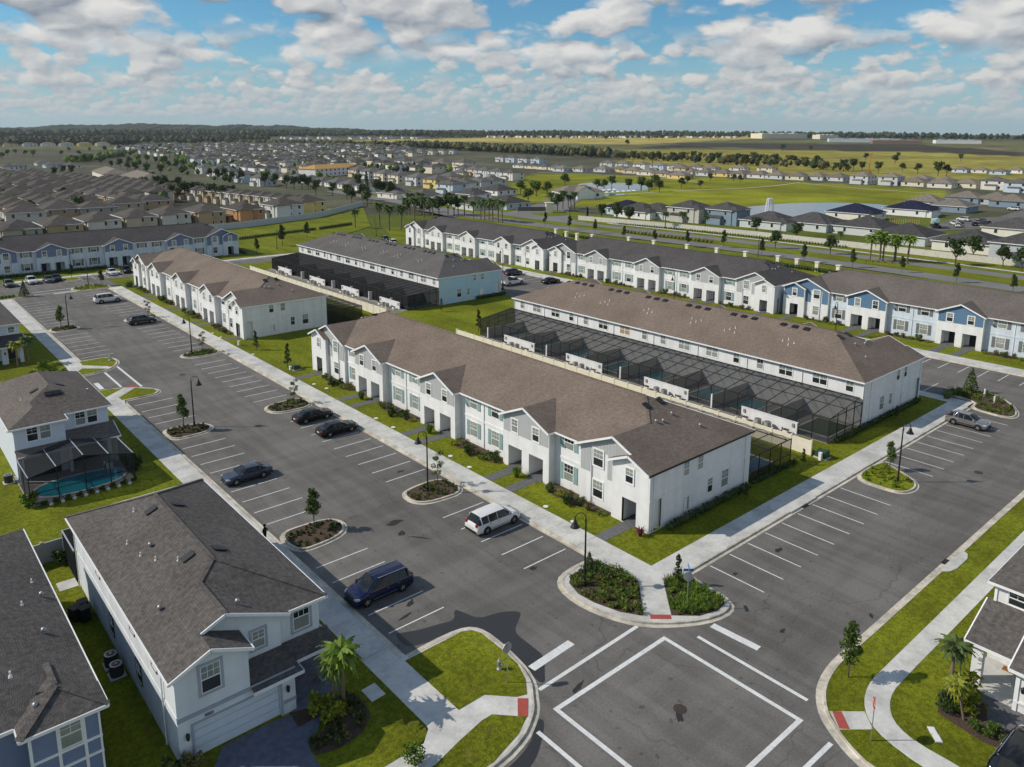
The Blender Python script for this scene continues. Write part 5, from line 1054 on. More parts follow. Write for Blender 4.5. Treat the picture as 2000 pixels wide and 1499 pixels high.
def car(kind, paint, label, loc, heading, group='parked cars', roof_rails=False, detail=True, low_trim=None, roofm=None):
    key = (kind, paint.name)
    if key in CARS:
        return place(CARS[key], loc, heading, label)
    L, Wd, Ht, hood, belt, (wb, rf, rr, rb), (ax, bx), wr, gz, boot = KIND[kind]
    x0, x1 = L/2, -L/2; hw = Wd/2
    root = thing('parked_car', label, {'sedan': 'car', 'minivan': 'minivan', 'wagon': 'car'}.get(kind, 'suv'), loc, heading, group)
    # stations front to back: x, belt z, top z (roof or hood), belt half width, top half width, sill z
    S = [(x0, .62, .66, hw*.70, hw*.55, .34), (x0-.12, hood*.80, hood*.82, hw*.86, hw*.70, gz-.08), (x0-.55, hood*.93, hood*.95, hw*.965, hw*.76, gz-.1), ((x0+wb)/2-.1, hood*.98, hood*1.0, hw*.985, hw*.78, gz-.1), (wb+.02, belt, hood*1.04, hw, hw*.80, gz-.1),
         (lerp(wb, rf, .5), belt, lerp(hood*1.04, Ht, .56), hw, hw*.80, gz-.1), (rf, belt, Ht-.03, hw, hw*.735, gz-.1), (lerp(rf, rr, .35), belt+.01, Ht, hw, hw*.73, gz-.1), (lerp(rf, rr, .7), belt+.02, Ht-.01, hw, hw*.725, gz-.1), (rr, belt+.03, Ht-.06, hw*.99, hw*.70, gz-.1), (rb, belt+.04, boot+.0, hw*.97, hw*.76, gz-.08)]
    if kind == 'sedan': S += [(x1+.25, boot*.95, boot*.97, hw*.92, hw*.72, gz-.06), (x1+.03, boot*.80, boot*.84, hw*.82, hw*.66, gz)]
    else: S += [(x1+.06, belt*.9, belt*.95, hw*.93, hw*.74, gz-.05), (x1, .7, .75, hw*.86, hw*.66, gz+.02)]
    rows = []
    for (x, zb, zt, wbt, wt, sl) in S:
        ang = zb < zt-.12
        rows.append([(x, wbt*.86, sl), (x, wbt*.97, sl+.08), (x, wbt*1.0, lerp(sl, zb, .55)), (x, wbt*.97, zb), (x, lerp(wbt*.97, wt, .94), lerp(zb, zt, .93) if ang else lerp(zb, zt, .6)), (x, wt*.80, zt), (x, 0, zt+(.035 if ang else .025))])
    B, G, RP = MB(), MB(), MB(); n = len(rows); iw, ir, iq, ib = 4, 6, 9, 10
    for i in range(n-1):
        for j in range(6):
            for sgn in (1, -1):
                q = [rows[i][j], rows[i+1][j], rows[i+1][j+1], rows[i][j+1]]; q = [(a, b*sgn, c) for a, b, c in q]
                if sgn < 0: q = q[::-1]
                gl = (j == 3 and iw < i < ib-0 and i < ib) or (j in (4, 5) and (iw <= i < ir)) or (j in (4, 5) and iq <= i < ib)
                if j == 3 and i in (iw+0,): gl = False
                (G if gl else RP if (j in (4, 5) and ir <= i < iq) else B).add(q, [(0, 1, 2, 3)], 0, True)
    for r, fl in ((rows[0], 1), (rows[-1], 0)):
        p = [(a, b, c) for a, b, c in r]+[(a, -b, c) for a, b, c in r[::-1][1:]]; B.poly(p if fl else p[::-1])
    obj('body', B.mesh('body', [paint], True), None, root); obj('roof', RP.mesh('roof', [roofm or paint], True), None, root)
    G.v = [(a, b*1.0, c) for a, b, c in G.v]; obj('window_glass', G.mesh('window_glass', [cglass], True), None, root)
    U = MB(); U.box(x1+.25, x0-.3, -hw*.84, hw*.84, gz-.16, gz-.02); obj('underbody', U, [blackp], root)
    PL = MB()
    for s in (1, -1):
        for xp in ((lerp(rf, rr, .33), lerp(rf, rr, .70)) if kind != 'sedan' else (lerp(rf, rr, .42),)):
            PL.bar((xp, s*(hw*.985), belt), (xp-.04, s*(hw*.745), Ht-.09), .05, .03)
        PL.bar((wb-.02, s*hw*.985, belt), (rf-.02, s*hw*.745, Ht-.08), .06, .05); PL.bar((rr, s*hw*.965, belt+.03), (rr-.02 if kind != 'sedan' else rr, s*hw*.715, Ht-.1), .1, .07)
    obj('pillar', PL, [paint], root)
    TY = MB(); TY.lathe([(wr*.62, -.10), (wr*.95, -.11), (wr, -.06), (wr, .06), (wr*.95, .11), (wr*.62, .10)], 20); tm = TY.mesh('tyre', [tyre])
    RM = MB(); RM.cyl((0, 0, .05), (0, 0, .085), wr*.63, wr*.63, 18, 1)
    for k in range(5):
        a = 2*pi*k/5; RM.bar((0, 0, .1), (wr*.6*cos(a), wr*.6*sin(a), .095), .09, .03, 0)
    RM.cyl((0, 0, .085), (0, 0, .11), .07, .06, 10, 0); rg = RM.mesh('rim', [rim, blackp])
    AR = MB(); AR.cyl((0, 0, 0), (0, 0, .012), wr*1.16, wr*1.16, 20); am = AR.mesh('wheel_arch', [blackp])
    for x in (ax, bx):
        for s in (1, -1):
            w = bpy.data.objects.new('wheel', None); COL.objects.link(w); w.parent = root; w.location = (x, s*(hw-.095), wr); w.rotation_euler = (-s*pi/2, 0, 0)
            obj('tyre', tm, None, w); obj('rim', rg, None, w); obj('wheel_arch', am, None, root, (x, s*(hw*.985), wr+.02), (-s*pi/2, 0, 0))
    for s in (1, -1):
        m = MB(); m.prism([(x0-.42, s*hw*.95), (x0-.06, s*hw*.62), (x0-.10, s*hw*.84)][::s], hood*.70, hood*.86); obj('headlight', m, [lampw], root)
        m = MB(); m.box(x1+.03, x1+.2, min(s*hw*.58, s*hw*.86), max(s*hw*.58, s*hw*.86), boot*.72 if kind == 'sedan' else .82, boot*.88 if kind == 'sedan' else 1.12); obj('taillight', m, [lampr], root)
        m = MB(); m.box(wb-.32, wb-.14, min(s*hw*.98, s*(hw+.17)), max(s*hw*.98, s*(hw+.17)), belt-.02, belt+.13); obj('side_mirror', m, [paint], root)
        m = MB(); m.bar((wb-.1, s*(hw*.992+.008), belt+.005), (rb, s*(hw*.975+.01), belt+.045), .012, .03); m.bar((ax-.5, s*(hw+.002), gz+.12), (bx+.5, s*(hw+.002), gz+.12), .03, .06); obj('side_trim', m, [chrome if kind in ('minivan', 'suv', 'bigsuv') else blackp], root)
        if roof_rails: m = MB(); m.bar((rf-.2, s*hw*.66, Ht+.02), (rr+.1, s*hw*.66, Ht-.01), .04, .05); obj('roof_rail', m, [chrome], root)
        for xh in (lerp(rf, rr, .30), lerp(rf, rr, .66)):
            m = MB(); m.box(xh-.1, xh+.1, min(s*hw*.99, s*(hw+.025)), max(s*hw*.99, s*(hw+.025)), belt-.14, belt-.10); obj('door_handle', m, [chrome], root)
    m = MB(); m.box(x0-.06, x0+.015, -hw*.45, hw*.45, .5, .66); obj('grille', m, [blackp], root); m = MB(); m.box(x1-.02, x1+.04, -.26, .26, .62 if kind != 'sedan' else .58, .76 if kind != 'sedan' else .72); obj('licence_plate', m, [plate_m], root)
    m = MB(); m.box(x0-.3, x0+.03, -hw*.72, hw*.72, .26, .42); m.box(x1-.03, x1+.25, -hw*.8, hw*.8, .30, .50); obj('bumper', m, [blackp if kind != 'sedan' else paint], root)
    CARS[key] = root; return root
cw = paintm('white_paint', (.74, .74, .73), 0); cnavy = paintm('navy_paint', (.005, .010, .050), 0); cblk = paintm('black_paint', (.007, .007, .008), 0); cbluegrey = paintm('blue_grey_paint', (.055, .072, .11)); csil = paintm('silver_paint', (.36, .35, .34), .7); cgreen = paintm('dark_teal_paint', (.025, .045, .055)); cred = paintm('maroon_paint', (.12, .02, .02)); cgrey = paintm('grey_paint', (.13, .13, .135)); ctan = paintm('pewter_paint', (.16, .15, .13))
car('minivan', cnavy, 'navy blue minivan parked nose-in at the kerb beside the ice-white house', (27.35, 47.05, 0), pi, roof_rails=True)
car('minivan', cw, 'white minivan parked nose-in opposite the end of the grey-gabled row', (40.7, 49.55, 0), 0, roof_rails=False)
car('sedan', cblk, 'black sedan parked beside the planted island, farther of the black pair', (40.5, 84.1, 0), 0)
car('sedan', cblk, 'black sedan parked in the open bays, nearer of the black pair', (40.7, 78.4, 0), 0)
car('sedan', cbluegrey, 'blue-grey sedan parked on the left side of the big car park', (27.7, 73.1, 0), pi)
car('bigsuv', cw, 'large white suv parked at the far end of the big car park', (39.3, 173.4, 0), 0, roof_rails=True)
car('suv', cgreen, 'dark teal suv parked beside the all-white townhouse row', (39.2, 149.4, 0), 0, roof_rails=True)
car('crossover', csil, 'silver crossover parked nose-out at the top of the right-hand street', (99.55, 31.1, 0), -pi/2)
car('wagon', ctan, 'pewter wagon leftmost among cars before the violet-gabled row', (26.6, 206.0, 0), -pi/2)
car('suv', cw, 'white suv parked before the violet-gabled row', (31.2, 206.8, 0), -pi/2)
car('sedan', cgrey, 'grey sedan parked before the violet-gabled row beside the white suv', (34.6, 206.5, 0), -pi/2)
car('sedan', cblk, 'black sedan parked before the violet-gabled row by its island', (37.3-.9, 207.5, 0), -pi/2)['label'] = 'black sedan parked nose-out before the violet-gabled row'
car('sedan', cw, 'white sedan parked before the violet-gabled row', (48.6, 207.8, 0), -pi/2)
car('suv', cblk, 'black suv beside the white sedan before the violet-gabled row', (52.0, 208.2, 0), -pi/2)
car('sedan', cbluegrey, 'blue-grey sedan near the end of the sky blue ended row', (58.3, 211.6, 0), -.4)['label'] = 'blue-grey sedan parked behind the roof of the all-white row'
car('suv', cnavy, 'navy suv parked in front of the white-gabled boulevard row', (124.3, 143.4, 0), 0)
car('sedan', cblk, 'black sedan parked alone opposite the grey-gabled boulevard row', (124.0, 129.6, 0), 0)['label'] = 'black sedan parked alone before the grey-gabled boulevard row'
car('suv', cgrey, 'grey suv by the far end of the boulevard townhouses', (133.5, 218.4, 0), 1.2)
car('suv', cw, 'white suv by the far end of the boulevard townhouses', (131.0, 209.5, 0), 1.2)['label'] = 'white suv by the far end of the white-gabled boulevard row'
def pickup(label, loc, heading, paint, cover=True):
    r = thing('pickup_truck', label, 'pickup truck', loc, heading, 'pickup trucks'); hw = 1.0; B = MB()
    for i, (a, b) in enumerate((((2.9, .75, .78), (2.75, 1.12, .92)), )): pass
    B.prismy([(-2.9, .5), (-2.9, 1.18), (-.75, 1.2), (-.6, 1.22), (1.15, 1.22), (2.6, 1.12), (2.85, .95), (2.9, .5)], -hw, hw)
    obj('body', B, [paint], r); Cb = MB(); Cb.add([(-.78, -.9, 1.2), (1.2, -.92, 1.2), (1.2, .92, 1.2), (-.78, .9, 1.2), (-.6, -.72, 1.88), (.35, -.74, 1.9), (.35, .74, 1.9), (-.6, .72, 1.88)], [(4, 5, 6, 7)], 0); Cb.bar((-.66, -.78, 1.7), (.35, -.76, 1.9), .05, .05)
    obj('roof', Cb, [paint], r); G = MB(); G.add([(-.78, -.9, 1.2), (1.2, -.92, 1.2), (1.2, .92, 1.2), (-.78, .9, 1.2), (-.6, -.725, 1.87), (.35, -.745, 1.89), (.35, .745, 1.89), (-.6, .725, 1.87)], [(0, 1, 5, 4), (1, 2, 6, 5), (2, 3, 7, 6), (3, 0, 4, 7)]); obj('window_glass', G, [cglass], r)
    T = MB(); T.box(-2.85, -.82, -.86, .86, 1.17, 1.235); obj('bed_cover', T, [blackp], r)
    m = MB()
    for k in range(3): m.box(-2.75+k*.64, -2.2+k*.64, -.8, .8, 1.235, 1.25)
    obj('cover_panel', m, [cgrey], r)
    tm = MB(); tm.lathe([(.25, -.12), (.38, -.13), (.4, -.07), (.4, .07), (.38, .13), (.25, .12)], 20); tm = tm.mesh('tyre', [tyre]); rg = MB(); rg.cyl((0, 0, .05), (0, 0, .1), .25, .25, 16); rg = rg.mesh('rim', [rim])
    for x in (1.85, -1.75):
        for s in (1, -1):
            w = bpy.data.objects.new('wheel', None); COL.objects.link(w); w.parent = r; w.location = (x, s*.92, .4); w.rotation_euler = (-s*pi/2, 0, 0); obj('tyre', tm, None, w); obj('rim', rg, None, w)
            a = MB(); a.cyl((0, 0, 0), (0, 0, .012), .48, .48, 20); obj('wheel_arch', a, [blackp], r, (x, s*.995, .44), (-s*pi/2, 0, 0))
    for s in (1, -1):
        m = MB(); m.box(2.7, 2.91, min(s*.6, s*.97), max(s*.6, s*.97), .85, 1.05); obj('headlight', m, [lampw], r); m = MB(); m.box(-2.92, -2.8, min(s*.78, s*.99), max(s*.78, s*.99), .75, 1.12); obj('taillight', m, [lampr], r)
    m = MB(); m.box(-3.05, -2.88, -.95, .95, .45, .65); m.box(2.85, 3.0, -.95, .95, .4, .65); obj('bumper', m, [chrome], r); return r
pickup('white pickup truck parked beside the sky blue end wall', (115.9, 133.9, 0), 0, cw)
car('bigsuv', cblk, 'black suv with its tail to the walk at the bottom right corner', (45.1, 9.4, .16), -.02, roof_rails=True)
# ------------------------------------------------------------------ street lamps
lm = {}
m = MB(); m.cyl((0, 0, 0), (0, 0, .5), .14, .12, 12); m.cyl((0, 0, .5), (0, 0, .58), .15, .1, 12); lm['base'] = m.mesh('base', [black])
m = MB(); m.cyl((0, 0, .5), (0, 0, 5.7), .085, .06, 12); lm['pole'] = m.mesh('pole', [black])
m = MB(); pts = [(0, 5.7)]+[(.42-.42*cos(t), 5.75+.42*sin(t)) for t in [pi*k/8 for k in range(1, 9)]]
for a, b in zip(pts[:-1], pts[1:]): m.cyl((a[0], 0, a[1]), (b[0], 0, b[1]), .035, .035, 8)
m.bar((0, 0, 5.3), (.42, 0, 6.05), .025, .03); lm['arm'] = m.mesh('arm', [black])
m = MB(); m.lathe([(.04, 5.75), (.06, 5.62), (.13, 5.55), (.15, 5.40), (.24, 5.22), (.36, 5.05), (.37, 5.02)], 16, 0, (.84, 0, 0)); lm['lamp_shade'] = m.mesh('lamp_shade', [black])
m = MB(); m.lathe([(.34, 5.03), (.2, 4.98), (.01, 4.96)], 14, 0, (.84, 0, 0)); lm['lens'] = m.mesh('lens', [plastic_w])
lamp0 = None
for (x, y, a, lab) in [(28.6, 91.0, -.35, 'black bell street lamp in the left planted island beside the young tree'), (39.9, 58.7, pi*.8, 'black bell street lamp in the island near the white minivan'), (39.8, 37.4, pi*.8, 'black bell street lamp in the big corner bed at the junction'),
        (77.3, 29.8, -.5, 'black bell street lamp in the grass island of the right-hand street'), (39.2, 123.1, pi, 'black bell street lamp in the island beside the all-white row'), (28.3, 155.0, -.35, 'black bell street lamp in the far left planted island'),
        (40.4, 194.6, pi, 'black bell street lamp on the island at the far car park crossing'), (41.2, 215.2, -pi/2, 'black bell street lamp standing against the violet-gabled row'), (124.0, 147.1, pi, 'black bell street lamp before the white-gabled boulevard row'),
        (127.5, 96.5, pi, 'black bell street lamp before the grey-gabled boulevard row'), (127.6, 62.0, pi, 'black bell street lamp before the bright blue gabled row'), (97.7, 221.4, -pi/2, 'black bell street lamp beyond the sky blue ended row'), (136.8, 229.2, pi, 'black bell street lamp beyond the white-gabled boulevard row'), (196.5, 120, 0, 'black bell street lamp on the verge of the boulevard')]:
    if lamp0 is None:
        lamp0 = thing('street_lamp', lab, 'street lamp', (x, y, .1), a, 'black bell street lamps')
        for k, me in lm.items(): obj(k, me, None, lamp0)
    else: place(lamp0, (x, y, .1), a, lab)
# ------------------------------------------------------------------ signs, hydrants, bollards, boxes
def octo(r): return [(r*cos(pi/8+k*pi/4), r*sin(pi/8+k*pi/4)) for k in range(8)]
def stop_sign(label, loc, face, text_=True, names=False):
    r = thing('street_sign' if names else 'stop_sign', label, 'sign', loc, face, 'road signs')   # faces local -y
    m = MB(); m.box(-.03, .03, -.02, .02, 0, 2.85 if not names else 3.1); obj('post', m, [steel], r)
    p = octo(.39); m = MB(); m.prismy([(x, 2.45+z) for x, z in p], -.035, -.022, 0); obj('back_plate', m, [steel], r)
    m = MB(); m.poly([(x, -.0355, 2.45+z) for x, z in p]); obj('white_rim', m, [plastic_w], r); m = MB(); m.poly([(x*.94, -.037, 2.45+z*.94) for x, z in p]); f = obj('sign_face', m, [red], r)
    text('STOP', .30, (0, -.039, 2.45), (pi/2, 0, 0), plastic_w, f, depth=.001)
    if names:
        blue = M('sign_blue', (.03, .16, .48), .5, .05, 3)
        for a in (0, pi/2):
            m = MB(); m.box(-.38, .38, -.012, .012, 2.9+a*.16, 3.1+a*.16); obj('name_blade', m, [blue], r, (0, 0, 0), a+.1)
    return r
stop_sign('back of a stop sign on the grass corner beside the hydrant', (28.3, 33.1, .14), pi)
stop_sign('red stop sign seen nearly edge-on beside the winding walk', (41.1, 15.8, .13), -2.52)
stop_sign('sign with blue street name blades in the corner bed', (43.6, 30.6, .13), 2.3, names=True)
def hydrant(label, loc):
    r = thing('fire_hydrant', label, 'fire hydrant', loc, .4, 'silver fire hydrants'); m = MB(); m.lathe([(.17, 0), (.17, .06), (.11, .08), (.11, .5), (.14, .52), (.14, .57), (.1, .66), (.03, .72), (.03, .78), (.001, .78)], 14); obj('barrel', m, [steel], r)
    for a, l in ((0, .2), (pi, .2), (-pi/2, .22)): m = MB(); m.cyl((0, 0, .42), (l*cos(a), l*sin(a), .42), .06, .06, 10); m.cyl((l*.8*cos(a), l*.8*sin(a), .42), (l*cos(a)*1.1, l*sin(a)*1.1, .42), .075, .07, 8); obj('nozzle_cap', m, [steel], r)
hydrant('silver fire hydrant on the grass corner by the stop sign back', (28.7, 34.4, .14)); hydrant('silver fire hydrant on the grass tongue at the entry drive', (28.2, 127.0, .14))
for i, (x, y) in enumerate(((110.3, 31.7), (112.6, 33.6))):
    m = MB(); m.cyl((0, 0, 0), (0, 0, .95), .11, .11, 12); m.ball((0, 0, .95), .11); tag(obj('bollard', m, [plastic_w], None, (x, y, .12)), ['nearer white bollard in the planted island by the silver crossover', 'farther white bollard in the planted island by the silver crossover'][i], 'bollard', 'white bollards')
grn = M('utility_green', (.03, .075, .05), .6, .1, 3)
def ubox(label, loc, s=1, mat=None, rot=0):
    r = thing('transformer', label, 'utility box', loc, rot, 'utility boxes'); m = MB(); m.box(-.75*s, .75*s, -.6*s, .6*s, 0, .12); obj('pad', m, [concrete], r); m = MB(); m.prismy([(-.62*s, .12), (.62*s, .12), (.62*s, .8*s), (-.62*s, .95*s)], -.5*s, .5*s); obj('cabinet', m, [mat or grn], r); m = MB(); m.box(-.6*s, -.01, -.52*s, -.5*s, .2, .8*s); m.box(.01, .6*s, -.52*s, -.5*s, .2, .75*s); obj('door', m, [mat or grn], r)
ubox('green transformer box at the end of the cream panel wall', (77.0, 37.7, .1), .95, rot=pi/2); ubox('dark green utility box on the lawn between the two townhouse rows', (47.9, 104.2, .1), .8)
for i, (x, y, h) in enumerate(((76.2, 37.5, .8), (46.7, 122.8, .7), (47.2, 104.6, .5))): m = MB(); m.box(-.15, .15, -.15, .15, 0, h); m.box(-.17, .17, -.17, .17, h, h+.06); tag(obj('utility_pedestal', m, [plastic_w], None, (x, y, .1)), ['white utility pedestal beside the green transformer box', 'white utility pedestal on the lawn by the all-white row', 'white utility pedestal beside the dark green utility box'][i], 'utility pedestal', 'utility pedestals')
for i, (x, y) in enumerate(((44.55, 13.75), (44.15, 13.35))): m = MB(); m.box(-.32, .32, -.2, .2, 0, .06); m.box(-.28, .28, -.16, .16, .06, .075, 1); tag(obj('meter_box', m, [concrete, plastic_w], None, (x, y, .12), .75), ['nearer pale meter box lid in the lawn inside the winding walk', 'farther pale meter box lid in the lawn inside the winding walk'][1-i], 'meter box', 'meter box lids')
# ------------------------------------------------------------------ the walker on the left sidewalk
def person():
    J = [(0, 0, .98), (0, 0, 1.2), (0, 0, 1.42), (0, .01, 1.53), (0, .02, 1.64), (0, .02, 1.76), (.19, 0, 1.40), (.30, -.10, 1.14), (.24, .12, 1.02), (.24, .18, .98), (-.19, 0, 1.40), (-.28, -.12, 1.15), (-.20, .10, 1.20), (-.19, .17, 1.20), (.10, 0, .92), (.11, .06, .50), (.11, -.06, .09), (.11, .10, .04), (-.10, 0, .92), (-.11, -.02, .5), (-.11, -.16, .10), (-.11, -.02, .04)]
    E = [(0, 1), (1, 2), (2, 3), (3, 4), (4, 5), (2, 6), (6, 7), (7, 8), (8, 9), (2, 10), (10, 11), (11, 12), (12, 13), (0, 14), (14, 15), (15, 16), (16, 17), (0, 18), (18, 19), (19, 20), (20, 21)]
    RD = [.15, .145, .155, .06, .095, .085, .07, .05, .038, .035, .07, .05, .038, .035, .095, .065, .045, .04, .095, .065, .045, .04]
    me = bpy.data.meshes.new('person'); me.from_pydata(J, E, []); o = bpy.data.objects.new('person', me); COL.objects.link(o)
    sk = o.modifiers.new('skin', 'SKIN'); sv = me.skin_vertices[0].data
    for v, r in zip(sv, RD): v.radius = (r, r*.8)
    sv[0].use_root = True; ss = o.modifiers.new('sub', 'SUBSURF'); ss.levels = 2; ss.render_levels = 2
    dg = bpy.context.evaluated_depsgraph_get(); m2 = bpy.data.meshes.new_from_object(o.evaluated_get(dg)); o.modifiers.clear(); o.data = m2
    skin = M('dark_skin', (.07, .045, .03), .6); cl = M('black_clothes', (.008, .008, .009), .9, .2, 8); m2.materials.clear(); m2.materials.append(cl); m2.materials.append(skin)
    for p in m2.polygons:
        z = p.center.z; p.use_smooth = True; p.material_index = 1 if (z > 1.52 or (abs(p.center.x) > .2 and z < 1.16 and z > .9)) else 0
    o.location = (23.7, 59.4, .135); o.rotation_euler = (0, 0, .5); tag(o, 'person in black clothes walking along the left sidewalk with bent arms', 'person')
    h = MB(); h.ball((0, .0, 1.73), .112, 0, 12, 8); obj('hair', h, [cl], o)
    for s in (1, -1): h = MB(); h.cyl((s*.09, .03, 1.68), (s*.112, .03, 1.68), .03, .02, 8); obj('ear', h, [skin], o)
    f = MB(); f.cyl((0, .10, 1.66), (0, .14, 1.65), .018, .012, 6); f.box(-.03, .03, .10, .115, 1.60, 1.61); f.ball((.035, .105, 1.69), .012, 0, 6, 4); f.ball((-.035, .105, 1.69), .012, 0, 6, 4); obj('face', f, [skin], o)
    s = MB()
    for x, y in ((.11, .03), (-.11, -.08)): s.box(x-.05, x+.05, y-.08, y+.16, 0, .07)
    obj('shoes', s, [M('white_shoe', (.4, .4, .4), .7)], o)
person()
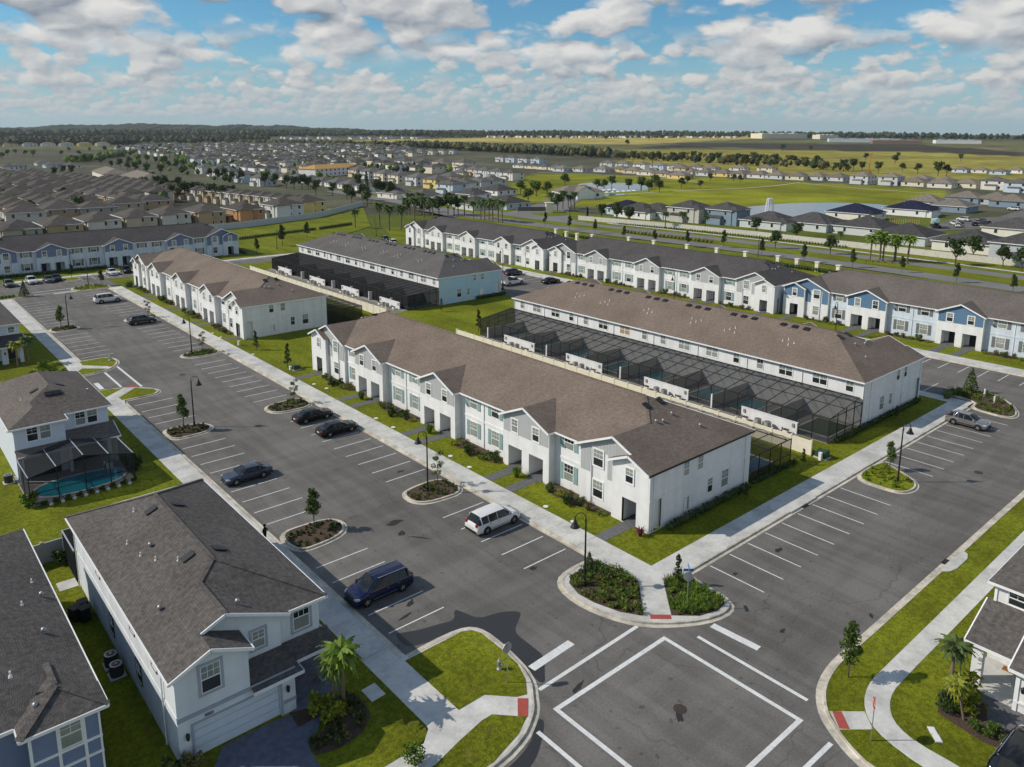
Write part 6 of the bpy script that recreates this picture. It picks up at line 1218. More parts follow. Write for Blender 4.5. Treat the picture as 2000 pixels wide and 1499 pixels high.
# surveyed places of the far houses and trees, in metres
ROWS = [
 ('A',2,11,15,'tan','br',[(40.6,281.9),(52.8,287),(65.2,292.4),(78.4,296.1),(91.1,298.9),(104.2,298.6),(118.6,298.7)]),
 ('A2',2,13,13,'cream','br',[(138.2,306.9),(153.2,314.4)]),
 ('B',2,13,12,'tan','br',[(51.6,336.2),(63.5,344.6),(76,342.2),(89.6,354.6),(103.4,361.8)]),
 ('C',2,13,12,'tan','br',[(63.5,437.4),(74.2,440.6),(90.1,453.2),(95.3,436.2)]),
 ('C2',2,13,12,'tan','br',[(71.6,465.1),(84.7,470.8),(99,478.3)]),
 ('D1',2,14,14,'tan','br',[(75.8,539.4),(82.6,525.7),(88.7,512.7),(93.8,492.8)]),
 ('D2',2,14,14,'tan','br',[(86,619.6),(93,603.2),(98.2,578.1),(100.9,546.8)]),
 ('E1',2,10,16,'tan','br',[(95.1,418.1),(96.4,400.1),(97.6,383.3),(99.5,366.7)]),
 ('L1',1,14,14,'white','gr',[(122.6,863.2),(135.5,893.7),(124.6,758.1),(168.2,961.2),(164.1,894.2),(175.8,907.9),(176,863.7)]),
 ('G1',2,13,13,'white','gr',[(243.1,686.7),(236.4,641),(229.6,595.4),(222.9,549.7),(216.1,504)]),
 ('G2',1,13,14,'white','gr',[(261.3,604.2),(259.4,581.1),(257.5,558),(255.6,534.9),(253.7,511.8),(251.9,488.7),(250,465.6),(248.1,442.6),(246.2,419.5)]),
 ('G3',2,13,14,'cream','gr',[(320.4,561.2),(315,531.8),(309.7,502.3),(304.4,472.8),(299,443.4),(293.7,413.9),(288.3,384.5)]),
 ('G4',2,18,18,'cream','gr',[(442.2,785.2),(449.9,761.4),(457.7,737.7),(465.5,713.9),(473.2,690.2),(481,666.5),(488.8,642.7)]),
 ('G5',2,14,14,'cream','gr',[(345.1,746.7),(323.3,657.5)]),
 ('G6',2,14,14,'cream','gr',[(397.6,1154.6),(408,1144.1),(418.4,1133.6),(428.8,1123.2),(439.2,1112.7),(449.5,1102.2),(459.9,1091.8),(470.3,1081.3),(480.7,1070.8),(491.1,1060.4),(501.5,1049.9),(511.8,1039.4)]),
 ('G7',2,13,13,'cream','gr',[(517.8,1035.6),(539.8,1037.3),(561.8,1039),(583.8,1040.7),(605.9,1042.4),(627.9,1044.1),(649.9,1045.8),(671.9,1047.4),(693.9,1049.1),(715.9,1050.8),(737.9,1052.5),(759.9,1054.2),(781.9,1055.9)]),
 ('G8',2,14,14,'white','gr',[(516,1469.1),(525.6,1453.2),(535.3,1437.3),(544.9,1421.4),(554.5,1405.5),(564.2,1389.6),(573.8,1373.7),(583.4,1357.8),(593.1,1341.9),(602.7,1326),(612.4,1310.1),(622,1294.1),(631.6,1278.2),(641.3,1262.3)]),
 ('G9',2,14,14,'white','gr',[(636.7,1794.9),(644.1,1772.7),(651.4,1750.5),(658.8,1728.3),(666.1,1706.2),(673.4,1684),(680.8,1661.8),(688.1,1639.6),(695.4,1617.4),(702.8,1595.2),(710.1,1573),(717.5,1550.8),(724.8,1528.6),(732.1,1506.4),(739.5,1484.2),(746.8,1462),(754.1,1439.8)]),
 ('G10',2,14,14,'white','gr',[(762.3,2072.7),(766.8,2036.9),(771.4,2001),(776,1965.2),(780.5,1929.3),(785.1,1893.5),(789.7,1857.6),(794.3,1821.8),(798.8,1786),(803.4,1750.1),(808,1714.3),(812.5,1678.4),(817.1,1642.6),(821.7,1606.7),(826.2,1570.9),(830.8,1535),(835.4,1499.2),(839.9,1463.4),(844.5,1427.5),(849.1,1391.7),(853.7,1355.8),(858.2,1320)]),
 ('G11',2,15,14,'cream','gr',[(530.9,2065.5),(551.7,2060.6),(572.4,2055.6),(593.1,2050.7),(613.8,2045.7),(634.5,2040.8),(655.2,2035.8),(675.9,2030.8),(696.6,2025.9),(717.3,2020.9)]),
 ('G12',2,15,14,'white','gr',[(417,1625.3),(429,1598.6),(440.9,1572),(452.9,1545.3),(464.8,1518.7),(476.8,1492),(488.7,1465.4),(500.7,1438.7)]),
 ('G13',1,15,15,'white','gr',[(230.1,362.5),(232,339.5),(234,316.4)]),
 ('G14',2,13,13,'white','gr',[(271.6,369.7),(286.5,374.9),(301.4,380.2),(316.3,385.4)]),
 ('G15',1,15,15,'cream','gr',[(353.5,481),(397.9,523.3)]),
 ('G16',2,13,13,'cream','gr',[(407.4,535.7),(402.7,514.4),(398.1,493.1),(393.5,471.8),(388.8,450.6)]),
 ('G17',2,13,13,'white','gr',[(634.8,755.2),(631.9,730),(629,704.7),(626.1,679.5)]),
 ('G18',1,14,14,'cream','gr',[(539.2,608.6),(536.4,588),(533.7,567.4),(531,546.9)]),
 ('P1',1,15,14,'white','tn',[(517.7,526.3),(528.8,510.6),(540,494.9)]),
 ('P2',1,15,15,'cream','tn',[(553.4,484.8),(541.9,459.4),(530.5,433.9),(519.1,408.5),(507.6,383)]),
 ('P3',2,13,13,'white','tn',[(599.4,542.6),(597.6,519.8),(595.8,497.1),(594,474.3),(592.1,451.6),(590.3,428.9)]),
 ('P4',1,16,15,'cream','tn',[(560.3,412.1),(561.6,396.1),(562.8,380.1),(564,364.1),(565.3,348.1),(566.5,332.1),(567.7,316.1)]),
 ('P5',2,13,13,'cream','tn',[(559.3,422.4),(580.2,406.9),(601.1,391.4),(622,375.9)]),
 ('T',2,26,14,'cream','tn',[(281.3,1916.7),(313.7,1906.2),(346.1,1895.8),(378.4,1885.3),(410.8,1874.8),(443.1,1864.3)]),
 ('P6',1,16,15,'cream','tn',[(575.7,303.7),(579.5,288.4),(563.1,225.4),(561.3,207.6),(575,196.8)]),
 ('P7',2,14,13,'cream','tn',[(556.5,259.4),(560,240.6)]),
 ('P8',1,14,13,'white','tn',[(610.7,241.1),(596.8,219.2),(800.4,280.6),(805.4,266.2),(788.9,245.3),(827.3,242.8)]),
 ('P9',2,13,13,'white','gr',[(566.1,177.6),(552.4,160.7)]),
 ('W1',1,15,17,'white','dk',[(261,207.3),(265.6,157.9),(275,144.8)]),
 ('W2',2,13,13,'grey','dk',[(261,190.8),(263.5,176.5)]),
 ('W3',1,15,17,'white','nv',[(261.6,225.9)]),
 ('W4',1,16,17,'white','dk',[(274,143.8),(275.8,125.3),(263.3,105.8),(259.4,85.6)]),
 ('W5',1,16,18,'white','nv',[(321.4,151.7),(356.1,143)]),
 ('W6',1,15,16,'grey','tn',[(402.9,155.1),(388.3,138.3),(443.7,152.4),(444.9,139.2),(436,128.6)]),
 ('W7',1,16,18,'white','dk',[(310.4,89)]),
 ('W8',2,14,13,'grey','dk',[(244.8,68.3)]),
 ('W9',1,15,17,'white','dk',[(257.2,213.9)]),
 ('K1',1,15,16,'white','dk',[(223.8,286.6),(288.2,346.3),(238.2,279.7)]),
 ('K2',2,13,13,'white','dk',[(236.2,302.5)]),
]
TREES = [
 ('oak',14,'field oak',[(1697,1811.6),(1686.1,1726.9),(1820.4,1828.9),(1803.8,1649.7),(1378.5,1194.1),(2019.8,1701.8),(1981.2,1626.9),(2068.4,1670.5),(2219.8,1679.1),(2342.5,1715.9),(2018.4,1603.1),(2100,1867.4),(1750.8,1976.7),(1721.7,1995.4),(1590.8,1880.3),(1801.5,2171.8),(1634.7,2050.4)]),
 ('oak',10,'scrub',[(814.8,448.2),(781.8,412.2),(732.1,378.6),(726.9,366.4),(732.9,361.9),(753.3,362.5),(747.1,350.8),(1065,496.2),(722.2,323.8),(956.5,410.4),(765.6,320.8),(718.9,271.3),(725.1,266.5),(1146.5,405.9),(1190.5,507),(739.2,296.3)]),
 ('oak',11,'scrub2',[(759.5,672.8),(749.3,655.3),(775.6,661.3),(755.5,626.9),(735.1,596.3),(819.1,655.2),(826.6,650),(817.7,630.3),(794.1,598.3),(928.5,691.9),(839.3,614.6),(923.2,664.7),(888.2,632.1),(824.1,576.3),(831,571.2),(778.8,521.5),(802.1,524.8),(766.3,491.2),(866.7,544.7),(778.6,482),(879.5,535.3),(885.3,531),(822.4,488.7),(867.9,497.9),(906.5,515.5),(841.9,474.4),(792.3,434.4),(802.2,426.9),(1397.9,757.6),(1353.5,789.9)]),
 ('oak',8,'left dark',[(201.4,767.8),(199.9,738.8),(195,688.2),(200.9,671),(210.1,827),(207.2,847.4),(219.6,938.5),(235.8,1048.5),(223.6,1030.9),(203.2,973),(144.7,714.7),(142,729.2),(130.3,701.8),(247,799.2),(262.3,824.4),(262.4,805.4),(152.4,532.1),(150.1,511.3),(140.7,504.7),(150.3,497),(149.9,483.7),(156.9,491.7),(136.6,456.9),(132.1,427.4),(132.5,416.8),(137.3,423.2),(139.8,421.1),(144.8,427.8),(149.9,434.7),(142.5,398.9),(144.3,388),(153.4,399.9),(111.9,387.6),(96.9,383.6),(76.4,371)]),
 ('oak',9,'left green',[(261.5,953.1),(275.2,967.3),(277.4,941.5),(267.3,881.1),(243.4,920.7),(332.8,1490.6),(353.2,1475.8),(305.7,1510.3),(259.2,1333.9),(280.1,1319.1),(389.3,1529.3),(404.5,1438.1),(423.3,1424),(450.6,1443.3),(197,1378.1),(215.7,1436.5),(217.6,1363.1),(214.6,1286.8),(163.6,1187.5)]),
 ('oak',8,'median',[(215.2,601.7),(213.7,581.9),(217.4,578.9),(210.5,545.4),(212.6,534.6),(211.3,509.6),(211.7,492.9),(214.3,483),(212.3,461.7),(216.1,458.9),(219.8,455.9),(222.9,453.4),(202.9,403.7),(210.2,397.8),(203.5,369.7),(194,347.6),(205.7,357.7),(192.8,330.5),(225,374.3),(227.7,372.1),(225.9,362.5),(247.2,434)]),
 ('cypress',11,'dark cypress',[(251.2,430.7),(230,393.9)]),
 ('oak',7,'park',[(299,338.6),(311.6,341.2),(304.5,322.1),(296.6,322.6),(262.7,292),(246.6,254),(366.2,370.2),(356.7,332.3),(356.1,325.9),(381.4,342.4),(380.8,327.7),(387.2,322.6),(373.5,305),(408.6,328.5),(382.6,304.5),(309.9,294.8)]),
 ('oak',6,'parkR',[(412.5,310.3),(422,302.7),(494.7,346.1),(453.8,336.2),(502.6,330.9),(494.4,320.3),(381.2,303.2),(372.5,304.3),(383.8,320),(377.7,324.9),(416.2,335.4)]),
 ('palm',9,'palms row',[(197,252.4),(196.2,246.7),(195.9,244),(195.8,241),(195.6,238.2),(195.7,235.1),(195.6,232.3),(200.3,262.8),(201.4,268.8)]),
 ('palm',8,'palms club',[(240.8,251),(254.8,259),(259.2,259.6),(257.9,256.5),(259.1,255.5),(246.1,258.1)]),
 ('palm',9,'palms entry',[(143,254.4),(152.6,252.8),(147.7,238.5),(152.6,238.4),(175.5,263.7),(184,269.5),(179,256.1),(194.9,288.6),(185.2,282.1)]),
 ('oak',8,'entry trees',[(193.5,289.6),(189.4,278.6),(188.9,272.1),(184.3,282.8),(191.9,269.7),(197.9,271.6),(196.9,265.6)]),
 ('palm',8,'palms blvd',[(213.4,95.8),(217.7,95),(216.2,93.4),(217.4,91),(217.8,90.7),(219.2,88.2)]),
 ('palm',6,'wall palms',[(230.9,180.2),(234.4,175.1),(238.1,167.7),(238.3,117)]),
 ('oak',6,'wall trees',[(231.8,198.6),(237.3,209.6),(239.6,147.7),(237,131),(215.2,125.8),(217.1,109.1),(224.8,78),(238,78.1),(231.4,68.6),(227.4,63.2),(234.4,215.5),(239.1,211.7),(236.1,202)]),
 ('young',5,'blvd',[(196.3,170.2),(196.6,157.6),(197.4,145.3),(205.1,137.4),(199,120.4),(197.2,106.4),(199.5,93.9),(201.8,82.2),(197.7,67.9),(195.3,55.3),(201.2,213.8),(199.9,199.4),(200.3,187.1)]),
 ('young',6,'T4N',[(89.4,216.4),(101.8,226.4),(115.7,238.1)]),
]
ORD = 'first second third fourth fifth sixth seventh eighth ninth tenth eleventh twelfth thirteenth fourteenth fifteenth sixteenth seventeenth eighteenth nineteenth twentieth'.split()
TENS = {2: 'twenty', 3: 'thirty', 4: 'forty', 5: 'fifty'}
def ordn(i):
    if i < 20: return ORD[i]
    t, u = divmod(i+1, 10); return {20: 'twentieth', 30: 'thirtieth', 40: 'fortieth'}.get(i+1, TENS.get(t, 'many')+'-'+ORD[u-1])
def across(p): return (p[0]*CYW-p[1]*SYW)/(p[0]*SYW+p[1]*CYW)
# ------------------------------------------------------------------ houses of the tracts beyond
PAL = {'tan': [('tan', (.44, .33, .20)), ('beige', (.50, .43, .31)), ('pale', (.60, .57, .50)), ('orange-tan', (.46, .25, .12)), ('stone-grey', (.38, .35, .30))],
       'cream': [('cream', (.72, .66, .50)), ('off-white', (.74, .72, .68)), ('yellow', (.70, .55, .22)), ('pale grey', (.58, .60, .59)), ('sand', (.62, .52, .38))],
       'white': [('white', (.78, .77, .75)), ('pale grey', (.62, .64, .65)), ('off-white', (.74, .70, .62)), ('pale blue', (.54, .62, .68))],
       'grey': [('grey', (.48, .51, .53)), ('blue-grey', (.22, .29, .36)), ('beige-grey', (.52, .50, .45))]}
RFC = {'br': ('brown', (.076, .067, .059), (.108, .096, .085)), 'gr': ('grey', (.112, .104, .100), (.155, .145, .138)), 'tn': ('tan', (.175, .148, .122), (.23, .20, .165)), 'dk': ('charcoal', (.062, .059, .058), (.092, .088, .085)), 'nv': ('navy', (.016, .019, .042), (.026, .03, .06))}  # the brown is painted darker, standing in for cloud shade over the far left
WM = {}; HM = {}
def wallmat(n, c): 
    return WM.setdefault(n, M('stucco_'+n.replace(' ', '_').replace('-', '_'), c, .9, .05, .4))
def roofmat(k): return M(RFC[k][0]+'_far_shingle', RFC[k][1], .92, .08, .8, col2=RFC[k][2], spec=.12, objrand=.15)
smallwin = MB(); smallwin.box(-.55, .55, -.06, 0, -.06, 1.36, 0); smallwin.poly([(-.48, -.065, 0), (.48, -.065, 0), (.48, -.065, 1.3), (-.48, -.065, 1.3)], 1); smallwin = smallwin.mesh('window', [trim, glass])
def hmesh(st, w, d, far):
    k = (st, w, d, far)
    if k in HM: return HM[k]
    zt = 2.9 if st == 1 else 5.7; W = MB(); W.box(-w/2, w/2, -d/2, d/2, -3, zt)
    Rf = MB(); o = .5; hip(Rf, -w/2-o, w/2+o, -d/2-o, d/2+o, zt, .40)
    if (w+d) % 2 == 0:            # forward wing with its own hip
        ww = w*.48; W.box(-w/2+.3, -w/2+ww, -d/2-2.2, -d/2, -3, zt-.02); hip(Rf, -w/2-.2, -w/2+ww+o, -d/2-2.7, -d/2+5, zt+.03, .40)
    if st == 2: W.box(-w/2-1.6, -w/2, -d*.2, d*.3, -3, 2.8); Rf.poly([(-w/2-2, -d*.2-.3, 2.75), (-w/2, -d*.2-.3, 3.5), (-w/2, d*.3+.3, 3.5), (-w/2-2, d*.3+.3, 2.75)][::-1])
    T = MB(); eaves(T, -w/2-o, w/2+o, -d/2-o, d/2+o, zt, .2)
    wins = []
    for z in ([1.0] if st == 1 else [1.0, 3.9]):
        for f in (-.32, .05, .34): wins.append((f*w, -d/2-.003, z, 0))
        for f in (-.3, .25): wins.append((-w/2-.003, f*d, z, -pi/2))
    if far:
        for x, y, z, r in wins:
            if r == 0: W.poly([(x-.6, y-.03, z), (x+.6, y-.03, z), (x+.6, y-.03, z+1.4), (x-.6, y-.03, z+1.4)], 1)
            else: W.poly([(x-.03, y+.6, z), (x-.03, y-.6, z), (x-.03, y-.6, z+1.4), (x-.03, y+.6, z+1.4)], 1)
    HM[k] = (W.mesh('wall', [white, glass]), Rf.mesh('roof', [rf_brown]), T.mesh('fascia', [trim]), wins); return HM[k]
def setmat(o, i, m): o.material_slots[i].link = 'OBJECT'; o.material_slots[i].material = m
def far_house(pos, st, w, d, wp, rp, label, group, rot=0):
    far = Vector(pos).length > 430
    a, b, c, wins = hmesh(st, w, d, far); nm, col = wp
    h = thing('house', label, 'house', (pos[0], pos[1], tz(*pos)), rot, group)
    setmat(obj('wall', a, None, h), 0, wallmat(nm, col)); setmat(obj('roof', b, None, h), 0, roofmat(rp))
    if not far:
        obj('fascia', c, None, h)
        for x, y, z, r in wins: obj('window', smallwin, None, h, (x, y, z), r)
    return h
RD = {'A': 'behind the violet-gabled townhouses', 'A2': 'at the pale grey wall', 'B': 'second row behind the violet-gabled townhouses', 'C': 'third row behind the violet-gabled townhouses', 'C2': 'fourth row behind the violet-gabled townhouses',
      'D1': 'at the far left of the brown roofs', 'D2': 'farthest of the brown roofs at left', 'E1': 'on the slanting street left of the palms', 'L1': 'among the trees at far left', 'G1': 'beyond the dark street trees', 'G2': 'along the avenue of dark trees',
      'G3': 'before the orange deck building', 'G4': 'among the wide middle-distance roofs', 'G5': 'left of the orange deck building', 'G6': 'in the pale left middle-distance row', 'G7': 'in the row before the yellow field', 'G8': 'in the dense far tract', 'G9': 'in the farthest left tract',
      'G10': 'in the farthest middle tract', 'G11': 'below the left wood', 'G12': 'left of the dense far tract', 'G13': 'at the avenue by the palms', 'G14': 'near the green park corner', 'G15': 'behind the park corner houses', 'G16': 'left of the green park', 'G17': 'under the middle wood', 'G18': 'at the far park corner',
      'P1': 'at the left of the park edge', 'P2': 'along the park edge', 'P3': 'second row behind the park', 'P4': 'facing the park path', 'P5': 'second row behind the park path', 'T': 'large block below the left horizon', 'P6': 'along the lake lawn', 'P7': 'along the lake lawn by the crane', 'P8': 'behind the lake lawn',
      'P9': 'at the right edge by the lake', 'W1': 'behind the boulevard wall', 'W2': 'behind the boulevard wall, joined pair', 'W3': 'behind the boulevard wall', 'W4': 'behind the boulevard wall at right', 'W5': 'by the lake shore', 'W6': 'at the right end of the lake', 'W7': 'at the right edge by the building site', 'W8': 'at the right edge behind the wall', 'W9': 'behind the boulevard wall at left', 'K1': 'by the avenue junction', 'K2': 'tall by the avenue junction'}
rr = random.Random(21)
for (nm, st, w, d, wp, rp, pts) in ROWS:
    pts = sorted(pts, key=across)
    for i, p in enumerate(pts):
        wc = PAL[wp][rr.randrange(len(PAL[wp]))]
        if nm == 'A': wc = PAL['tan'][[4, 0, 2, 1, 2, 0, 3][i]]
        if nm == 'W2': wc = PAL['grey'][[2, 1][i]]
        p = (p[0]+rr.uniform(-.8, .8), p[1]+rr.uniform(-.8, .8))
        lab = '%s %s house, %s%s roof, %s' % (wc[0], 'two-storey' if st == 2 else 'low', '' if len(pts) == 1 else '%s from left, ' % ordn(i), RFC[rp][0], RD[nm])
        far_house(p, st, w, d, wc, rp, lab, 'houses '+RD[nm], rr.choice((0, 0, .06, -.05)) if nm[0] not in 'WA' else 0)
# tan gabled terrace along the slanting avenue at left
A_, B_ = Vector((137, 470)), Vector((155, 325)); n = 17
for i in range(n):
    p = A_.lerp(B_, i/(n-1)); far_house((p.x, p.y), 2, 10, 8.2, PAL['tan'][[0, 1, 2, 1][i % 4]], 'br', 'tan terrace house, %s from the left, in the slanting terrace beside the avenue trees' % ordn(i), 'slanting tan terrace')
# filler beyond what can be told apart
FZ = [(255, 620), (330, 560), (420, 560), (520, 900), (800, 1075), (905, 1560), (985, 2060), (640, 2100), (420, 1650), (330, 1000)]
F = MB(); used = [p for r in ROWS for p in r[6]]; r_ = random.Random(5); tries = 0; cnt = 0
grid = {}
for p in used: grid.setdefault((int(p[0]//22), int(p[1]//22)), []).append(p)
while cnt < 520 and tries < 30000:
    tries += 1; x, y = r_.uniform(250, 1000), r_.uniform(540, 2100)
    x = round(x/21)*21+r_.uniform(-2, 2); y = round(y/19)*19+r_.uniform(-2, 2)
    if not inside(x, y, FZ): continue
    gx, gy = int(x//22), int(y//22)
    if any((q[0]-x)**2+(q[1]-y)**2 < 15.5**2 for a in (-1, 0, 1) for b in (-1, 0, 1) for q in grid.get((gx+a, gy+b), ())): continue
    grid.setdefault((gx, gy), []).append((x, y)); z = tz(x, y); st = 5.7 if r_.random() < .7 else 3; w, d = r_.uniform(11, 14), r_.uniform(11, 14); k = r_.randrange(3)
    F.box(x-w/2, x+w/2, y-d/2, y+d/2, z-2, z+st, k); hip(F, x-w/2-.5, x+w/2+.5, y-d/2-.5, y+d/2+.5, z+st, .4, 3+r_.randrange(2)); cnt += 1
    for f in (-.3, .25): F.poly([(x+f*w-.7, y-d/2-.05, z+st-1.9), (x+f*w+.7, y-d/2-.05, z+st-1.9), (x+f*w+.7, y-d/2-.05, z+st-.5), (x+f*w-.7, y-d/2-.05, z+st-.5)], 5)
F2 = MB(); r_ = random.Random(6); LZ = [(-60, 310), (-60, 700), (100, 720), (138, 560), (138, 470), (118, 390), (60, 355)]
for _ in range(4000):
    x, y = round(r_.uniform(-60, 140)/13.5)*13.5, round(r_.uniform(310, 720)/18)*18
    if not inside(x, y, LZ) or any((q[0]-x)**2+(q[1]-y)**2 < 12.5**2 for a in (-1, 0, 1) for b in (-1, 0, 1) for q in grid.get((int(x//22)+a, int(y//22)+b), ())): continue
    grid.setdefault((int(x//22), int(y//22)), []).append((x, y)); F2.box(x-5.5, x+5.5, y-6.5, y+6.5, -2, 5.7, r_.randrange(3)); hip(F2, x-6.1, x+6.1, y-7.1, y+7.1, 5.7, .4, 3)
    for f in (-2.8, 2.2): F2.poly([(x+f-.6, y-6.55, 3.8), (x+f+.6, y-6.55, 3.8), (x+f+.6, y-6.55, 5.2), (x+f-.6, y-6.55, 5.2)], 4)
stuff('distant_houses', F2, [wallmat('tan', PAL['tan'][0][1]), wallmat('pale', PAL['tan'][2][1]), wallmat('stone-grey', PAL['tan'][4][1]), roofmat('br'), glass], 'dense mass of brown-roofed houses at the far left', 'houses')
stuff('distant_houses', F, [wallmat('white', PAL['white'][0][1]), wallmat('cream', PAL['cream'][0][1]), wallmat('pale grey', PAL['white'][1][1]), roofmat('gr'), roofmat('br'), glass], 'dense mass of small grey-roofed houses of the far tract', 'houses')
# building under construction with bare orange deck, long apartment blocks, far stores
def block(name, label, cat, loc, rot, w, d, zt, wm, rm, slope=.4, wins=0, flat_=False, group=None):
    r = thing(name, label, cat, (*loc, tz(*loc)), rot, group); m = MB(); m.box(-w/2, w/2, -d/2, d/2, -2, zt); obj('wall', m, [wm], r)
    m = MB()
    if flat_:
        m.box(-w/2-.2, w/2+.2, -d/2-.2, d/2+.2, zt, zt+.8)
        for k in range(4): m.box(-w/2+w*(.1+.22*k), -w/2+w*(.2+.22*k), -d/4, d/4, zt+.8, zt+2)
    else: hip(m, -w/2-.6, w/2+.6, -d/2-.6, d/2+.6, zt, slope)
    obj('roof', m, [rm], r)
    wnm = MB(); wnm.poly([(-.8, 0, 0), (.8, 0, 0), (.8, 0, 1.5), (-.8, 0, 1.5)]); wnm = wnm.mesh('window', [glass])
    for k in range(wins):
        for z in ((1.2, 4.2) if zt > 4 else (1.2,)): obj('window', wnm, None, r, (-w/2+w*(k+.5)/wins, -d/2-.03, z))
    return r
block('unfinished_building', 'long white unfinished building with bare orange roof decking among grey roofs', 'building', (316, 596), .36, 62, 18, 6.2, wallmat('white', PAL['white'][0][1]), M('bare_plywood', (.52, .30, .10), .85, .1, .5), .32, 12)
block('apartment_block', 'tan apartment block with white window strip, farther of the two by the left terrace', 'building', (152, 625), pi/2*.93, 62, 17, 6, wallmat('off-white', PAL['cream'][1][1]), roofmat('tn'), .4, 14, group='long apartment blocks'); block('apartment_block', 'tan apartment block with white window strip, nearer of the two by the left terrace', 'building', (152, 545), pi/2*.93, 66, 17, 6, wallmat('off-white', PAL['cream'][1][1]), roofmat('tn'), .4, 14, group='long apartment blocks')
block('store', 'long pale superstore on the right horizon with stepped facade', 'store', (2640, 1560), -.55, 175, 90, 17, wallmat('cream', PAL['cream'][0][1]), wallmat('off-white', PAL['cream'][1][1]), flat_=True, group='stores on the horizon')
block('store', 'smaller pale store right of the long superstore on the horizon', 'store', (2660, 1390), -.55, 70, 50, 14, wallmat('cream', PAL['cream'][0][1]), wallmat('off-white', PAL['cream'][1][1]), flat_=True, group='stores on the horizon')
block('store', 'bluish long shed with light roof below the right horizon', 'store', (2290, 1080), -1.0, 190, 60, 9, wallmat('pale blue', PAL['white'][3][1]), wallmat('grey', PAL['grey'][0][1]), flat_=True, group='stores on the horizon')
block('store', 'reddish long shed right of the bluish shed on the horizon', 'store', (2160, 930), -1.0, 120, 50, 9, M('brick_red', (.26, .17, .13), .9), wallmat('stone-grey', PAL['tan'][4][1]), flat_=True, group='stores on the horizon')
block('store', 'white low building on the slope at the far right horizon', 'store', (2330, 840), -1.0, 110, 40, 9, wallmat('white', PAL['white'][0][1]), wallmat('grey', PAL['grey'][0][1]), flat_=True, group='stores on the horizon')
F = MB(); r_ = random.Random(9)
for k in range(110):
    t = r_.random(); x = 1900+t*700+r_.uniform(-80, 80); y = 2250-t*520+r_.uniform(-60, 120); z = tz(x, y); w = r_.uniform(11, 18)
    F.box(x-w/2, x+w/2, y-6, y+6, z-2, z+6, k % 3); hip(F, x-w/2-.5, x+w/2+.5, y-6.5, y+6.5, z+6, .4, 3)
for k in range(90):
    x = r_.uniform(800, 1500); y = 2500-(x-800)*.35+r_.uniform(-120, 150); z = tz(x, y); w = r_.uniform(11, 20); F.box(x-w/2, x+w/2, y-6, y+6, z-2, z+6, k % 3); hip(F, x-w/2-.5, x+w/2+.5, y-6.5, y+6.5, z+6, .4, 3)
stuff('distant_houses', F, [wallmat('white', PAL['white'][0][1]), wallmat('cream', PAL['cream'][0][1]), wallmat('pale grey', PAL['white'][1][1]), roofmat('gr')], 'thin line of pale houses along the horizon', 'houses')
# club house with its pool, monument sign, flag, fountain, crane
c = block('clubhouse', 'white clubhouse with gabled entrance beside the green park', 'building', (306, 300), -.35, 24, 14, 4, white, roofmat('tn'), .4, 4); m = MB(); m.prismy([(-5, 0), (5, 0), (5, 4), (0, 6.6), (-5, 4)], -11, -6.9); obj('gable_wing', m, [white], c)
m = MB(); m.poly([(-5.6, -11.3, 3.8), (0, -11.3, 6.9), (0, 0, 6.9), (-5.6, 0, 3.8)]); m.poly([(0, -11.3, 6.9), (5.6, -11.3, 3.8), (5.6, 0, 3.8), (0, 0, 6.9)]); obj('wing_roof', m, [roofmat('tn')], c)
pool('turquoise club pool ringed by white parasols beside the park', 324, 346, 296, 306, z=.3, group='club pool', rnd=2)
um = MB(); um.cyl((0, 0, 0), (0, 0, 2.4), .06, .06, 6, 0); um.lathe([(1.6, 2.3), (.05, 3.0)], 8, 0); um = um.mesh('parasol', [plastic_w])
for i in range(12): tag(obj('parasol', um, None, None, (322+2.3*i, 294.5 if i % 2 else 307.5, .1)), 'white parasol at the club pool, %s from the %s' % (ordn(i//2), 'clubhouse on the near side' if i % 2 else 'clubhouse on the far side'), 'parasol', 'white parasols at the club pool')
r = thing('monument_sign', 'low stone entrance monument on the grass island of the avenue', 'monument', (232, 254, .1), -.6); m = MB(); m.prism(smooth_poly([(-7, -.8), (7, -.8), (8, .8), (-8, .8)], 1), 0, 2.6); obj('wall', m, [M('dark_stone', (.13, .12, .11), .9, .2, 2)], r); m = MB(); m.box(5.4, 8.4, -1.3, 1.3, 0, 4.2); m.box(5, 8.8, -1.6, 1.6, 4.2, 4.5); m.box(-8.5, 5.4, -1.2, -.9, 0, .8); obj('pillar', m, [cream], r)
r = thing('feather_flag', 'tall dark blue feather flag at the corner of the white boulevard wall', 'flag', (229, 219, .1), -.5); m = MB(); m.cyl((0, 0, 0), (0, 0, 5.4), .04, .03, 6); obj('pole', m, [steel], r); m = MB(); m.prismy([(.03, 1.4), (.95, 1.8), (1.0, 4.4), (.5, 5.3), (.03, 5.4)], -.015, .015); obj('cloth', m, [M('flag_blue', (.03, .05, .14), .7)], r)
spray = bpy.data.materials.new('water_spray'); spray.use_nodes = True; nt = spray.node_tree; nt.nodes.clear(); a = nt.nodes.new('ShaderNodeBsdfTransparent'); b = nt.nodes.new('ShaderNodeBsdfDiffuse'); b.inputs[0].default_value = (.85, .88, .9, 1); x = nt.nodes.new('ShaderNodeMixShader'); o_ = nt.nodes.new('ShaderNodeOutputMaterial'); x.inputs[0].default_value = .5
nt.links.new(a.outputs[0], x.inputs[1]); nt.links.new(b.outputs[0], x.inputs[2]); nt.links.new(x.outputs[0], o_.inputs[0])
r = thing('fountain', 'tall white fountain jet rising from the grey lake', 'fountain', (316, 189, .02))
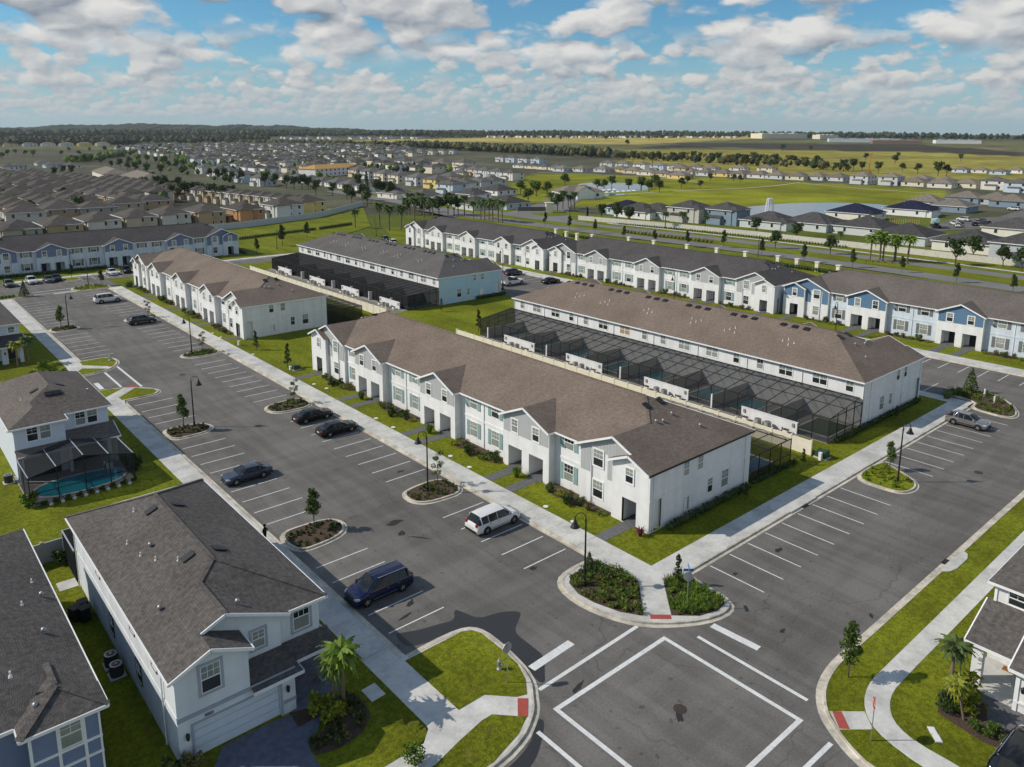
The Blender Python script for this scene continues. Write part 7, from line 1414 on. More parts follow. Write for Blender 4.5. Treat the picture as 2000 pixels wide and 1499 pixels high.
for k in range(9):
    m = MB(); a = 2*pi*k/9; R0 = 1.3+.4*(k % 3); pr_ = [(R0*t*cos(a), R0*t*sin(a), 6.4*4*(.12+t*.88)*(1-(.12+t*.88))) for t in [q/8 for q in range(9)]]
    for p, q in zip(pr_[:-1], pr_[1:]): m.cyl(p, q, .14+.2*(p[0]**2+p[1]**2)**.5/3, .16+.2*(q[0]**2+q[1]**2)**.5/3, 6, 0, True, False)
    obj('jet', m, [spray], r)
m = MB(); m.cyl((0, 0, 0), (0, 0, 6.2), .3, .5, 8, 0); obj('jet', m, [spray], r)
orange = M('lift_orange', (.42, .15, .04), .6, .1, 2); r = thing('boom_lift', 'orange boom lift raised behind the houses of the lake lawn', 'lift', (700, 322, 0), .3); m = MB(); m.box(-3, 3, -1.2, 1.2, .5, 2); obj('base', m, [orange], r); m = MB(); m.bar((0, 0, 2), (-1, 0, 9.5), .7, .8); m.bar((-1, 0, 9.5), (4.5, 0, 17), .6, .7); obj('boom', m, [orange], r); m = MB(); m.box(4, 6, -1, 1, 16.6, 18); obj('basket', m, [orange], r)
for i, (x, y) in enumerate(((-2, -1.3), (2, -1.3), (-2, 1.3), (2, 1.3))): m = MB(); m.cyl((x, y-.25, .6), (x, y+.25, .6), .6, .6, 12); obj('wheel', m, [tyre], r)
# building site by the right end of the wall
fr = thing('timber_frame', 'pale timber wall frames standing at the building site behind the wall', 'building frame', (312, 128, .06), -.5)
for k in range(14): m = MB(); m.box(-6.5+k, -6.4+k, -.08, .08, 0, 2.6); obj('stud', m, [M('new_timber', (.50, .34, .16), .85, .15, 3)], fr)
m = MB(); m.box(-6.6, 6.7, -.1, .1, 2.6, 2.75); m.box(-6.6, 6.7, -.1, .1, 0, .12); obj('plate', m, [MATS['new_timber']], fr)
mx = thing('concrete_mixer', 'concrete mixer truck with pale drum at the building site', 'mixer truck', (312, 116.5, .06), .5); m = MB(); m.box(-4, 4, -1.2, 1.2, .8, 1.2); obj('chassis', m, [blackp], mx); m = MB(); m.box(2.2, 4.2, -1.2, 1.2, 1.2, 3.2); obj('cab', m, [cw], mx); m = MB(); m.cyl((-3.5, 0, 2.9), (-1, 0, 2.6), .8, 1.35, 14); m.cyl((-1, 0, 2.6), (1.9, 0, 2.2), 1.35, .8, 14); obj('drum', m, [M('drum_teal', (.25, .38, .40), .5)], mx)
for x in (-3, -1.8, 3): 
    for s in (-1, 1): m = MB(); m.cyl((x, s*1.0, .55), (x, s*1.3, .55), .55, .55, 12); obj('wheel', m, [tyre], mx)
for i, (x, y, kd, pt, nm) in enumerate([(321, 112, 'suv', cw, 'white suv'), (327, 115, 'minivan', cw, 'white minivan'), (334, 117, 'sedan', csil if 0 else cgrey, 'grey sedan'), (331, 109.5, 'suv', cblk, 'black suv'), (338, 108, 'suv', cgreen, 'dark teal suv'), (345, 118.5, 'bigsuv', cw, 'large white suv'), (341, 112, 'wagon', ctan, 'pewter wagon'), (349, 113, 'sedan', cred if 0 else cbluegrey, 'blue-grey sedan'), (413, 121, 'bigsuv', cw, 'large white suv in the driveway')]):
    car(kd, pt, '%s at the building site street, %s from the mixer truck' % (nm, ordn(i)), (x, y, .06), .4+.5*(i % 3), 'vehicles at the building site')
# ------------------------------------------------------------------ walls, hedges, columns of the middle distance
for k, (a, b, lab) in enumerate([((226.5, 221), (229.5, 203), 'white boulevard wall, first stretch from the avenue corner'), ((229.5, 203), (233.5, 178), 'white boulevard wall, second stretch from the avenue corner'), ((233.5, 178), (236, 145), 'white boulevard wall, third stretch from the avenue corner'), ((236, 145), (236, 110), 'white boulevard wall, fourth stretch from the avenue corner'), ((236, 110), (235, 40), 'white boulevard wall, last stretch running off the right edge')]):
    post_wall(lab, a, b, 1.9, M('aged_wall', (.60, .57, .51), .9, .08, 1.5), .2, 4.0, 'white boulevard walls')
palegrey = M('pale_grey_wall', (.50, .52, .54), .85, .05, 1)
post_wall('long pale grey wall behind the violet-gabled townhouses', (40, 273), (112, 281), 2.4, palegrey, .2, 4, 'pale grey estate walls'); post_wall('long pale grey wall beyond the lawns left of the palms', (112, 281), (150, 296), 2.4, palegrey, .2, 4, 'pale grey estate walls'); post_wall('far end of the pale grey estate wall toward the avenue', (150, 296), (190, 330), 2.4, palegrey, .2, 4, 'pale grey estate walls')
colm = MB(); colm.box(-.45, .45, -.45, .45, 0, 2.3); colm.box(-.6, .6, -.6, .6, 2.3, 2.5); colm = colm.mesh('fence_column', [cream])
CP = [(188.5, 109), (187.6, 103), (186.8, 97), (186, 91), (184, 190), (182, 183), (181, 177), (183, 172), (187, 160), (187, 150), (187.5, 138), (188, 128), (188.5, 119)]
for i, p in enumerate(sorted(CP, key=lambda q: q[1])): tag(obj('fence_column', colm, None, None, (*p, .1)), 'cream column along the boulevard edge behind the townhouses, %s from the right' % ordn(i), 'column', 'cream columns along the boulevard')
# ------------------------------------------------------------------ plants
def leafcloud(mb, c, rad, n, size, rng, mi=0, flat_=.0, shell=.55, droop=0):
    for _ in range(n):
        while True:
            v = Vector((rng.uniform(-1, 1), rng.uniform(-1, 1), rng.uniform(-1, 1)))
            if .05 < v.length <= 1: break
        v = v*(shell+(1-shell)*rng.random())/max(v.length, .4) if rng.random() < .7 else v
        p = Vector(c)+Vector((v.x*rad[0], v.y*rad[1], v.z*rad[2])); s = size*rng.uniform(.6, 1.3)
        a = Vector((rng.gauss(0, 1), rng.gauss(0, 1), rng.gauss(0, .6)-droop)).normalized(); b = a.cross(Vector((rng.gauss(0, 1), rng.gauss(0, 1), rng.gauss(0, 1)))).normalized()
        mb.add([p-a*s*.5, p+b*s*.32, p+a*s*.5, p-b*s*.32], [(0, 1, 2, 3)], mi)
def blades(mb, c, n, h, spread, rng, mi=0, w=.03):
    for _ in range(n):
        t = rng.uniform(0, 2*pi); d = Vector((cos(t), sin(t), 0)); s = Vector((-sin(t), cos(t), 0))*w; l = h*rng.uniform(.6, 1.1); o = Vector(c)+d*rng.uniform(0, .25)*spread; k = rng.uniform(.3, 1)*spread
        m = o+d*k*.45+Vector((0, 0, l*.75)); e = o+d*k+Vector((0, 0, l*rng.uniform(.55, 1.0)))
        mb.add([o-s, o+s, m+s*.8, m-s*.8, e], [(0, 1, 2, 3), (3, 2, 4)], mi)
PC = {}
def tree_mesh(kind, v):
    k = (kind, v)
    if k in PC: return PC[k]
    rng = random.Random(v*17+len(kind)*5); T, L = MB(), MB()
    if kind == 'young':            # staked sapling, 4 m
        T.cyl((0, 0, 0), (.03, .02, 1.3), .06, .045, 8); T.cyl((.03, .02, 1.3), (0, .03, 3.4), .045, .015, 7)
        for j in range(9):
            t = rng.uniform(0, 2*pi); z = 1.15+j*.24; T.cyl((.02, .02, z), (.62*cos(t)*(1-j*.06), .62*sin(t)*(1-j*.06), z+.5), .02, .007, 5, 0, True, False)
            leafcloud(L, (.5*cos(t)*(1-j*.06), .5*sin(t)*(1-j*.06), z+.42), (.36, .36, .36), 85, .19, rng)
        for j in range(6): leafcloud(L, (rng.uniform(-.2, .2), rng.uniform(-.2, .2), 1.6+j*.42), (.55-.055*j, .55-.055*j, .38), 110, .19, rng)
        leafcloud(L, (0, .02, 3.75), (.22, .22, .36), 50, .13, rng)
    elif kind == 'wispy':
        T.cyl((0, 0, 0), (0, .02, 3.0), .045, .012, 7)
        for j in range(8):
            t = j*2.4; z = .9+j*.29; T.cyl((0, 0, z), (.5*cos(t), .5*sin(t), z+.3), .014, .005, 5, 0, True, False); leafcloud(L, (.4*cos(t), .4*sin(t), z+.28), (.30, .30, .24), 70, .16, rng)
        leafcloud(L, (0, 0, 2.9), (.2, .2, .5), 60, .12, rng)
    elif kind == 'magnolia':
        T.cyl((0, 0, 0), (0, 0, 3.0), .06, .02, 7)
        for j in range(10): t = j*2.4; z = .8+j*.27; r = .5-.035*j; leafcloud(L, (r*.6*cos(t), r*.6*sin(t), z), (r*.7, r*.7, .3), 65, .2, rng)
    elif kind == 'oak':
        h = 1; T.cyl((0, 0, -.1), (.02, 0, .34), .035, .022, 7)
        for j in range(6): t = j*1.05+v; T.cyl((.02, 0, .28), (.26*cos(t), .26*sin(t), .60), .016, .006, 5, 0, True, False)
        for j in range(11):
            t = j*2.4+v; r = .27*sqrt((j+.5)/11); z = .66+.15*cos(j*1.7)+.06*(j % 3); leafcloud(L, (r*cos(t), r*sin(t), z), (.19, .19, .16), 42, .105, rng, shell=.75)
            m = MB(); m.ball((r*.8*cos(t), r*.8*sin(t), z-.01), .12, 0, 6, 4); L.add(m.v, m.f, 0)
    elif kind == 'cypress':
        T.cyl((0, 0, -.1), (0, 0, .3), .02, .015, 6)
        for j in range(14): z = .12+j*.062; r = .085*(1-(j/15)**1.6)+.03; leafcloud(L, (rng.uniform(-.03, .03), rng.uniform(-.03, .03), z), (r, r, .06), 40, .055, rng, shell=.8)
    elif kind == 'cone':           # clipped conifer, unit height
        T.cyl((0, 0, -.05), (0, 0, .2), .04, .03, 6)
        for j in range(12): z = .05+j*.075; r = .33*(1-j/12.5); leafcloud(L, (0, 0, z), (r, r, .09), 110-7*j, .07, rng, shell=.85)
    elif kind == 'palm':
        b = .12*(v % 3); pts = [(0, 0, -.1), (.015*b, .01, .25), (.05*b, .02, .5), (.09*b, .02, .74)]
        for a, c in zip(pts[:-1], pts[1:]): T.cyl(a, c, .026, .024, 9)
        T.ball((.09*b, .02, .75), .036, 0, 8, 6)
        for j in range(30):
            t = j*2.399; e = 1.15-j*.055; n = 6; base = Vector((.09*b, .02, .77)); ln = .30*rng.uniform(.85, 1.1); pr = None
            for q in range(n+1):
                u = q/n; el = e-u*1.5; p = base+Vector((cos(t)*ln*u*max(.15, cos(e-u*.6)), sin(t)*ln*u*max(.15, cos(e-u*.6)), ln*(sin(e)*u-.75*u*u)))
                if pr is not None:
                    s = Vector((-sin(t), cos(t), 0)); wd = .055*sin(pi*min(1, u+.12))+.006; dz = Vector((0, 0, -.035*sin(pi*u)))
                    L.add([pr, pr+s*wd+dz, p+s*wd*.9+dz, p], [(0, 1, 2, 3)], 0); L.add([pr, pr-s*wd+dz, p-s*wd*.9+dz, p], [(3, 2, 1, 0)], 0)
                pr = p
    PC[k] = (T.mesh('trunk', [palmbark if kind == 'palm' else bark]), L.mesh('fronds' if kind == 'palm' else 'crown', [lf_mid])); return PC[k]
def tree(kind, v, loc, h, label, group, lf=None, name=None, rot=None, cat='tree', tilt=None):
    tm, cm = tree_mesh(kind, v); s = {'young': h/4.1, 'wispy': h/3.4, 'magnolia': h/3.5}.get(kind, h/(.96 if kind != 'palm' else .93))
    r = thing(name or {'palm': 'palm_tree', 'oak': 'oak_tree', 'cypress': 'cypress_tree', 'cone': 'conifer', 'magnolia': 'magnolia_tree'}.get(kind, 'young_tree'), label, cat, (loc[0], loc[1], loc[2] if len(loc) > 2 else tz(*loc)), R.uniform(0, 6) if rot is None else rot, group); r.scale = (s, s, s)
    if tilt: r.rotation_euler = (tilt[0], tilt[1], r.rotation_euler.z)
    obj('trunk', tm, None, r); o = obj('fronds' if kind == 'palm' else 'crown', cm, None, r)
    if lf: o.material_slots[0].link = 'OBJECT'; o.material_slots[0].material = lf
    return r
YT = 'young trees in the car park islands'
tree('young', 0, (27.3, 90.8, .12), 4.4, 'dense young tree in the left planted island beside the bell lamp', YT, lf_mid)
tree('young', 1, (28.1, 59.2, .12), 3.9, 'dense young tree in the near left planted island by the sidewalk walker', YT, lf_mid)
tree('wispy', 0, (41.5, 59.3, .12), 3.4, 'thin wispy sapling in the island by the bell lamp and white minivan', YT, lf_mid)
tree('wispy', 1, (41.3, 90.9, .12), 3.2, 'thin sapling in the island beyond the two black sedans', YT, lf_mid)
tree('wispy', 0, (40.9, 123.2, .12), 3.2, 'thin sapling in the island before the all-white townhouse row', YT, lf_mid)
tree('wispy', 2, (41.5, 153.6, .12), 3.2, 'thin sapling in the island by the large white suv', YT, lf_mid)
tree('young', 2, (27.0, 154.4, .12), 4.2, 'slim young tree in the far left planted island', YT, lf_mid)
tree('young', 3, (45.3, 19.2, .12), 4.0, 'leafy young tree in the grass strip beside the winding walk', YT, lf_mid)
tree('young', 4, (79.5, 31.6, .12), 3.2, 'young tree in the grass island of the right-hand street', YT, lf_mid)
tree('young', 1, (42.9, 193.6, .12), 3.8, 'young tree on the island at the far car park crossing', YT, lf_dark); tree('young', 0, (39.6, 207, .12), 3.6, 'young tree on the island before the violet-gabled row', YT, lf_dark)
tree('magnolia', 0, (47.7, 118.2, .1), 3.3, 'dark magnolia on the bright lawn nearest the all-white row', 'lawn trees', lf_dark); tree('magnolia', 1, (47.4, 106.0, .1), 3.8, 'dark magnolia on the bright lawn beside the utility box', 'lawn trees', lf_dark)
tree('magnolia', 2, (86.6, 121.4, .1), 2.8, 'small tree on the bright lawn beside the end of the long dark pool cage', 'lawn trees', lf_mid); tree('magnolia', 0, (82.6, 104.6, .1), 4.0, 'slender dark tree at the far end of the transparent pool cage', 'lawn trees', lf_dark)
tree('magnolia', 1, (62.2, 37.6, .1), 1.7, 'small shaded tree beside the meter panel end wall', 'lawn trees', lf_dark); tree('magnolia', 2, (73.6, 38.0, .1), 1.9, 'small shaded tree at the corner pool cage', 'lawn trees', lf_dark); tree('magnolia', 2, (83.5, 37.8, .1), 1.8, 'small tree beside the transparent pool cage end', 'lawn trees', lf_mid); tree('magnolia', 1, (95.0, 37.6, .1), 1.8, 'small shaded tree before the white end wall by the silver crossover', 'lawn trees', lf_dark)
tree('magnolia', 1, (108.3, 128.5, .1), 2.6, 'bushy tree at the corner of the sky blue end wall', 'lawn trees', lf_dark)
tree('cone', 0, (113.0, 35.5, .12), 3.4, 'clipped conifer in the planted island by the silver crossover', 'conifers', lf_mid); tree('cone', 1, (27.2, 190.7, .12), 3.4, 'clipped conifer at the far left corner of the car park', 'conifers', lf_dark)
tree('cone', 0, (41.9, 38.9, .12), 1.5, 'small dark conifer at the back of the big corner bed', 'conifers', lf_dark); tree('magnolia', 1, (45.5, 32.9, .12), 2.6, 'bushy dark shrub tree behind the blue street name sign', 'conifers', lf_dark)
tree('palm', 0, (19.2, 37.7, .15), 5.0, 'green palm in the planted bed beside the ice-white house', 'near palms', lf_lime); tree('palm', 1, (18.7, 38.1, .15), 4.1, 'shorter palm crowded against the green palm by the ice-white house', 'near palms', lf_palm)
tree('palm', 2, (48.2, 14.2, .13), 4.2, 'palm with patterned trunk on the lawn by the white gabled house', 'near palms', lf_palm, rot=.5, tilt=(.05, .1)); tree('palm', 1, (46.9, 12.9, .13), 3.0, 'leaning short palm beside the yellow bush by the white gabled house', 'near palms', lf_yel, rot=2.4, tilt=(.1, .22))
tree('palm', 0, (16.9, 132.2, .13), 4.4, 'yellowish palm before the porch at the left edge', 'near palms', lf_yel); tree('palm', 2, (18.5, 133.0, .13), 4.8, 'taller palm at the porch corner at the left edge', 'near palms', lf_palm)
# shrubs: one thing each, shared meshes
SM = {}
def shrub(kind, loc, s, label, group, lf, name='shrub', cat='shrub'):
    if kind not in SM:
        rng = random.Random(len(kind)*7); L = MB(); S = MB(); S.cyl((0, 0, -.1), (0, 0, .3), .04, .03, 6)
        if kind == 'round':
            for j in range(8): t = j*2.4; leafcloud(L, (.3*cos(t), .3*sin(t), .42+.12*(j % 3)), (.32, .32, .3), 70, .15, rng, shell=.7)
        elif kind == 'grassy': blades(L, (0, 0, 0), 260, 1.15, .75, rng, 0, .022)
        elif kind == 'spiky': blades(L, (0, 0, 0), 70, .9, .6, rng, 0, .05)
        elif kind == 'low':
            for j in range(7): t = j*2.4; leafcloud(L, (.4*cos(t), .4*sin(t), .22), (.34, .34, .2), 55, .14, rng, shell=.6)
        elif kind == 'leafy':
            for j in range(9): t = j*2.4; leafcloud(L, (.35*cos(t), .35*sin(t), .3+.16*(j % 5)), (.3, .3, .3), 45, .24, rng, shell=.5)
        SM[kind] = (L.mesh('foliage', [lf_mid]), S.mesh('stem', [bark]))
    f, st = SM[kind]; r = thing(name, label, cat, loc, R.uniform(0, 6), group); r.scale = (s, s, s*R.uniform(.9, 1.1)); o = obj('foliage', f, None, r); setmat(o, 0, lf); obj('stem', st, None, r); return r
for i, y in enumerate((86.45, 70.95, 55.45)): shrub('grassy', (48.6, y, .12), 1.05, 'big fountain grass clump between porch walks, %s of three from the street' % ['farthest', 'middle', 'nearest'][i], 'fountain grass clumps', lf_lime if i else lf_mid, 'ornamental_grass', 'grass clump')
shrub('spiky', (49.0, 39.6, .12), .95, 'dark red spiky plant at the corner column of the grey-gabled row', None, lf_red, 'cordyline', 'plant')
shrub('leafy', (18.4, 37.4, .15), 1.35, 'yellow-green croton bush under the palm by the ice-white house', 'yellow bushes', lf_yel); shrub('leafy', (18.0, 38.5, .15), 1.2, 'yellow-green bush at the porch column of the ice-white house', 'yellow bushes', lf_yel); shrub('leafy', (48.9, 13.6, .13), 1.5, 'bright yellow bush between palm and column by the white gabled house', 'yellow bushes', lf_yel); shrub('leafy', (47.7, 13.1, .13), 1.2, 'bright yellow bush at the leaning short palm', 'yellow bushes', lf_yel)
for i, (x, y, s) in enumerate(((47.6, 14.0, 1.1), (46.9, 13.9, 1.0), (46.5, 12.2, .7), (46.6, 11.5, .7), (47.2, 11.4, .7), (46.7, 10.6, .7))): shrub('round', (x, y, .13), s, 'dark green shrub at the foot of the right-hand palms, %s from the walk' % ORD[i], 'shrubs under the right palms', lf_mid if i > 1 else lf_dark)
shrub('leafy', (10.7, 38.9, .12), 1.1, 'sprawling plant at the left corner of the garage door', 'house corner plants', lf_dry); shrub('leafy', (9.6, 39.3, .12), 1.0, 'dark plant beside the side lawn of the ice-white house', 'house corner plants', lf_mid); shrub('round', (20.2, 31.6, .13), 1.1, 'round green shrub at the bottom edge beside the walk', 'house corner plants', lf_lime)
shrub('leafy', (9.9, 67.3, .12), 1.0, 'dark green plant at the grey panel wall between houses', 'house corner plants', lf_mid); shrub('leafy', (9.9, 80.2, .12), 1.3, 'light green banana plant at the corner of the peaked pool cage', 'house corner plants', lf_lime); shrub('leafy', (19.7, 82.6, .12), 1.3, 'dark bush at the right side of the peaked pool cage', 'house corner plants', lf_dark)
for i in range(9): shrub('round', (10.9+i*.98, 79.5, .12), .55, 'clipped shrub before the peaked pool cage, %s from the left' % ORD[i], 'clipped shrubs at the peaked pool cage', lf_dark)
st_ = MB(); st_.ball((0, 0, .1), .2, 0, 7, 5); st_ = st_.mesh('white_stone', [M('white_rock', (.6, .6, .57), .9, .1, 4)])
for i in range(8): tag(obj('white_stone', st_, None, None, (11.4+i*.98, 79.2, .1)), 'white edging stone before the peaked pool cage, %s from the left' % ORD[i], 'stone', 'white edging stones')
shrub('leafy', (19.6, 128.6, .12), 1.3, 'pale green bush on the lawn by the left edge porch', 'entry drive bushes', lf_lime)
for i, (x, y, s) in enumerate(((18.6, 123.2, 1.3), (19.7, 122.6, 1.3), (20.9, 122.0, 1.2), (17.4, 123.4, 1.2))): shrub('leafy', (x, y, .13), s, 'bright green bush beside the entry drive, %s from the car park' % ORD[3-i], 'entry drive bushes', lf_lime)
k = 0
for bi, p in enumerate(BED2):
    r_ = random.Random(bi); ys = [q[1] for q in p]; y0, y1 = min(ys), max(ys); xw = max(q[0] for q in p)
    row_ = ['the grey-gabled row', 'the all-white row', 'the grey-gabled boulevard row', 'the bright blue gabled row'][bi//4]; bed_ = ['far end', 'second', 'third', 'street end'][bi % 4]
    n = 6
    for j in range(n):
        kd, lf, nm = [('round', lf_dry, 'olive'), ('low', lf_yel, 'yellow-green'), ('leafy', lf_mid, 'leafy dark'), ('low', lf_lime, 'bright green'), ('spiky', lf_dry, 'straw-coloured spiky'), ('round', lf_mid, 'round green')][(j+bi) % 6]
        shrub(kd, (xw-.45-.35*(j % 2), y0+(y1-y0)*(j+.5)/n, .13), r_.uniform(.7, 1.15), '%s shrub, %s in the %s front bed of %s' % (nm, ORD[j], bed_, row_), 'front bed shrubs', lf)
for bi in range(4): shrub('leafy', (48.3, 102.6-[8.6, 24, 39.5, 54.8][bi], .13), .9, 'upright dark shrub in its own mulch ring, lawn %s from the far end' % ORD[bi], 'lawn ring shrubs', lf_dark)
# planting masses in beds: too many to count
def bedmass(key, n, h, lfs, seed=1, grassy=.6, name='ground_cover', label=None, poly=None, z=.13, lsize=.16):
    poly = poly or offset(BEDS[key], .12); r_ = random.Random(seed); xs = [p[0] for p in poly]; ys = [p[1] for p in poly]; B = MB(); c = 0
    while c < n:
        x, y = r_.uniform(min(xs), max(xs)), r_.uniform(min(ys), max(ys))
        if not inside(x, y, poly): continue
        mi = r_.randrange(len(lfs)); s = h*r_.uniform(.55, 1.15); c += 1
        if r_.random() < grassy: blades(B, (x, y, z), 22, s, s*.7, r_, mi, .02)
        else: leafcloud(B, (x, y, z+s*.35), (s*.45, s*.45, s*.4), 34, lsize, r_, mi, shell=.5)
    stuff(name, B, lfs, label, 'plants')
cb = [(42.5, 39.2), (40.1, 39.1), (39.2, 38.5), (38.7, 37.0), (38.8, 35.4), (39.4, 33.4), (40.3, 32.0), (43.3, 34.9), (43.5, 36.8), (43.1, 39.2)]
flat('planting_bed', cb, .15, mulch); bedmass('c', 250, .55, [lf_dry, lf_lime, lf_mid], 1, .55, label='mixed yellow-green planting filling the big corner bed at the junction', poly=offset(cb, .1), z=.15)
ub = [(43.1, 39.0), (40.8, 39.1), (40.6, 38.0), (42.3, 36.0), (43.4, 36.6)]; bedmass('c', 70, .75, [lf_dark, lf_mid], 5, .1, label='dark low bushes along the back of the big corner bed', poly=ub, z=.15)
cb2 = [(44.8, 33.7), (41.9, 30.7), (43.4, 29.35), (45, 28.85), (46.1, 29.0), (46.6, 29.8), (46.7, 31.5), (46.9, 33.3), (45.6, 33.9)]
flat('planting_bed', cb2, .15, mulch); bedmass('c', 210, .6, [lf_lime, lf_mid, lf_lime], 2, .85, label='tall green grassy planting round the blue street name sign', poly=offset(cb2, .1), z=.15)
for key, n, h, lfs, lab in (('LA', 60, .42, [lf_mid, lf_dry, lf_dark], 'low green planting in the left island under the bell lamp'), ('LB', 60, .42, [lf_mid, lf_lime], 'low planting in the far left island'), ('LC', 60, .34, [lf_dark, lf_mid], 'dark low planting in the near left island'), ('RA', 80, .38, [lf_lime, lf_mid], 'green low planting in the island beyond the black sedans'), ('RB', 70, .42, [lf_mid, lf_dry], 'low planting in the island by the white minivan'), ('RC', 90, .42, [lf_lime, lf_mid], 'green planting in the island before the all-white row'), ('RD', 60, .42, [lf_lime, lf_dry], 'planting in the island by the dark teal suv'), ('M', 50, .45, [lf_lime, lf_yel], 'yellow-green planting in the grass island of the right-hand street'), ('NE', 120, .6, [lf_lime, lf_yel, lf_mid], 'yellow-green planting in the island by the silver crossover'), ('H1', 90, .45, [lf_mid, lf_dark, LEAF.get('silver') or lf_dry], 'mixed silver and green bed plants beside the paver driveway'), ('NN', 60, .5, [lf_yel, lf_lime], 'yellow planting on the far crossing island')): bedmass(key, n, h, lfs, len(key)+n, .35 if key != 'LC' else .1, label=lab)
def hedge(label, pts, w, h, lf, seed=1, group='hedges', z=.1):
    rng = random.Random(seed); L = MB(); r = thing('hedge', label, 'hedge', (pts[0][0], pts[0][1], z), 0, group)
    for a, b in zip(pts[:-1], pts[1:]):
        d = Vector(b)-Vector(a); n = max(2, int(d.length/(w*.5)))
        for k in range(n): q = Vector(a)+d*(k+.5)/n-Vector(pts[0]); leafcloud(L, (q.x, q.y, h*.5), (w*.55, w*.55, h*.5), 26, .24*max(1, h*.8), rng, shell=.8); m = MB(); m.ball((q.x, q.y, h*.42), min(w, h)*.42, 0, 6, 4); L.add(m.v, m.f)
    obj('foliage', L, [lf], r)
hedge('dark clipped hedge in the planted island by the silver crossover', [(107.3, 36.4), (109.3, 36.8), (111.5, 36.0)], 1.6, 1.2, lf_mid); hedge('yellow-green hedge at the far left corner of the car park', [(15, 190.8), (25.5, 190.8)], 1.3, .8, lf_lime)
hedge('dark hedge across the lawn beyond the violet-gabled row', [(97, 249), (129, 258)], 2, 1.2, lf_dark); hedge('dark hedge continuing toward the entry palms', [(130, 257.5), (147, 264)], 2, 1.3, lf_dark); hedge('brownish hedge on the boulevard median', [(209, 182), (210.5, 145)], 3, 1.4, lf_dry)
hedge('dark hedge between the cream columns by the blue gabled row', [(187.3, 113), (186.2, 90)], 1.6, 1.3, lf_dark); hedge('dark hedge along the columns behind the white-gabled row', [(186.5, 189), (187, 150)], 1.6, 1.2, lf_dark); hedge('shrub row at the foot of the white boulevard wall', [(227, 200), (231, 178), (233.5, 145), (233.5, 112)], 2, .8, lf_mid); hedge('reddish planting under the boulevard palms', [(212, 97), (214, 91), (217, 86)], 3, .6, lf_dry)
hedge('dark shrubs along the meter panel end wall', [(51.7, 38.6), (64.5, 38.75)], .9, .7, lf_dark); hedge('dark shrubs along the corner pool cage', [(65.5, 38.9), (73.5, 38.9)], .6, .5, lf_dark); hedge('dark shrubs along the transparent cage end and white end wall', [(82, 38.7), (104, 38.5)], .7, .6, lf_dark); hedge('green bushes before the violet-gabled row', [(22, 217.8), (50, 217.8)], 1.4, 1.0, lf_dark); hedge('dark bushes along the end of the violet-gabled row', [(86.5, 218), (87.5, 226)], 1.4, 1.2, lf_dark); hedge('small bushes at the base of the sky blue end wall', [(99, 126.0), (107, 126.0)], 1.2, .9, lf_dark); hedge('round bush at the far end of the all-white row', [(46.4, 187.0), (47.8, 187.6)], 1.8, 1.6, lf_mid)
# trees of the middle and far distance
TLAB = {'field oak': ('dark round oak on the far yellow field', lf_far), 'scrub': ('tree on the rough field behind the lake lawn', lf_far), 'scrub2': ('dark tree in the wood edge behind the park', lf_far), 'left dark': ('dark tree among the brown roofs at left', lf_dark), 'left green': ('green tree in the far left avenue', lf_lime), 'median': ('dark tree along the slanting avenue', lf_dark), 'dark cypress': ('tall dark conifer by the slanting avenue', lf_dark),
        'park': ('tree at the park and clubhouse', lf_mid), 'parkR': ('small tree on the green park', lf_far), 'palms row': ('palm in the row beside the boulevard', lf_palm), 'palms club': ('palm at the entrance monument', lf_palm), 'palms entry': ('palm at the left of the boulevard townhouses', lf_palm), 'entry trees': ('bushy tree behind the boulevard palms', lf_dark), 'palms blvd': ('bright palm in the cluster on the boulevard median', lf_lime), 'wall palms': ('palm at the white boulevard wall', lf_palm),
        'wall trees': ('dark tree along the white boulevard wall', lf_dark), 'blvd': ('young street tree on the boulevard verge', lf_dark), 'T4N': ('dark slim tree on the lawn beyond the sky blue ended row', lf_dark)}
for kind, h, key, pts in TREES:
    lab, lf = TLAB[key]; pts = sorted(pts, key=across)
    for i, p in enumerate(pts):
        hh = h*R.uniform(.8, 1.2); kd = kind
        if key == 'scrub2' and i % 3 == 0: lf2 = lf_dry
        elif key in ('scrub', 'left green') and i % 2: lf2 = lf_far
        else: lf2 = lf
        t = tree(kd, (i % 3) if kd in ('palm',) else i % 5, (p[0], p[1], tz(*p)+.05), hh, '%s, %s from the left' % (lab, ordn(i)), key+' trees', lf2)
        if kd == 'oak' and key in ('left dark', 'median', 'wall trees', 'entry trees'): t.scale.x *= .85; t.scale.y *= .85
# woods: one mass each
def crowns(name, label, pts, hmin, hmax, mats, seed):
    rng = random.Random(seed); B = MB()
    for x, y in pts:
        h = rng.uniform(hmin, hmax); r = h*rng.uniform(.32, .5); z = tz(x, y); mi = rng.randrange(len(mats)); n, k = 7, 4; vs = []
        for j in range(k+1):
            for i in range(n): a = 2*pi*i/n+j*.4; q = r*sin(pi*(j+.35)/(k+.7))*rng.uniform(.75, 1.2); vs.append((x+q*cos(a), y+q*sin(a), z+h*(.1+.9*j/k)*rng.uniform(.92, 1.06)))
        B.add(vs, [(j*n+i, j*n+(i+1) % n, (j+1)*n+(i+1) % n, (j+1)*n+i) for j in range(k) for i in range(n)]+[tuple(range(k*n, k*n+n))], mi)
    stuff(name, B, mats, label, 'wood')
def band(a, b, depth, n, seed):
    rng = random.Random(seed); a, b = Vector(a), Vector(b); out = []
    for _ in range(n): p = a.lerp(b, rng.random())+Vector((SYW, CYW))*depth*rng.random()**1.3+Vector((rng.uniform(-8, 8), rng.uniform(-8, 8))); out.append((p.x, p.y))
    return out
wd = [lf_far, M('wood_leaf_far', (.022, .034, .016), .8, .15, .02, col2=(.045, .055, .026), island=.4)]
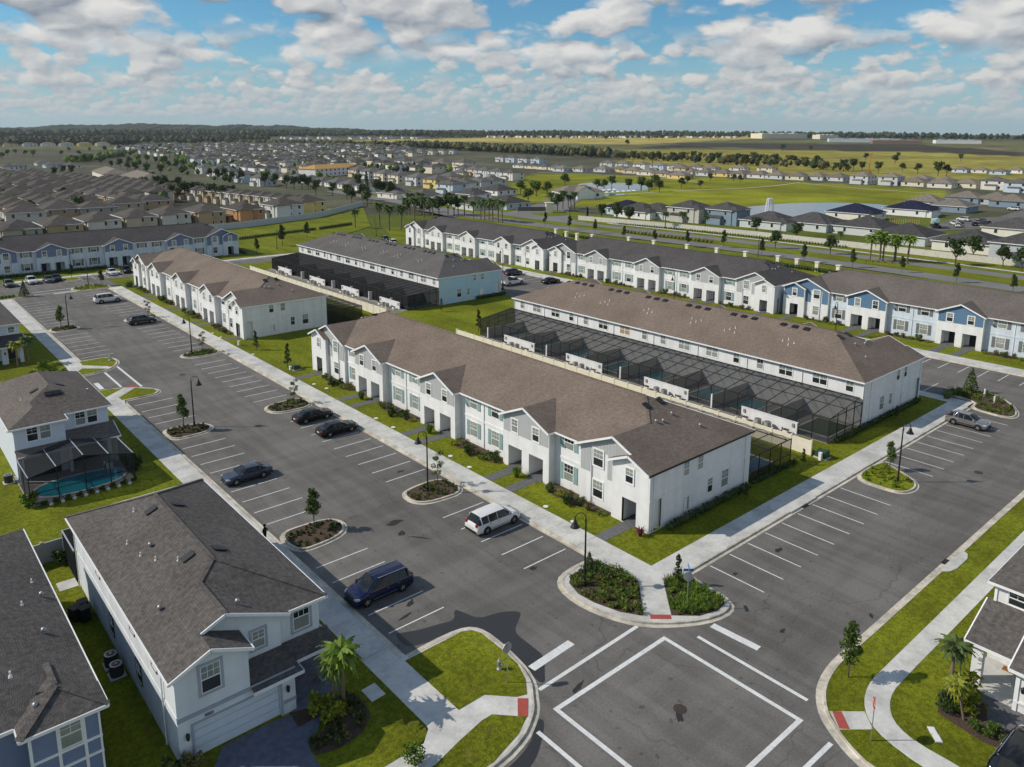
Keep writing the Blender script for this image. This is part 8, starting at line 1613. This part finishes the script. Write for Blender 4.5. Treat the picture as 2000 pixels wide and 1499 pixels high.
crowns('wood', 'dark pine wood along the far left below the horizon', band((150, 1960), (680, 1830), 420, 620, 1), 12, 20, wd, 1)
crowns('wood', 'dark wood behind the park houses and before the yellow field', band((905, 1420), (850, 760), 130, 420, 2), 9, 15, wd+[lf_dry], 2)
crowns('wood', 'thin wood between the pale tract and the yellow field', band((690, 1830), (905, 1420), 120, 240, 3), 8, 13, wd+[lf_dry], 3)
crowns('wood', 'scrubby wood edge behind the park path houses', band((840, 740), (720, 330), 160, 110, 4), 6, 11, wd+[lf_dry], 4)
crowns('wood', 'forest covering the left horizon', band((300, 3300), (1300, 2800), 900, 900, 5), 14, 26, wd, 5)
crowns('wood', 'forest covering the middle horizon', band((1200, 2850), (2300, 2250), 900, 800, 6), 12, 22, wd, 6)
crowns('wood', 'forest covering the right horizon', band((2200, 2350), (3150, 900), 900, 900, 7), 12, 22, wd, 7)
crowns('wood', 'tree clumps dotted between the horizon stores', band((1500, 2300), (2500, 1700), 300, 160, 8), 7, 13, wd, 8)
crowns('wood', 'forest beyond the left edge of the horizon', band((-700, 3600), (320, 3250), 800, 420, 9), 14, 26, wd, 9)
crowns('wood', 'green avenue trees in the far left middle distance', band((200, 1000), (330, 1330), 60, 120, 10), 6, 9, [lf_lime, lf_mid, lf_dark], 10)
rng = random.Random(77); PT = []
while len(PT) < 1500:
    x, y = rng.uniform(-60, 1000), rng.uniform(330, 2100)
    if inside(x, y, FZ) or inside(x, y, LZ) or inside(x, y, [(200, 480), (260, 480), (420, 1000), (250, 1000)]): PT.append((x, y))
crowns('garden_trees', 'small dark trees scattered among the far house tracts', PT, 3.5, 7.5, [lf_dark, lf_far, lf_mid, lf_lime], 12)
# low wooded hills at the very horizon
def ridge(name, pts, seed):
    rng = random.Random(seed); m = MB(); vs = []; n = len(pts); sub = 60; P = []
    for (x0, y0, h0), (x1, y1, h1) in zip(pts[:-1], pts[1:]):
        for k in range(sub): t = k/sub; P.append((lerp(x0, x1, t), lerp(y0, y1, t), lerp(h0, h1, t)-16+rng.uniform(0, 6)+4*sin(len(P)*.071+seed)+3*sin(len(P)*.23)))
    for x, y, h in P: vs += [(x-SYW*500, y-CYW*500, 20), (x, y, h), (x+SYW*900, y+CYW*900, 10)]
    k = len(P); m.add(vs, [(3*i, 3*i+3, 3*i+4, 3*i+1) for i in range(k-1)]+[(3*i+1, 3*i+4, 3*i+5, 3*i+2) for i in range(k-1)]); struct(name, m, [M('wooded_hill', (.030, .042, .026), .95, .2, .01, col2=(.05, .062, .038))])
ridge('hills', [(-1400, 4800, 60), (-300, 4700, 66), (600, 4500, 72), (1300, 4200, 92), (1700, 4000, 86), (2300, 3700, 70), (2900, 3300, 55), (3600, 2700, 48), (4200, 2000, 42), (4800, 900, 36)], 3)
# ------------------------------------------------------------------ the air
def haze():
    m = MB(); x0, x1, y0, y1, z0, z1 = -1800, 6500, -1500, 7000, -8, 130
    m.box(x0, x1, y0, y1, z0, z1); mt = bpy.data.materials.new('haze'); mt.use_nodes = True; nt = mt.node_tree; nt.nodes.clear(); o = nt.nodes.new('ShaderNodeOutputMaterial'); v = nt.nodes.new('ShaderNodeVolumePrincipled')
    v.inputs['Color'].default_value = (.86, .92, 1, 1); v.inputs['Density'].default_value = HAZE; v.inputs['Anisotropy'].default_value = .3; nt.links.new(v.outputs[0], o.inputs['Volume'])
    stuff('haze', m, [mt])
HAZE = .00004
haze()
